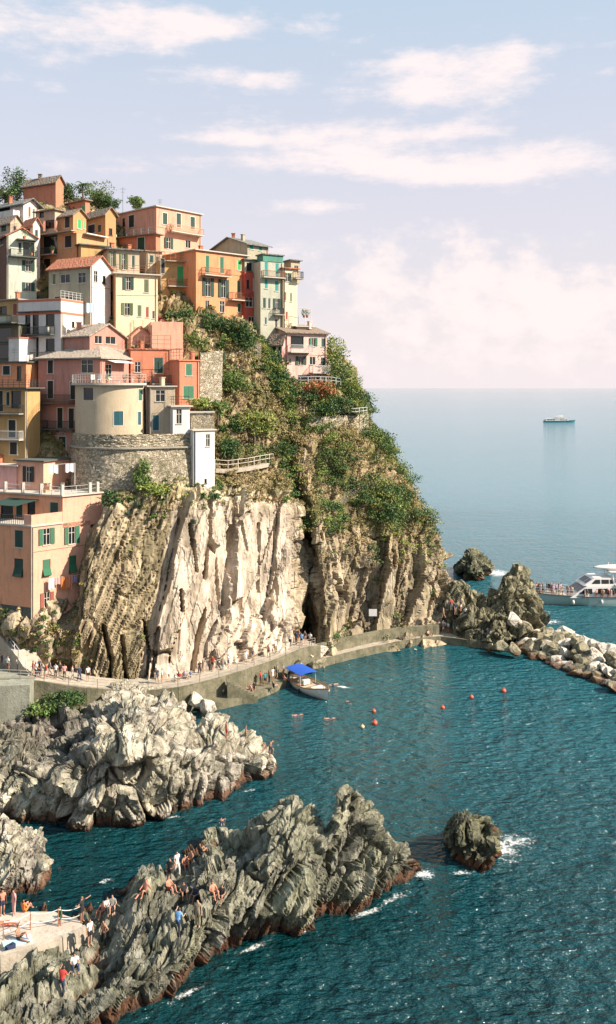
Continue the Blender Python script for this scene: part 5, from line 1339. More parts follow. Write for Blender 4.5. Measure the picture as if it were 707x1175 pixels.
def wallmat(name, c1, c2):
    m, t, b = nt(name); p = pos(t)
    n1 = noise(t, p, .8, 7, .7); c = mix(t, maprange(t, n1, .35, .65), c1, c2)
    st = noise(t, mapping(t, p, (1.5, 1.5, .2)), 1.5, 6, .7); c = mix(t, maprange(t, st, .5, .7, 0, .6), c, tuple(x*.4 for x in c1))
    t.links.new(c, b.inputs['Base Color']); b.inputs['Roughness'].default_value = .92
    bump(t, b, noise(t, p, 4, 6, .7), .07); return m
PAVE = wallmat('walkway concrete', (.42, .36, .28), (.33, .28, .22)); QW = wallmat('stained quay concrete', (.10, .095, .055), (.20, .175, .115))
wk = densify(world_line([(-60,775,5.3),(-10,775,5.0),(45,777,4.6),(100,785,3.7),(150,789,2.75),(200,785,2.75),(250,773,2.75),(300,757,2.8),(338,742,2.9),(360,738,2.8)]))
ribbon('path', wk, 1.35, 3.0, 3.4, PAVE, None, 'structure')
ribbon('retaining_wall', offs(wk, 1.42), .09, 0, 0, QW, 'long stained concrete wall carrying the walkway above the water', None, 'wall', -1.5) if False else None
q = MB(); fr = offs(wk, 1.36)
for a, b in zip(fr[:-1], fr[1:]):
    n_ = Vector(((b-a).y, -(b-a).x, 0)).normalized()*.22
    q.hexa([Vector((v.x, v.y, -1.5)) for v in (a, b)]+[Vector((b.x+n_.x, b.y+n_.y, -1.5)), Vector((a.x+n_.x, a.y+n_.y, -1.5))]+[a+Vector((0, 0, .12)), b+Vector((0, 0, .12)), b+n_+Vector((0, 0, .12)), a+n_+Vector((0, 0, .12))])
o = q.build('retaining_wall', QW); tag(o, 'long stained concrete wall carrying the walkway above the rocks and water', 'wall')
railing_on([v+Vector((0, 0, .12)) for v in offs(wk, 1.45)[::3]], 1.0, CONC, 2.4, 'railing', None, 3, .035, 'thin metal railing along the walkway below the pale slabs', 'railing')
qy = densify(world_line([(352,757,.95),(372,752,.9),(400,745,.9),(430,738.5,.9),(470,731,.9),(505,728,.9),(540,732,.9),(566,733,.9),(588,727,.9)]))
ribbon('quay', qy, 1.1, 1.7, 2.8, PAVE, None, 'structure')
q = MB(); fr = offs(qy, 1.1)
for a, b in zip(fr[:-1], fr[1:]):
    n_ = Vector(((b-a).y, -(b-a).x, 0)).normalized()*.25
    q.hexa([Vector((a.x, a.y, -1.5)), Vector((b.x, b.y, -1.5)), Vector((b.x+n_.x, b.y+n_.y, -1.5)), Vector((a.x+n_.x, a.y+n_.y, -1.5)), a+Vector((0,0,.1)), b+Vector((0,0,.1)), b+n_+Vector((0,0,.1)), a+n_+Vector((0,0,.1))])
o = q.build('quay_edge', QW); tag(o, 'low dark concrete kerb along the harbour side of the quay', 'kerb')
pw = densify(world_line([(345,743,2.5),(372,737.5,2.4),(400,731,2.3),(430,724.5,2.3),(465,719.5,2.3),(503,716.5,2.3)]))
ribbon('parapet_wall', pw, .3, .3, 3.2, QW, 'tall weathered parapet wall behind the quay at the foot of the dark cliff', None, 'wall')
lg = densify(world_line([(228,806,.75),(252,803,.75),(280,796,.75),(305,787,.75),(322,779,.75)]))
ribbon('stone_ledge', lg, .9, 1.3, 2.5, QW, 'low landing ledge with seated bathers, left of the little boat', None, 'ledge')
# stairs from the walkway to the ledge
a = PZ(262, 774, 2.8); b = PZ(296, 792, .8); q = MB(); n = 9
for i in range(n):
    s_ = i/n; c = a.lerp(b, s_); d = (b-a); d.z = 0; L_ = d.length/n; d.normalize(); w_ = Vector((-d.y, d.x, 0)); zt = a.z+(b.z-a.z)*(i+1)/n
    q.obox(Vector((c.x, c.y, -.5))-w_*.5+Vector((0, -1.5, 0)), d*L_, w_*1.0, Vector((0, 0, zt+.5)))
o = q.build('steps', QW); tag(o, 'narrow concrete steps going down from the walkway to the landing ledge', 'steps')
# slabs lying at the lookout by the recess and steps
# left: sloping lane with a handrail, wall under the plaza
lane = densify([P(-70, 705, 101), P(-20, 712, 100.5), P(8, 722, 99.5), P(28, 745, 96.2), P(44, 770, 94.5)])
ribbon('path', lane, 1.3, 1.0, 4.0, PAVE, None, 'structure')
railing_on([v for v in offs(lane, 1.2)[::2]], 1.0, WIRON, 1.2, 'railing', None, 2, .04, 'white handrail beside the sloping lane in front of the big pink house', 'railing')
pz = [PZ(-60, 758, 5.1), PZ(36, 760, 4.9), PZ(40, 778, 4.9), PZ(34, 786, 4.9), PZ(-60, 789, 5.1)]
q = MB(); q.poly(pz); q.poly([Vector((v.x, v.y, -1)) for v in pz])
for a, b in zip(pz, pz[1:]+pz[:1]): q.quad(Vector((a.x, a.y, -1)), Vector((b.x, b.y, -1)), b, a)
ray_add(q.v[:4], [(0, 1, 2, 3)])
o = q.build('plaza', wallmat('grey plaza render', (.28, .28, .22), (.20, .20, .155))); tag(o, 'small raised square with a smooth grey wall at the left end of the walkway', 'terrace')
# footpath rail on the slope and upper terrace path
def rail_line(pxs, label, h=1.0, mat=None, step=1.2, name='railing', bars=2, r=.05):
    pts = [P(*q) for q in pxs]; o = railing_on(pts, h, mat or PCONC, step, name, None, bars, r, label, 'railing'); return pts
fp = [(247,535,110),(262,536,112.2),(285,533,114.5),(305,529,116.2),(330,524.5,117.8),(350,521.5,118.5)]
fpw = [hit(x, y+4)[0]+Vector((0, -.5, .2)) for x, y, D in fp]
ribbon('path', fpw, .3, 1.2, .5, PAVE, None, 'structure')
railing_on(fpw, 1.1, PCONC, 1.2, 'railing', None, 2, .06, 'pale wooden handrail of the footpath crossing the green slope', 'railing')
tp = [(352,478,123.2),(370,477.5,123.8),(390,477,125.5),(408,476.5,127.5),(421,475,130.5)]
ribbon('retaining_wall', [P(*q) for q in tp], .3, 4.5, 3.6, STONE, 'stone terrace wall under the villa garden', None, 'wall')
rail_line(tp, 'white rail along the garden terrace below the pink villa', 1.0, WIRON, 1.2)
rail_line([(322,446,125.6),(329.5,440,126.6),(345,440.5,126.6),(362,440,127),(380,440.5,127.8),(391,442,129)], 'white rail along the terrace at the foot of the pink villa', 1.0, WIRON, .9)
st = [P(313, 450, 124.5), P(318, 441, 125.5), P(325, 432, 126)]
q = MB()
for i in range(12):
    c = st[0].lerp(st[2], i/12); q.box(c, 1.0, .5, .22)
o = q.build('steps', PCONC); tag(o, 'pale outside steps climbing to the left of the pink villa', 'steps')
railing_on([v+Vector((.5, -.3, 0)) for v in st], 1.0, WIRON, .6, 'railing', None, 2, .05, 'white stair rail left of the pink villa', 'railing')
q = MB(); c = P(401, 468, 127); q.hexa([c+Vector(v) for v in ((-1.6,-1.2,-.3),(1.6,-1.2,-.9),(1.6,1.2,-.9),(-1.6,1.2,-.3),(-1.6,-1.2,-.2),(1.6,-1.2,-.8),(1.6,1.2,-.8),(-1.6,1.2,-.2))]); q.bar(c+Vector((-1.4,-1,-2.2)), c+Vector((-1.4,-1,-.3)), .05); q.bar(c+Vector((1.4,-1,-2.6)), c+Vector((1.4,-1,-.8)), .05)
o = q.build('sunshade', plain('dark grey canvas', (.05, .055, .06), .8)); tag(o, 'dark slanted sunshade at the right end of the villa garden', 'sunshade')
# wall below the bushes, dark hedge wall and stone buttress
ribbon('retaining_wall', [P(212, 378, 124), P(228, 381, 123.5), P(300, 394, 124.0)], .3, 1.5, 2.2, STONE, 'mossy stone retaining wall under the orange houses', None, 'wall')
ribbon('retaining_wall', [P(210, 402, 119), P(240, 403, 119), P(258, 405, 119)], .3, 1.2, 1.6, plain('dark green hedge cloth', (.02,.06,.03), .9), 'dark green fence wall above the little vegetable garden', None, 'wall')
q = MB(); c0 = P(231, 415, 114.5); ww = 3.6
q.hexa([P(229, 478, 112.5), P(254, 470, 113.5), P(254, 470, 118), P(229, 478, 118), P(230, 405, 114.5), P(256, 402, 115.5), P(256, 402, 119), P(230, 405, 119)])
o = q.build('buttress_wall', STONE); tag(o, 'rubble stone buttress wall right of the coral house', 'wall')
# safety net fence on the shoulder
net = [hit(x, y)[0]+Vector((0, -.25, 0)) for x, y in ((386,590),(396,578),(412,570),(430,563),(448,557),(468,552))]
railing_on(net, 1.5, CONC, 2.2, 'safety_net', None, 7, .02, 'slack rockfall netting strung between posts across the shoulder of the cliff', 'fence')
q = MB(); e, _ = hit(428, 712); e = P(428, 703, 119.6); q.box(e, 1.1, .06, .95); sg = q.build('sign', WHITE, None); 
tag(sg, 'small white notice sign on the cliff above the quay wall', 'sign')
# ------------------------------------------------------------------ breakwater boulders
BO1 = rockmat('pale boulder', [(.34,.29,.22),(.52,.45,.36),(.64,.57,.47),(.72,.65,.55)], strata=(1,1,1), wet=True, attr=False, bumpd=.1)
BO2 = rockmat('brown boulder', [(.10,.09,.055),(.20,.175,.11),(.29,.25,.165),(.38,.33,.23)], strata=(1,1,1), wet=True, attr=False, bumpd=.12)
protos = []
for k in range(7):
    bm = bmesh.new(); bmesh.ops.create_icosphere(bm, subdivisions=4, radius=1)
    V = np.array([v.co[:] for v in bm.verts]); rng = np.random.default_rng(50+k)
    for j in range(22):                      # cut flat faces
        d = rng.normal(size=3); d /= np.linalg.norm(d); h_ = .46+.28*rng.random(); s_ = V@d; V = V-np.outer(np.maximum(0, s_-h_), d)
    V *= np.array((1.15, .9, .75)); V += (fbm(V*2+k*9, 3, 3)*.08)[:, None]*V
    for v, co in zip(bm.verts, V): v.co = co
    me = bpy.data.meshes.new('boulder'); bm.to_mesh(me); bm.free(); me.materials.append(BO1); protos.append(me)
rng = random.Random(12); cnt = 0
a = PZ(580, 738, 0); b = PZ(728, 797, 0); ax = (b-a); L_ = ax.length; ax.normalize(); nx = Vector((-ax.y, ax.x, 0))
if nx.y < 0: nx = -nx
cells = []
for i in range(21):
    for j in range(6):
        u = L_*(i+.5+rng.uniform(-.3, .3))/21; v = (j-.2+rng.uniform(-.3, .3))*1.75; s_ = 1-abs((v-4.4)/5.2)
        if i < 4 and j > 3-0: continue
        z = .2+2.4*max(0, s_)**.8*(.85+.3*rng.random())-(0 if i > 3 else .3); cells.append((u, v, z, .95+rng.random()*1.05))
for u, v, z, r in cells:
    e = a+ax*u+nx*v; o = bpy.data.objects.new('boulder', protos[rng.randrange(7)]); COL.objects.link(o)
    pale = rng.random() < .5
    o.location = (e.x, e.y, z-.25*r); o.scale = (r, r*.95, r*.95); o.rotation_euler = (rng.uniform(-.5, .5), rng.uniform(-.4, .4), rng.uniform(0, 6.28))
    o.material_slots[0].link = 'OBJECT'; o.material_slots[0].material = BO1 if pale else BO2
    tag(o, 'pale cream angular boulder in the breakwater heap' if pale else 'brown-green angular boulder in the breakwater heap', 'boulder', 'pale boulders of the breakwater' if pale else 'brown boulders of the breakwater')
for (px, py, D, r, pale, lab) in ((590,708,121,1.9,1,'big pale block at the foot of the tall pointed rock'),(574,738,116.5,1.7,0,'brown block where the quay meets the breakwater'),(604,716,121,1.9,0,'large brown block at the head of the breakwater heap'),
    (240,806,95,1.6,1,'low rounded rock between the pale outcrop and the landing ledge'),(226,800,95.8,1.5,1,'rounded pale rock just under the walkway wall'),(354,748,111.5,1.6,1,'white rock pile top block at the lookout by the dark cleft'),(368,744,112.5,1.3,1,'white block right of the lookout'),(362,758,109.5,1.4,0,'brown block under the lookout, beside the quay start'),(344,764,107.5,1.5,0,'brown block between the walkway wall and the blue boat canopy'),
    (590,742,115.5,1.5,0,'brown block at the foot of the quay end'),(562,740,117.5,1.1,0,'low brown block against the quay edge'),(70,1012,65,.9,0,'small rock just breaking the water near the bathing platform')):
    e = P(px, py, D); o = bpy.data.objects.new('boulder', protos[int(px) % 7]); COL.objects.link(o); o.location = e-Vector((0, 0, r*.3)); o.scale = (r, r, r)
    if px == 70: o.location.z = -.45
    o.rotation_euler = (.3, .2, px); o.material_slots[0].link = 'OBJECT'; o.material_slots[0].material = BO1 if pale else BO2; tag(o, lab, 'boulder')
# ------------------------------------------------------------------ foam
def foam(name, cx0, cy0, rx, ry, rot, label, thr=.5, seed=0):
    m, t, b = nt(name+str(seed)); tc = t.nodes.new('ShaderNodeTexCoord').outputs['Object']; p = pos(t)
    b.inputs['Base Color'].default_value = (.86, .88, .86, 1); b.inputs['Roughness'].default_value = .6
    s = t.nodes.new('ShaderNodeVectorMath'); s.operation = 'LENGTH'; t.links.new(mapping(t, tc, (1/rx, 1/ry, 0)), s.inputs[0])
    n1 = noise(t, p, 1.6, 8, .78); n2 = noise(t, p, 5.5, 5, .75)
    v = mathn(t, 'ADD', mathn(t, 'MULTIPLY', n1, .75), mathn(t, 'MULTIPLY', n2, .45)); v = mathn(t, 'SUBTRACT', v, mathn(t, 'MULTIPLY', mathn(t, 'POWER', s.outputs['Value'], 1.2), .5))
    t.links.new(maprange(t, v, thr-.01, thr+.22, 0, .75), b.inputs['Alpha'])
    q = MB(); n = 28; pts = [(rx*math.cos(6.283*i/n), ry*math.sin(6.283*i/n)) for i in range(n)]
    me = bpy.data.meshes.new('foam'); me.from_pydata([(x, y, 0) for x, y in pts], [], [tuple(range(n))])
    o = link_mesh('foam', me, m, None, (cx0, cy0, .012+.004*seed)); o.rotation_euler = (0, 0, rot); tag(o, label, 'foam', None, 'stuff')
FO = [
      (420,1048,2.6,.5,.5,'thin foam fringe under the twin peaks of the foreground outcrop',.44),(290,1088,2.4,.5,.6,'thin foam fringe along the middle of the foreground outcrop',.46),(215,1140,2.6,.5,.7,'thin foam fringe near the front end of the foreground outcrop',.46),
      (120,1012,1.6,.7,.5,'foam in the channel behind the bathers',.5),(200,938,3.0,.5,.15,'thin foam fringe under the pale outcrop',.5),(285,908,2.0,.5,.5,'foam fringe near the tip of the pale outcrop',.5),(530,1002,1.8,.6,.2,'foam fringe at the foot of the dark islet',.46),
      (577,975,2.8,3.6,0,'white breaking foam on the right of the dark islet',.47),(590,966,4.2,2.6,.3,'thin foam streaks spreading right of the islet',.50),(486,1004,1.6,1.0,.4,'foam at the tip of the foreground outcrop',.42),
      (452,1032,3.2,.8,.75,'foam line under the rusty edge of the foreground outcrop',.50),(345,1070,1.6,.6,.4,'small foam patch below the foreground outcrop',.46),(571,658,4.5,5,.0,'white wave breaking right of the dark sea stack',.40),(628,714,5,2.2,.1,'wash beside the tall pointed rock',.45),(395,789,1.9,.6,-.4,'splash trail behind a swimmer by the boat',.42)]
for i, (x, y, rx, ry, rot, lab, th) in enumerate(FO):
    e = PZ(x, y, 0); foam('foam ', e.x, e.y, rx*1.25, ry*1.5, rot, lab, th, i+1)
# ================================================================== PEOPLE
SKIN = [plain('skin light', (.52, .30, .20), .6, 0, .05), plain('skin tan', (.40, .20, .12), .6, 0, .05), plain('skin sunburnt', (.55, .24, .15), .6, 0, .05)]
CL_ = {n: plain('cloth '+n, c, .85, 0, .1) for n, c in dict(white=(.72,.70,.66), black=(.02,.02,.022), blue=(.16,.34,.60), red=(.55,.05,.035), navy=(.02,.035,.08), grey=(.22,.22,.21),
      orange=(.70,.22,.05), pink=(.70,.35,.32), yellow=(.70,.50,.05), green=(.05,.16,.08), khaki=(.30,.24,.15), teal=(.04,.25,.28), lilac=(.40,.30,.45), brown=(.14,.08,.05)).items()}
HAIR = [plain('dark hair', (.02, .014, .010), .6), plain('brown hair', (.09, .05, .025), .6), plain('fair hair', (.35, .24, .12), .6)]
def person_meshes(pose):
    """skinned body; returns meshes (body, shirt, shorts, hair)"""
    # joints: x side, y forward is -y (faces the viewer), z up
    J = dict(pel=(0,0,.93), sp=(0,0,1.12), ch=(0,0,1.32), nk=(0,0,1.46), hd=(0,-.01,1.56), top=(0,.0,1.66), nose=(0,-.10,1.575))
    for s, n in ((1, 'R'), (-1, 'L')):
        J.update({'sh'+n: (.17*s,0,1.38), 'el'+n: (.23*s,.02,1.12), 'wr'+n: (.25*s,-.04,.88), 'hn'+n: (.25*s,-.06,.80),
                  'hip'+n: (.09*s,0,.88), 'kn'+n: (.10*s,-.01,.49), 'an'+n: (.10*s,.02,.08), 'to'+n: (.11*s,-.14,.03)})
    if pose == 'walk':
        J.update(knR=(.10,-.16,.50), anR=(.10,-.17,.09), toR=(.11,-.33,.05), knL=(-.10,.05,.49), anL=(-.10,.30,.12), toL=(-.11,.17,.02), wrR=(.25,.16,.92), hnR=(.25,.20,.85), wrL=(-.25,-.22,.95), hnL=(-.25,-.29,.90))
    if pose == 'hips':
        J.update(elR=(.37,.06,1.16), wrR=(.20,-.06,1.00), hnR=(.13,-.09,.98), knL=(-.15,-.02,.49), anL=(-.19,.0,.08), toL=(-.22,-.14,.03))
    if pose == 'reach':
        J.update(elR=(.42,-.04,1.30), wrR=(.66,-.08,1.30), hnR=(.75,-.09,1.30), elL=(-.38,.0,1.22), wrL=(-.58,-.02,1.34), hnL=(-.66,-.03,1.38))
    if pose in ('sit', 'sit2'):
        d = -.78
        for k in ('pel', 'sp', 'ch', 'nk', 'hd', 'top', 'nose'):
            x, y, z = J[k]; J[k] = (x, y+.10+(.93-z)*-.12*1.0, z+d)
        for s, n in ((1, 'R'), (-1, 'L')):
            J.update({'sh'+n: (.17*s,.16,.60), 'el'+n: (.25*s,.02,.40), 'wr'+n: (.16*s,-.22,.42), 'hn'+n: (.12*s,-.30,.44), 'hip'+n: (.10*s,.08,.13), 'kn'+n: (.15*s,-.32,.46), 'an'+n: (.14*s,-.46,.08), 'to'+n: (.15*s,-.60,.04)})
        if pose == 'sit2': J.update(knL=(-.16,-.38,.16), anL=(-.10,-.78,.08), toL=(-.10,-.84,.18), elR=(.26,.30,.34), wrR=(.27,.40,.08), hnR=(.27,.44,.03))
    if pose in ('lie', 'swim'):
        for k, (x, y, z) in list(J.items()): J[k] = (x, z-.9, .13-y)
        J['nose'] = (0, J['hd'][1], J['hd'][2]+.10)
        if pose == 'swim': J.update(elR=(.36,.62,.14), wrR=(.42,.86,.12), hnR=(.43,.95,.10), toR=(.11,-.98,.0), toL=(-.11,-.98,.0))
    if pose == 'climb':
        J.update(knR=(.16,-.28,.66), anR=(.15,-.20,.28), toR=(.16,-.34,.24), elR=(.30,-.24,1.30), wrR=(.28,-.44,1.38), hnR=(.28,-.50,1.42), elL=(-.28,-.14,1.16), wrL=(-.26,-.38,1.12), hnL=(-.25,-.46,1.14), ch=(0,-.12,1.30), nk=(0,-.17,1.43), hd=(0,-.20,1.53), top=(0,-.21,1.63), nose=(0,-.30,1.53), sp=(0,-.05,1.12), shR=(.17,-.12,1.36), shL=(-.17,-.12,1.36))
    E = [('pel','sp'),('sp','ch'),('ch','nk'),('nk','hd'),('hd','top'),('hd','nose')]
    for n in 'RL': E += [('ch','sh'+n),('sh'+n,'el'+n),('el'+n,'wr'+n),('wr'+n,'hn'+n),('pel','hip'+n),('hip'+n,'kn'+n),('kn'+n,'an'+n),('an'+n,'to'+n)]
    Rr = dict(pel=(.135,.105), sp=(.115,.09), ch=(.14,.105), nk=(.052,.052), hd=(.088,.10), top=(.06,.07), nose=(.016,.016))
    for n in 'RL': Rr.update({'sh'+n: (.062,.06), 'el'+n: (.042,.042), 'wr'+n: (.028,.026), 'hn'+n: (.036,.020), 'hip'+n: (.088,.088), 'kn'+n: (.058,.058), 'an'+n: (.040,.042), 'to'+n: (.036,.026)})
    for n in 'RL':                           # five fingers
        h_ = Vector(J['hn'+n]); w_ = Vector(J['wr'+n]); d = (h_-w_).normalized(); sd_ = d.cross(Vector((0, 1, 0))); sd_ = sd_.normalized() if sd_.length > .1 else Vector((0, 1, 0))
        for k in range(4):
            nm = 'f%d%s' % (k, n); L_ = (.075, .085, .08, .06)[k]; J[nm] = tuple(h_+d*L_+sd_*(.026*(k-1.5))); Rr[nm] = (.009, .009); E.append(('hn'+n, nm))
        J['th'+n] = tuple(w_.lerp(h_, .55)+d*.03-sd_*.065); Rr['th'+n] = (.011, .011); E.append(('hn'+n, 'th'+n))
    keys = list(J); me = bpy.data.meshes.new('person'); me.from_pydata([J[k] for k in keys], [(keys.index(a), keys.index(b)) for a, b in E], [])
    ob = bpy.data.objects.new('tmp', me); COL.objects.link(ob)
    sk = ob.modifiers.new('s', 'SKIN'); sk.use_smooth_shade = True; sb = ob.modifiers.new('u', 'SUBSURF'); sb.levels = 1; sb.render_levels = 1
    for i, k in enumerate(keys):
        sv = me.skin_vertices[0].data[i]; sv.radius = Rr[k]; sv.use_root = (k == 'pel')
    dg = bpy.context.evaluated_depsgraph_get(); ev = ob.evaluated_get(dg); body = bpy.data.meshes.new_from_object(ev)
    bpy.data.objects.remove(ob); bpy.data.meshes.remove(me); body.name = 'person'
    Jv = {k: np.array(J[k]) for k in keys}
    C = np.array([p_.center[:] for p_ in body.polygons])
    best = np.full(len(C), 9.); lab = np.zeros(len(C), int); tt = np.zeros(len(C))
    for i, (a, b) in enumerate(E):
        A, B = Jv[a], Jv[b]; ab = B-A; t_ = np.clip(((C-A)@ab)/(ab@ab), 0, 1); r = (Rr[a][0]*(1-t_)+Rr[b][0]*t_)
        dd = np.linalg.norm(C-(A+t_[:, None]*ab), axis=1)-r; m_ = dd < best; best[m_] = dd[m_]; lab[m_] = i; tt[m_] = t_[m_]
    def pick(f): return np.array([f(E[l], q, c) for l, q, c in zip(lab, tt, C)])
    shirt = pick(lambda e, q, c: e in (('pel','sp'),('sp','ch')) or (e == ('ch','nk') and q < .45) or e[0] == 'ch' and e[1][:2] == 'sh' or (e[0][:2] == 'sh' and q < .55))
    shorts = pick(lambda e, q, c: (e == ('pel','sp') and q < .25) or (e[0] == 'pel' and e[1][:3] == 'hip') or (e[0][:3] == 'hip' and q < .60))
    trous = pick(lambda e, q, c: (e == ('pel','sp') and q < .25) or (e[0] == 'pel' and e[1][:3] == 'hip') or e[0][:3] == 'hip' or (e[0][:2] == 'kn' and q < .9))
    hd, top, nose = Jv['hd'], Jv['top'], Jv['nose']; fw = (nose-hd)/np.linalg.norm(nose-hd); upv = (top-hd)/np.linalg.norm(top-hd)
    hair = pick(lambda e, q, c: e in (('hd','top'),('nk','hd')) and ((c-hd)@upv > .035 or ((c-hd)@fw < -.015 and (c-hd)@upv > -.07)) and not ((c-hd)@fw > .06 and (c-hd)@upv < .075))
    def shell(mask, off, nm):
        V = np.array([v.co[:] for v in body.vertices]); Nn = np.array([v.normal[:] for v in body.vertices]); V = V+Nn*off
        fs = [tuple(body.polygons[i].vertices) for i in np.nonzero(mask)[0]]; used = sorted({v for f in fs for v in f}); mp = {v: i for i, v in enumerate(used)}
        m2 = bpy.data.meshes.new(nm); m2.from_pydata(V[used].tolist(), [], [tuple(mp[v] for v in f) for f in fs]); m2.polygons.foreach_set('use_smooth', [True]*len(m2.polygons)); m2.materials.append(CL_['white']); return m2
    body.materials.clear(); body.materials.append(SKIN[0])
    return dict(body=body, shirt=shell(shirt, .014, 'shirt'), shorts=shell(shorts, .017, 'shorts'), trousers=shell(trous, .017, 'trousers'), hair=shell(hair, .014, 'hair'))
PM = {k: person_meshes(k) for k in ('stand', 'walk', 'hips', 'reach', 'sit', 'sit2', 'lie', 'swim', 'climb')}
def mset(o, m): o.material_slots[0].link = 'OBJECT'; o.material_slots[0].material = m
def person(loc, pose, label, top=None, bottom='black', skin=0, hair=0, face=0, group=None, scale=1.0, long=False, tilt=0):
    m_ = PM[pose]; o = bpy.data.objects.new('person', m_['body']); COL.objects.link(o); mset(o, SKIN[skin])
    o.location = loc; o.rotation_euler = (tilt, 0, face); o.scale = (scale,)*3; tag(o, label, 'person', group)
    items = [('hair', 'hair', HAIR[hair])]
    if top: items.append(('shirt', 'shirt', CL_[top]))
    if bottom: items.append(('trousers' if long else 'shorts', 'trousers' if long else 'shorts', CL_[bottom]))
    for nm, k, mt in items:
        c = bpy.data.objects.new(nm, m_[k]); COL.objects.link(c); c.parent = o; mset(c, mt)
    return o
# bathing platform
top = [PZ(-50, 1058, 1.5), PZ(20, 1046, 1.5), PZ(62, 1046, 1.5), PZ(92, 1056, 1.5), PZ(97, 1066, 1.5), PZ(70, 1078, 1.5), PZ(36, 1089, 1.5), PZ(0, 1098, 1.5), PZ(-50, 1110, 1.5)]
q = MB(); q.poly(top)
for a, b in zip(top, top[1:]+top[:1]): q.quad(Vector((a.x, a.y, -1)), Vector((b.x, b.y, -1)), b, a)
ray_add([tuple(v) for v in q.v[:9]], [(0, 1, 2, 3), (0, 3, 4, 5), (0, 5, 6, 7)]); ray_add([tuple(q.v[0]), tuple(q.v[7]), tuple(q.v[8]), tuple(q.v[8])], [(0, 1, 2, 3)])
o = q.build('bathing_platform', wallmat('warm platform concrete', (.44, .35, .28), (.53, .43, .35))); tag(o, 'pale concrete bathing platform at the lower left with rope railings', 'platform')
q = MB()
for a, b in ((top[4], top[5]), (top[5], top[6]), (top[6], top[7])):
    d = (b-a); n_ = Vector((-d.y, d.x, 0)).normalized()*.28
    if n_.y > 0: n_ = -n_
    q.hexa([v+Vector((0, 0, -.02)) for v in (a, b)]+[b+n_*2+Vector((0,0,-1.6)), a+n_*2+Vector((0,0,-1.6))]+[a+Vector((0,0,.28)), b+Vector((0,0,.28)), b+n_+Vector((0,0,.25)), a+n_+Vector((0,0,.25))])
o = q.build('low_wall', PAVE); tag(o, 'low broken concrete edge on the near side of the bathing platform', 'wall')
rp = [PZ(4, 1078, 1.5), PZ(35, 1067, 1.5), PZ(67, 1063, 1.5), PZ(93, 1059, 1.5)]
root = empty('rope_railing', rp[0], 'rope railing with thin posts along the bathing platform', 'railing')
for v in rp:
    q = MB(); q.bar(v, v+Vector((0, 0, 1.15)), .035); q.build('post', plain('rusty post', (.30,.14,.08), .7), root)
for hh in (1.08, .55):
    for a, b in zip(rp[:-1], rp[1:]):
        q = MB(); prev = None
        for k in range(9):
            s_ = k/8; e = a.lerp(b, s_)+Vector((0, 0, hh-.16*4*s_*(1-s_)))
            if prev is not None: q.bar(prev, e, .028)
            prev = e
        q.build('rope', WHITE, root)
def at(px, py, dz=0): e, _ = hit(px, py); return e+Vector((0, 0, dz))
def plat(px, py): return PZ(px, py, 1.5)
R_ = math.radians
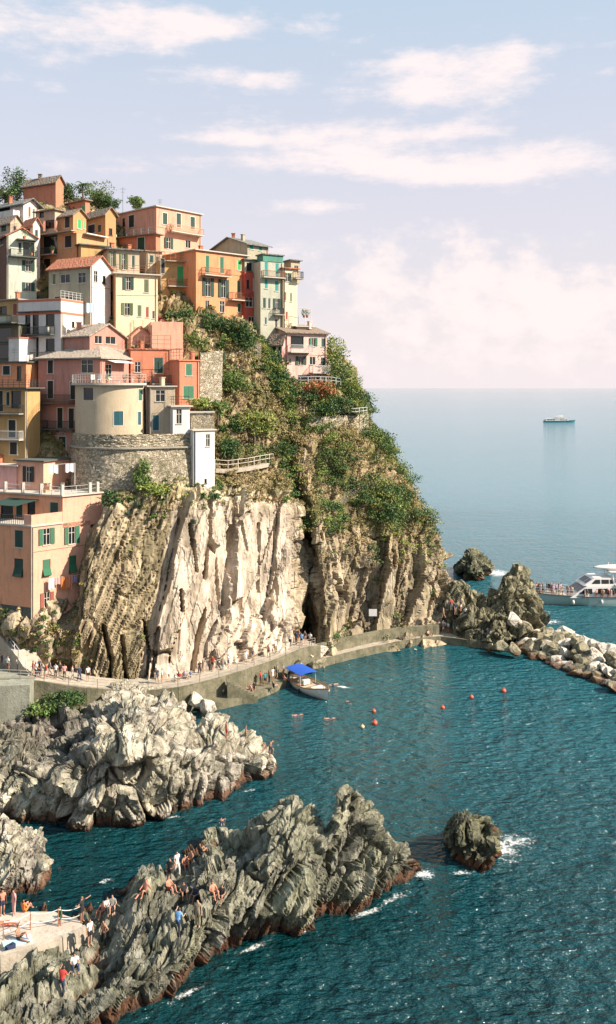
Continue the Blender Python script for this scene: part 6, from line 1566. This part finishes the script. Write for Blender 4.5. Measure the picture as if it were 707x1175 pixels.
NEAR = [ # px, py(feet/seat), pose, top, bottom, skin, hair, facing, long, label, place
 (3,1050,'stand',None,'navy',2,0,.6,0,'standing man in dark trunks at the far left of the platform',1),
 (16,1050,'stand','pink','pink',0,1,-.8,1,'woman wrapped in a pale pink towel on the platform',1),
 (29,1046,'sit','orange','orange',2,0,2.6,0,'person in orange seen from behind, sitting on the platform edge',1),
 (7,1062,'lie',None,'red',2,1,1.5,0,'sunbather lying at the left end of the platform',1),
 (23,1078,'sit2',None,'black',1,0,1.2,0,'bather sitting on a blue towel on the platform',1),
 (69,1062,'stand','green','green',1,2,2.6,0,'child in dark green behind the rope railing',1),
 (94,1058,'reach','black','black',1,2,1.2,0,'man in black with one arm stretched out at the platform end',1),
 (103,1085,'stand','white','black',0,0,.9,0,'man in a white shirt and black shorts beside the platform steps',0),
 (119,1086,'hips',None,'black',1,0,-.6,1,'shirtless man in black trousers beside the man in white',0),
 (124,1046,'sit','white','black',0,1,.5,1,'person in white crouching at the rock edge, right of the platform end',0),
 (117,1050,'sit',None,'red',2,1,-.4,0,'bather with bare back sitting left of the crouching person in white',0),
 (129,1044,'sit','grey','navy',0,2,.2,0,'fair haired person in grey crouching highest at the rock edge',0),
 (86,1112,'sit','white','navy',0,0,.4,1,'climber in a white shirt sitting on the dark rock below the platform',0),
 (71,1143,'climb','red','navy',1,0,2.9,1,'climber in a red shirt low on the rock face at the lower left',0),
 (204,1074,'climb','blue','navy',0,0,2.8,1,'man in a light blue shirt climbing on the foreground outcrop',0),
 (227,1063,'stand','khaki','khaki',0,0,-.2,1,'man in khaki standing with his back to the ridge',0),
 (166,1026,'sit2',None,'brown',2,1,-.5,0,'sunbather leaning back on the left shoulder of the outcrop',0),
 (195,1012,'hips','black','black',1,0,-.3,0,'woman in black standing on the ridge of the outcrop',0),
 (203,1004,'walk','white','white',0,1,.8,1,'person in white on the ridge, next to the woman in black',0),
 (195,1022,'sit',None,'red',2,1,.9,0,'bather with a pink back sitting below the woman in black',0),
 (211,1028,'sit','black','black',1,0,.3,0,'bather in black sitting left in the row of three below the ridge',0),
 (224,1032,'sit','navy','navy',1,0,-.5,0,'bather in navy leaning on bare knees, middle of the row below the ridge',0),
 (245,1028,'sit',None,'black',2,1,.6,0,'bare-backed bather sitting just left of the rightmost seated one',0),
 (254,1032,'sit','black','navy',1,0,-.2,0,'rightmost seated bather of the ridge, in black',0),
 (213,996,'sit',None,'red',2,2,.4,0,'two-coloured bather in red sitting high on the ridge',0),
 (218,990,'sit',None,'orange',1,0,-.7,0,'bather in orange trunks sitting highest on the ridge',0),
 (231,981,'sit','black','black',1,0,2.4,0,'dark figure half hidden behind the ridge of the outcrop',0),
 (260,850+3,'stand',None,'red',1,0,.3,0,None,9),
 (282,852,'stand',None,'green',1,0,1.8,0,'swimmer in green trunks standing on the right shoulder of the pale outcrop',0),
 (260,848,'stand',None,'red',2,0,2.0,0,'swimmer in red trunks standing on the pale outcrop, left of two',0),
 (310,868,'climb',None,'navy',1,0,1.2,0,'swimmer climbing out at the tip of the pale outcrop',0),
 (300,858,'sit',None,'navy',1,0,1.0,0,'swimmer crouching near the tip of the pale outcrop',0)]
for i, (px, py, pose, tp, bt, sk_, hr, fc, lo, lab, pl) in enumerate(NEAR):
    if pl == 9: continue
    person(plat(px, py) if pl == 1 else at(px, py, -.02), pose, lab, tp, bt, sk_, hr, fc, None, 1.0 if 'child' not in lab else .72, bool(lo))
q = MB(); q.box(plat(20, 1081)+Vector((0, 0, .03)), 1.7, .8, .05, rz=.5); o = q.build('towel', plain('pale blue towel', (.45, .62, .70), .9)); tag(o, 'pale blue towel spread on the bathing platform', 'towel')
q = MB(); q.box(plat(12, 1090)+Vector((0, 0, .17)), .55, .3, .3, rz=.9); q.bar(plat(12,1090)+Vector((-.2,0,.3)), plat(12,1090)+Vector((.2,0,.42)), .03); o = q.build('bag', CL_['navy']); tag(o, 'dark blue bag beside the pale blue towel', 'bag')
# crowds
rng = random.Random(5)
tops = ['white', 'black', 'red', 'navy', 'grey', 'pink', 'white', 'teal', 'khaki', 'lilac', None, 'blue']; bots = ['black', 'navy', 'khaki', 'grey', 'white', 'brown']
def word(tp): return {'khaki': 'khaki', None: 'no shirt'}.get(tp, tp)
def crowd(spots, where, group, fn, poses=('stand', 'walk', 'hips', 'stand'), lane=False):
    for s_ in spots:
        px, py = s_[:2]; tp = s_[2] if len(s_) > 2 else rng.choice(tops); po = s_[3] if len(s_) > 3 else rng.choice(poses)
        tx = 'person with no shirt' if tp is None else 'person in a %s top' % tp
        person(fn(px, py), po, '%s %s' % (tx, where), tp, rng.choice(bots), rng.randrange(3), rng.randrange(3), rng.uniform(-3, 3), group, rng.uniform(.93, 1.04), rng.random() < .4)
def onwk(px, py): return PZ(px, py, 2.8)
crowd([(9,771,'white'),(21,771,'white'),(13,766,'grey')], 'on the raised square above the smooth grey wall', 'visitors on the raised square', lambda x, y: PZ(x, y, 4.95))
crowd([(2,766,'navy'),(31,768,'black'),(27,764,'teal')], 'at the back of the raised square', 'visitors on the raised square', lambda x, y: PZ(x, y, 4.95))
crowd([(41,778,'white'),(48,776,'black'),(53,779,'red'),(64,779,'white'),(74,780,'pink'),(45,774,'navy'),(57,775,'grey'),(83,780,'white'),(91,782,'navy'),(38,776,'red'),(69,778,'black'),(101,782,'white')], 'walking on the left end of the walkway', 'walkers on the left end of the walkway', lambda x, y: at(x, y), ('walk', 'stand'))
crowd([(206,779,'red','sit'),(212,778,'lilac','sit'),(218,778,'blue','sit'),(202,782,'white','sit')], 'sitting on the walkway under the pale slabs', 'people resting on the walkway', onwk)
crowd([(233,772,'grey'),(244,769,'red'),(262,767,'white'),(229,774,'black'),(256,768,'khaki'),(282,762,'white'),(290,760,'navy'),(308,754,'pink'),(316,750,'white'),(180,784,'navy'),(186,784,'white')], 'strolling on the walkway below the pale slabs', 'walkers below the pale slabs', onwk)
crowd([(333,742,'white'),(340,740,'navy'),(346,741,'blue'),(350,738,'black'),(356,741,'white'),(343,736,'khaki')], 'at the lookout beside the dark cleft', 'people at the lookout', lambda x, y: PZ(x, y, 2.9))
crowd([(378,748,'white'),(492,730,None,'sit')], 'alone on the lower quay', 'people on the lower quay', lambda x, y: PZ(x, y, .9))
crowd([(262,796,'black'),(270,795,'red'),(276,795,'navy'),(286,793,'pink'),(292,791,'black'),(255,797,'white')], 'sitting on the landing ledge', 'people sitting on the landing ledge', lambda x, y: PZ(x, y, .78), ('sit', 'sit2'))
crowd([(304,787,'teal'),(309,784,None),(313,782,'white'),(318,778,None),(321,774,None),(325,777,'grey'),(330,770,None),(299,786,'red'),(315,790,'black','sit'),(327,782,None,'sit')], 'crowding round the stern of the little boat', 'bathers by the little boat', lambda x, y: PZ(x, y, .8))
sp = [(500+rng.uniform(0, 66), 727+rng.uniform(-3, 4)) for _ in range(26)]
crowd([(x, 724+max(0, x-510)*.20+rng.uniform(-2, 3)) for x, y in sp], 'in the crowd waiting at the far end of the quay', 'crowd at the far end of the quay', lambda x, y: PZ(x, y, .92))
crowd([(x, 706+rng.uniform(-6, 6)) for x in (509,513,518,523,529,534)], 'in the crowd climbing past the end of the quay', 'crowd at the far end of the quay', lambda x, y: P(x, y, 122.5))
crowd([(2,712,'navy'),(8,716,'teal'),(14,717,'black'),(4,698,'blue'),(9,704,'white'),(20,716,'yellow')], 'on the sloping lane beside the pink house', 'people on the sloping lane', lambda x, y: P(x, y+6, 99.3))
# swimmers
for i, (px, py, fc, lab) in enumerate(((382,787,-1.1,'swimmer doing the crawl just right of the little boat'),(400,808,.4,'swimmer treading water below the little boat, to its right'),(342,822,1.9,'swimmer doing the crawl in front of the little boat, leftmost'),(379,826,1.7,'pale swimmer floating below the bow of the little boat'),(255,946,.2,'lone swimmer in the channel between the two outcrops'),(20,1044,.5,'x'))):
    if px == 20: continue
    person(PZ(px, py, -.17), 'swim', lab, None, 'navy', i % 3, i % 2, fc, None)
# buoys
def buoy(px, py, r, mat, lab):
    e = PZ(px, py, 0); q = MB(); q.sphere(e+Vector((0, 0, r*.45)), r, r, r*.95, seg=14); q.bar(e+Vector((0, 0, r*1.2)), e+Vector((0, 0, r*1.75)), r*.22, 0, 8)
    root = q.build('buoy', mat, None, True); tag(root, lab, 'buoy', 'orange and white buoys in the harbour')
OB = plain('orange buoy plastic', (.62, .10, .045), .45)
buoy(430,831,.30,OB,'larger orange buoy just right of the small cream one'); buoy(429,817,.24,OB,'orange buoy above the larger one, right of the boat'); buoy(416,835,.22,plain('cream buoy plastic', (.72,.55,.32), .5),'small cream buoy left of the orange ones')
buoy(508,813,.24,OB,'orange buoy alone in mid harbour'); buoy(541,801,.26,OB,'orange buoy between the mid-harbour one and the rightmost'); buoy(578,794,.30,OB,'rightmost orange buoy, nearest the breakwater')
# ================================================================== BOATS
WP = plain('white boat paint', (.74, .70, .62), .4, 0, .05); WOOD = plain('varnished wood', (.30, .16, .07), .5); DK = plain('cream deck', (.55, .47, .34), .6)
def hull(root, L_, B_, D_, mat, name='hull', sheer=.35, keel=-.35, tr=.0, n=24, m=9, bowk=.55):
    """bow at +x; local metres, built in world space at the root then turned by the root rotation"""
    st = []
    for i in range(n+1):
        s_ = i/n; x = -L_/2+L_*s_; w_ = B_/2*(1-abs(2*s_-.85)**2.6*.9 if s_ > .42 else (tr+(1-tr)*math.sin(math.pi/2*min(1, s_/.42))**.7)); w_ = max(.02, w_ if s_ < .999 else .02)
        if s_ > .55: w_ = B_/2*max(.012, (1-((s_-.55)/.45)**2.2))
        top_ = D_+sheer*((s_-.4)*2 if s_ > .4 else (.4-s_)*1.2)**2; row = []
        for j in range(m+1):
            a = j/m; z = keel*(1-.5*s_**3)+(top_-keel)*a; ww = w_*(1-(1-a)**2.4)**.6 if a > 0 else .01; row.append((x+(a*bowk if s_ > .9 else 0)*(s_-.9)*10*.5, ww, z))
        st.append(row)
    V = []; Fc = []
    for row in st: V += [(x, y, z) for x, y, z in row]+[(x, -y, z) for x, y, z in row]
    w2 = 2*(m+1)
    for i in range(n):
        for j in range(m):
            a = i*w2+j; Fc.append((a, a+1, a+w2+1, a+w2)); b = a+m+1; Fc.append((b, b+w2, b+w2+1, b+1))
    for j in range(m): Fc.append((j, j+m+1, j+m+2, j+1))
    me = bpy.data.meshes.new(name); me.from_pydata(V, [], Fc); me.polygons.foreach_set('use_smooth', [True]*len(Fc))
    bm = bmesh.new(); bm.from_mesh(me); bmesh.ops.remove_doubles(bm, verts=bm.verts, dist=.004); bmesh.ops.recalc_face_normals(bm, faces=bm.faces); bm.to_mesh(me); bm.free()
    o = link_mesh(name, me, mat, root); return o, st
def lbuild(q, name, mat, parent, smooth=False):
    me = bpy.data.meshes.new(name); me.from_pydata(q.v, [], q.f); bm = bmesh.new(); bm.from_mesh(me); bmesh.ops.recalc_face_normals(bm, faces=bm.faces); bm.to_mesh(me); bm.free()
    if smooth: me.polygons.foreach_set('use_smooth', [True]*len(me.polygons))
    return link_mesh(name, me, mat, parent)
bow = PZ(376, 804, 0); stern = PZ(334, 781, 0); d = bow-stern
root = empty('motor_boat', (bow+stern)/2, 'small white wooden boat with a bright blue canopy moored by the landing ledge', 'boat', None, math.atan2(d.y, d.x))
L_ = d.length; hu, st = hull(root, L_, 2.9, .75, WP)
q = MB()
for sgn in (1, -1): q.tube([(r[-1][0], r[-1][1]*sgn, r[-1][2]) for r in st], .06, 0, 6)
lbuild(q, 'gunwale', WOOD, root)
q = MB()
for a, b in zip(st[1:-2], st[2:-1]):
    q.quad((a[-1][0], a[-1][1]-.06, a[-1][2]-.32), (b[-1][0], b[-1][1]-.06, b[-1][2]-.32), (b[-1][0], -b[-1][1]+.06, b[-1][2]-.32), (a[-1][0], -a[-1][1]+.06, a[-1][2]-.32))
lbuild(q, 'deck', DK, root)
q = MB(); q.box((L_*.30, 0, .83), L_*.22, 1.5, .28); lbuild(q, 'foredeck_hatch', WP, root)
for x in (-.30, -.08, .12): q = MB(); q.box((L_*x, 0, .72), .38, 2.3, .07); lbuild(q, 'bench', WOOD, root)
q = MB(); q.box((-L_*.12, 0, .85), 1.2, .9, .5); lbuild(q, 'engine_box', WP, root)
for sx in (-1, 1):
    for sy in (-1, 1): q = MB(); q.bar((-L_*.20+sx*1.45, sy*1.05, .6), (-L_*.20+sx*1.45, sy*1.05, 1.95), .03, 0, 6); lbuild(q, 'canopy_pole', WIRON, root)
q = MB(); nn = 8
for i in range(nn):
    y0, y1 = -1.25+2.5*i/nn, -1.25+2.5*(i+1)/nn; z0, z1 = 2.12-.16*(y0/1.25)**2, 2.12-.16*(y1/1.25)**2
    q.hexa([(-L_*.20-1.75, y0, z0), (-L_*.20+1.75, y0, z0), (-L_*.20+1.75, y1, z1), (-L_*.20-1.75, y1, z1), (-L_*.20-1.75, y0, z0+.04), (-L_*.20+1.75, y0, z0+.04), (-L_*.20+1.75, y1, z1+.04), (-L_*.20-1.75, y1, z1+.04)])
lbuild(q, 'canopy', plain('bright blue canvas', (.012, .09, .48), .7, 0, .08), root)
q = MB(); q.bar((L_*.40, 0, .8), (L_*.40, 0, 2.3), .03, 0, 6); q.bar((L_*.47, 0, .9), (L_*.53, 0, 1.25), .05, 0, 6); lbuild(q, 'mast', WOOD, root)
for sx in (.02, -.25): q = MB(); q.sphere((L_*sx, -1.5, .3), .14, .14, .24); lbuild(q, 'fender', CL_['navy'], root, True)
# ferry
def ferry(name, bowp, ang_, sc_, label, detail=True):
    root = empty(name, bowp, label, 'ferry', None, ang_); root.scale = (sc_*1.12, sc_, sc_*.88)
    L_ = 27.0; hr = bpy.data.objects.new('hull', None)
    V = []; n = 30; m = 7
    q = MB()
    def sec(s_):
        x = L_*s_; w_ = 2.9*min(1, (1-(1-min(1, s_/.42))**2.0))+.03; top_ = 1.75+.55*max(0, 1-s_/.4)**2; out = []
        for j in range(m+1):
            a = j/m; z = -.6+(top_+.6)*a; out.append((x-(1-s_/.25)*1.1*a*(s_ < .25)+(1-a)*0, w_*(.35+.65*a**.6 if s_ < .3 else .72+.28*a**.5), z))
        return out
    S_ = [sec(i/n) for i in range(n+1)]
    for i in range(n):
        for j in range(m):
            for sg in (1, -1):
                f = [S_[i][j], S_[i+1][j], S_[i+1][j+1], S_[i][j+1]]; q.quad(*[(x, y*sg, z) for x, y, z in f])
    e = S_[-1]; q.poly([(x, y, z) for x, y, z in e]+[(x, -y, z) for x, y, z in reversed(e)])
    lbuild(q, 'hull', plain('ferry hull paint', (.52, .60, .55), .45, 0, .05), root, True)
    q = MB()
    for i in range(n): a, b = S_[i][-1], S_[i+1][-1]; q.quad((a[0], a[1]-.02, a[2]-.25), (b[0], b[1]-.02, b[2]-.25), (b[0], -b[1]+.02, b[2]-.25), (a[0], -a[1]+.02, a[2]-.25))
    lbuild(q, 'deck', DK, root)
    q = MB()
    for sg in (1, -1):
        q.tube([(x, (y+.03)*sg, z) for x, y, z in [s_[-1] for s_ in S_]], .07, 0, 5)
    lbuild(q, 'rubbing_strake', CL_['navy'], root)
    q = MB()
    for sg in (1, -1):
        for hh in (.5, 1.0):
            q.tube([(x, (y-.05)*sg, z+hh) for x, y, z in [s_[-1] for s_ in S_[:8]]], .025)
        for s_ in S_[:8]: x, y, z = s_[-1]; q.bar((x, (y-.05)*sg, z), (x, (y-.05)*sg, z+1.0), .025)
    lbuild(q, 'bow_railing', WIRON, root)
    fw = plain('ferry white paint', (.76, .72, .68), .4, 0, .04)
    def cabin(x0, x1, z0, z1, rake, w_, nm, tail=0):
        q = MB(); q.hexa([(x0, -w_, z0), (x1, -w_, z0), (x1, w_, z0), (x0, w_, z0), (x0+rake, -w_*.92, z1), (x1-tail, -w_*.92, z1), (x1-tail, w_*.92, z1), (x0+rake, w_*.92, z1)]); return lbuild(q, nm, fw, root)
    c1 = cabin(5.3, 26.0, 1.6, 3.7, 2.6, 2.45, 'cabin'); c2 = cabin(7.4, 12.0, 3.71, 5.1, 1.7, 2.0, 'wheelhouse')
    def swin(par, x0, x1, z0, z1, wA, k=0):
        for sg in (-1, 1):
            q = MB(); y0 = (wA(z0)+.03)*sg; y1 = (wA(z1)+.03)*sg; q.quad((x0, y0, z0), (x1, y0, z0), (x1+k*.0, y1, z1), (x0+k, y1, z1)); lbuild(q, 'window', GLASS, par)
    wa = lambda z: 2.45*(1-.08*(z-1.6)/2.1); wb = lambda z: 2.0*(1-.08*(z-3.7)/1.4)
    for x0, x1, k in ((6.6, 8.6, .9), (9.0, 10.9, .5), (11.3, 12.8, 0), (17.8, 19.6, 0), (20.2, 22, 0), (22.6, 24.6, 0)): swin(c1, x0, x1, 2.3, 3.25, wa, k)
    q = MB(); q.box((14.8, -2.36, 2.6), 3.4, .2, 1.5); lbuild(q, 'doorway', GLASS, c1)
    for x0, x1, k in ((8.6, 9.9, .6), (10.1, 11.2, 0), (11.35, 11.9, 0)): swin(c2, x0, x1, 4.05, 4.8, wb, k)
    f = lambda z: 7.4+1.7*(z-3.71)/1.39-.04
    g = lambda z: 5.3+2.6*(z-1.6)/2.1-.04
    for y0, y1 in ((-1.7, -.65), (-.5, .5), (.65, 1.7)):
        q = MB(); q.quad((f(4.1), y0, 4.1), (f(4.1), y1, 4.1), (f(4.85), y1*.95, 4.85), (f(4.85), y0*.95, 4.85)); lbuild(q, 'windscreen', GLASS, c2)
        q = MB(); q.quad((g(2.5), y0*1.2, 2.5), (g(2.5), y1*1.2, 2.5), (g(3.4), y1*1.15, 3.4), (g(3.4), y0*1.15, 3.4)); lbuild(q, 'windscreen', GLASS, c1)
    q = MB(); q.box((19.2, 0, 3.83), 14.4, 5.2, .2); lbuild(q, 'upper_deck', fw, root)
    q = MB()
    for sg in (-1, 1):
        for hh in (.5, 1.0): q.bar((12.2, 2.5*sg, 3.93+hh), (26.3, 2.5*sg, 3.93+hh), .03)
        for k in range(11): q.bar((12.2+k*1.4, 2.5*sg, 3.93), (12.2+k*1.4, 2.5*sg, 4.93), .03)
    lbuild(q, 'railing', WIRON, root)
    q = MB(); q.box((14.2, 0, 6.2), 5.6, 4.2, .12)
    for x in (11.8, 16.6):
        for y in (-1.9, 1.9): q.bar((x, y, 3.9), (x, y, 6.2), .06)
    lbuild(q, 'canopy', fw, root)
    q = MB(); q.sphere((12.4, -.4, 6.75), 3.1, .85, .5, seg=16); lbuild(q, 'dinghy', fw, root, True)
    for x in (13.6, 15.0):
        q = MB(); q.sphere((x+1.4, -2.62, 4.55), .55, .16, .5, seg=14); lbuild(q, 'life_ring', plain('orange red rescue gear', (.66, .12, .05), .6), root, True)
    for x in (5.6, 9.8, 13.6, 18.5): q = MB(); q.sphere((x, -2.95, .95), .22, .22, .42); lbuild(q, 'fender', fw, root, True)
    q = MB(); q.bar((11.5, 0, 5.1), (11.8, 0, 7.6), .05); q.bar((11.3, 0, 7.0), (12.1, 0, 7.0), .04); lbuild(q, 'mast', fw, root)
    return root
FB = P(608, 692.5, 144.5); FB.z = 0
fr_ = ferry('ferry', FB, math.radians(2), 1.0, 'white passenger ferry crowded at the bow, passing behind the breakwater')
rng = random.Random(9)
Mx = Matrix.Translation(FB) @ Matrix.Rotation(math.radians(2), 4, 'Z') @ Matrix.Diagonal((1.12, 1, .88, 1))
for i in range(30):
    x = rng.uniform(.9, 6.0); wv = 2.4*(1-(1-x/11)**2.0); tp = rng.choice(tops[:10]); e = Mx @ Vector((x, rng.uniform(-wv, wv), 1.55+.5*max(0, 1-x/10)**2))
    person(e, 'stand', 'person in a %s top among the passengers crowding the ferry bow' % tp, tp, rng.choice(bots), rng.randrange(3), rng.randrange(3), rng.uniform(-3, 3), 'passengers on the ferry bow', 1.0)
for i in range(12):
    x = rng.uniform(7, 13.4); tp = rng.choice(tops[:10]); e = Mx @ Vector((x, -2.62, 1.5)); person(e, 'stand', 'person in a %s top by the side cabin windows of the ferry' % tp, tp, rng.choice(bots), rng.randrange(3), rng.randrange(3), rng.uniform(-3, 3), 'passengers along the ferry side', .95)
for i in range(12):
    x = rng.uniform(12.4, 18); tp = rng.choice(tops[:10]); e = Mx @ Vector((x, rng.uniform(-2.2, 0), 3.93)); person(e, 'stand', 'person in a %s top on the ferry upper deck' % tp, tp, rng.choice(bots), rng.randrange(3), rng.randrange(3), rng.uniform(-3, 3), 'passengers on the ferry upper deck', 1.0)
F2 = P(659, 484, 870); F2.z = 0
f2 = ferry('ferry', F2, math.radians(180), 1.0, 'distant teal ferry far out near the horizon')
for o in f2.children:
    if o.name.startswith('hull'): o.data.materials[0] = plain('teal ferry paint', (.05, .26, .30), .5)
# ================================================================== SMALL THINGS ON THE HOUSES
def cloth(pa, pb, drop, mat, lab, nm='laundry', wav=.05):
    pa = Vector(pa); pb = Vector(pb); q = MB(); n = 10; d = (pb-pa); nn = Vector((d.y, -d.x, 0)).normalized()
    for i in range(n):
        a = pa+d*(i/n)+nn*math.sin(i*1.3)*wav; b = pa+d*((i+1)/n)+nn*math.sin((i+1)*1.3)*wav
        lo = Vector((0, 0, -drop*(.93+.07*math.sin(i*.9)))); q.hexa([a+lo, b+lo, b+lo+nn*.02, a+lo+nn*.02, a, b, b+nn*.02, a+nn*.02])
    o = q.build(nm, mat); tag(o, lab, 'laundry'); return o
hp = bA.normal('R')
def bl(x, y, o_=.5): u, z, _ = bA.uv('R', x, y); return bA.pt('R', u, z, o_)
q = MB(); q.bar(bl(52, 663, .5), bl(92, 658, .5), .012); o = q.build('clothes_line', WHITE); tag(o, 'clothes line stretched under the lower windows of the pink house', 'line')
cloth(bl(53, 663.5), bl(60, 662.5), 1.25, WHITE, 'white sheet on the line under the pink house window, left')
cloth(bl(60.5, 662.5), bl(67, 661.5), .8, CL_['pink'], 'small pink cloth on the line between the white sheet and the orange towel')
cloth(bl(67.5, 661.5), bl(73, 660.8), 1.5, CL_['orange'], 'left orange towel on the line under the pink house window')
cloth(bl(73.6, 660.8), bl(80, 660), 1.45, plain('cloth coral', (.75,.28,.14), .85), 'right coral orange towel on the line under the pink house window')
cloth(bl(80.5, 659.8), bl(86, 659), .9, CL_['lilac'], 'grey lilac cloth at the right end of the pink house line')
hb = P(56, 533, 98.5); cloth(P(56, 534, 99), P(67, 533.5, 99.5), 1.0, WHITE, 'left white towel hanging beside the terrace hut'); cloth(P(75, 532.5, 100), P(85, 532, 100.5), 1.0, CL_['white'], 'right white towel hanging beside the terrace hut')
q = MB(); q.bar(P(55, 533.5, 99), P(86, 531.5, 100.6), .02); q.bar(P(55, 533.5, 99), P(55, 558, 99), .03); q.bar(P(86, 531.5, 100.6), P(86, 556, 100.6), .03); o = q.build('clothes_line', WHITE); tag(o, 'clothes line with posts beside the terrace hut', 'line')
cloth(P(99, 347.5, 112.2), P(108, 348.5, 112.8), 1.3, plain('pale blue cloth', (.50,.62,.72), .85), 'pale blue sheet hanging over the white banded house parapet'); cloth(P(109, 348.6, 112.9), P(120, 349.8, 113.6), 1.5, WHITE, 'white sheet hanging over the white banded house parapet')
def chair(e, mat, lab, rz, group=None):
    root = empty('terrace_chair', e, lab, 'chair', group, rz)
    q = MB(); q.box((0, 0, .42), .5, .5, .06); lbuild(q, 'seat', mat, root)
    q = MB(); q.box((0, .24, .72), .5, .05, .6); lbuild(q, 'backrest', mat, root)
    for x in (-.22, .22):
        for y in (-.22, .22): q = MB(); q.bar((x, y, 0), (x, y, .42), .03); lbuild(q, 'leg', mat, root)
zt = zr1+.26
chair(Vector(cyp(ang(101), zt, R0-.9)), WP, 'left white chair on the round house terrace', .4, 'white chairs on the round house terrace'); chair(Vector(cyp(ang(109), zt, R0-.7)), WP, 'right white chair on the round house terrace', -.6, 'white chairs on the round house terrace')
def table(e, lab, mat):
    root = empty('terrace_table', e, lab, 'table'); q = MB(); q.box((0, 0, .74), 1.0, .7, .05); lbuild(q, 'tabletop', mat, root)
    for x in (-.4, .4):
        for y in (-.28, .28): q = MB(); q.bar((x, y, 0), (x, y, .72), .03); lbuild(q, 'leg', mat, root)
table(Vector(cyp(ang(152), zt, R0-.9)), 'white table on the round house terrace', WP)
def lounger(e, lab, rz):
    root = empty('sun_lounger', e, lab, 'sun lounger', None, rz)
    q = MB(); q.box((0, -.2, .32), .6, 1.3, .07); lbuild(q, 'seat', WP, root)
    q = MB(); q.hexa([(-.3, .45, .29), (.3, .45, .29), (.3, 1.0, .75), (-.3, 1.0, .75), (-.3, .45, .36), (.3, .45, .36), (.3, 1.0, .82), (-.3, 1.0, .82)]); lbuild(q, 'backrest', WP, root)
    for x in (-.25, .25):
        for y in (-.75, .35): q = MB(); q.bar((x, y, 0), (x, y, .3), .03); lbuild(q, 'leg', WP, root)
lounger(Vector(cyp(ang(131), zt, R0-1.2)), 'white sun lounger on the round house terrace', 1.3)
tz = b2_pink.zt+.17
for l, r, rz, lab in ((5.0, 2.2, .5, 'white deck chair left of the terrace pillar on the pink house'), (3.6, 3.0, -.4, 'pale deck chair near the corner pillar of the pink house terrace')): chair(b2_pink.at(l, r, tz), PCONC, lab, rz)
def pot(e, r, mat, lab, s_=0):
    root = empty('potted_plant', e, lab, 'plant', 'potted plants on the terraces'); q = MB(); q.bar(e, e+Vector((0, 0, .35)), .16, 0, 10, .22); q.build('pot', TILE_O, root)
    leaf_mesh('foliage', [[e.x, e.y, e.z+.6+r*.3]], [[r, r, r]], 120, .08, mat, root, s_, 1.0)
for i, (x, r, mat, lab) in enumerate(((145,.4,LM,'potted plant beside the lounger on the round house terrace'),(163,.35,LG,'potted plant at the right end of the round house terrace'),(122,.3,LY,'small potted plant by the awning door of the rose house'))): pot(Vector(cyp(ang(x), zt, R0-.5)), r, mat, lab, i)
pot(P(196.5, 266.5, 131.2), .5, LM, 'bushy plant on the pink flat-roofed house balcony', 7); pot(P(349, 364.5, 130.6), .55, LG, 'dark potted plant on the small cream terrace block', 8); pot(P(352.5, 364.5, 130.8), .5, LM, 'second bushy plant on the small cream terrace block, right one', 9)
pot(P(60, 290.5, 123), .4, LG, 'potted plant on the black loggia balcony of the orange tower house', 10); pot(P(28, 274, 120), .55, LM, 'plant on the canopy of the mint-white house', 11)
pot(P(36, 293, 118.8), .8, LG, 'mass of dark balcony plants on the mint-white house', 12)
# television aerials and street bits
for px, py, D, hh, lab in ((40,240,126,1.6,'thin aerial on the orange tower house'),(141,238,137,3.2,'thin aerial on the skyline left of the pink flat-roofed house'),(128,236,137,2.4,'shorter aerial on the skyline behind the trees')):
    e = P(px, py, D); q = MB(); q.bar(e-Vector((0,0,1.5)), e+Vector((0, 0, hh)), .03); q.bar(e+Vector((-.5, 0, hh*.9)), e+Vector((.5, 0, hh*.9)), .02); q.bar(e+Vector((-.3, 0, hh*.75)), e+Vector((.3, 0, hh*.75)), .02); o = q.build('aerial', IRON); tag(o, lab, 'aerial')
# haze over the sea
HZ = MB(); HZ.box((0, 7000, 60), 30000, 15000, 126)
m = bpy.data.materials.new('haze air'); m.use_nodes = True; t = m.node_tree; t.nodes.clear()
out = t.nodes.new('ShaderNodeOutputMaterial'); v = t.nodes.new('ShaderNodeVolumePrincipled'); v.inputs['Color'].default_value = (.93, .95, 1, 1); v.inputs['Density'].default_value = HAZE_DENS; v.inputs['Anisotropy'].default_value = .2
t.links.new(v.outputs[0], out.inputs['Volume'])
if HAZE_DENS > 0: o = HZ.build('haze', m); tag(o, 'thin pale sea haze fading the horizon', 'haze', None, 'stuff')
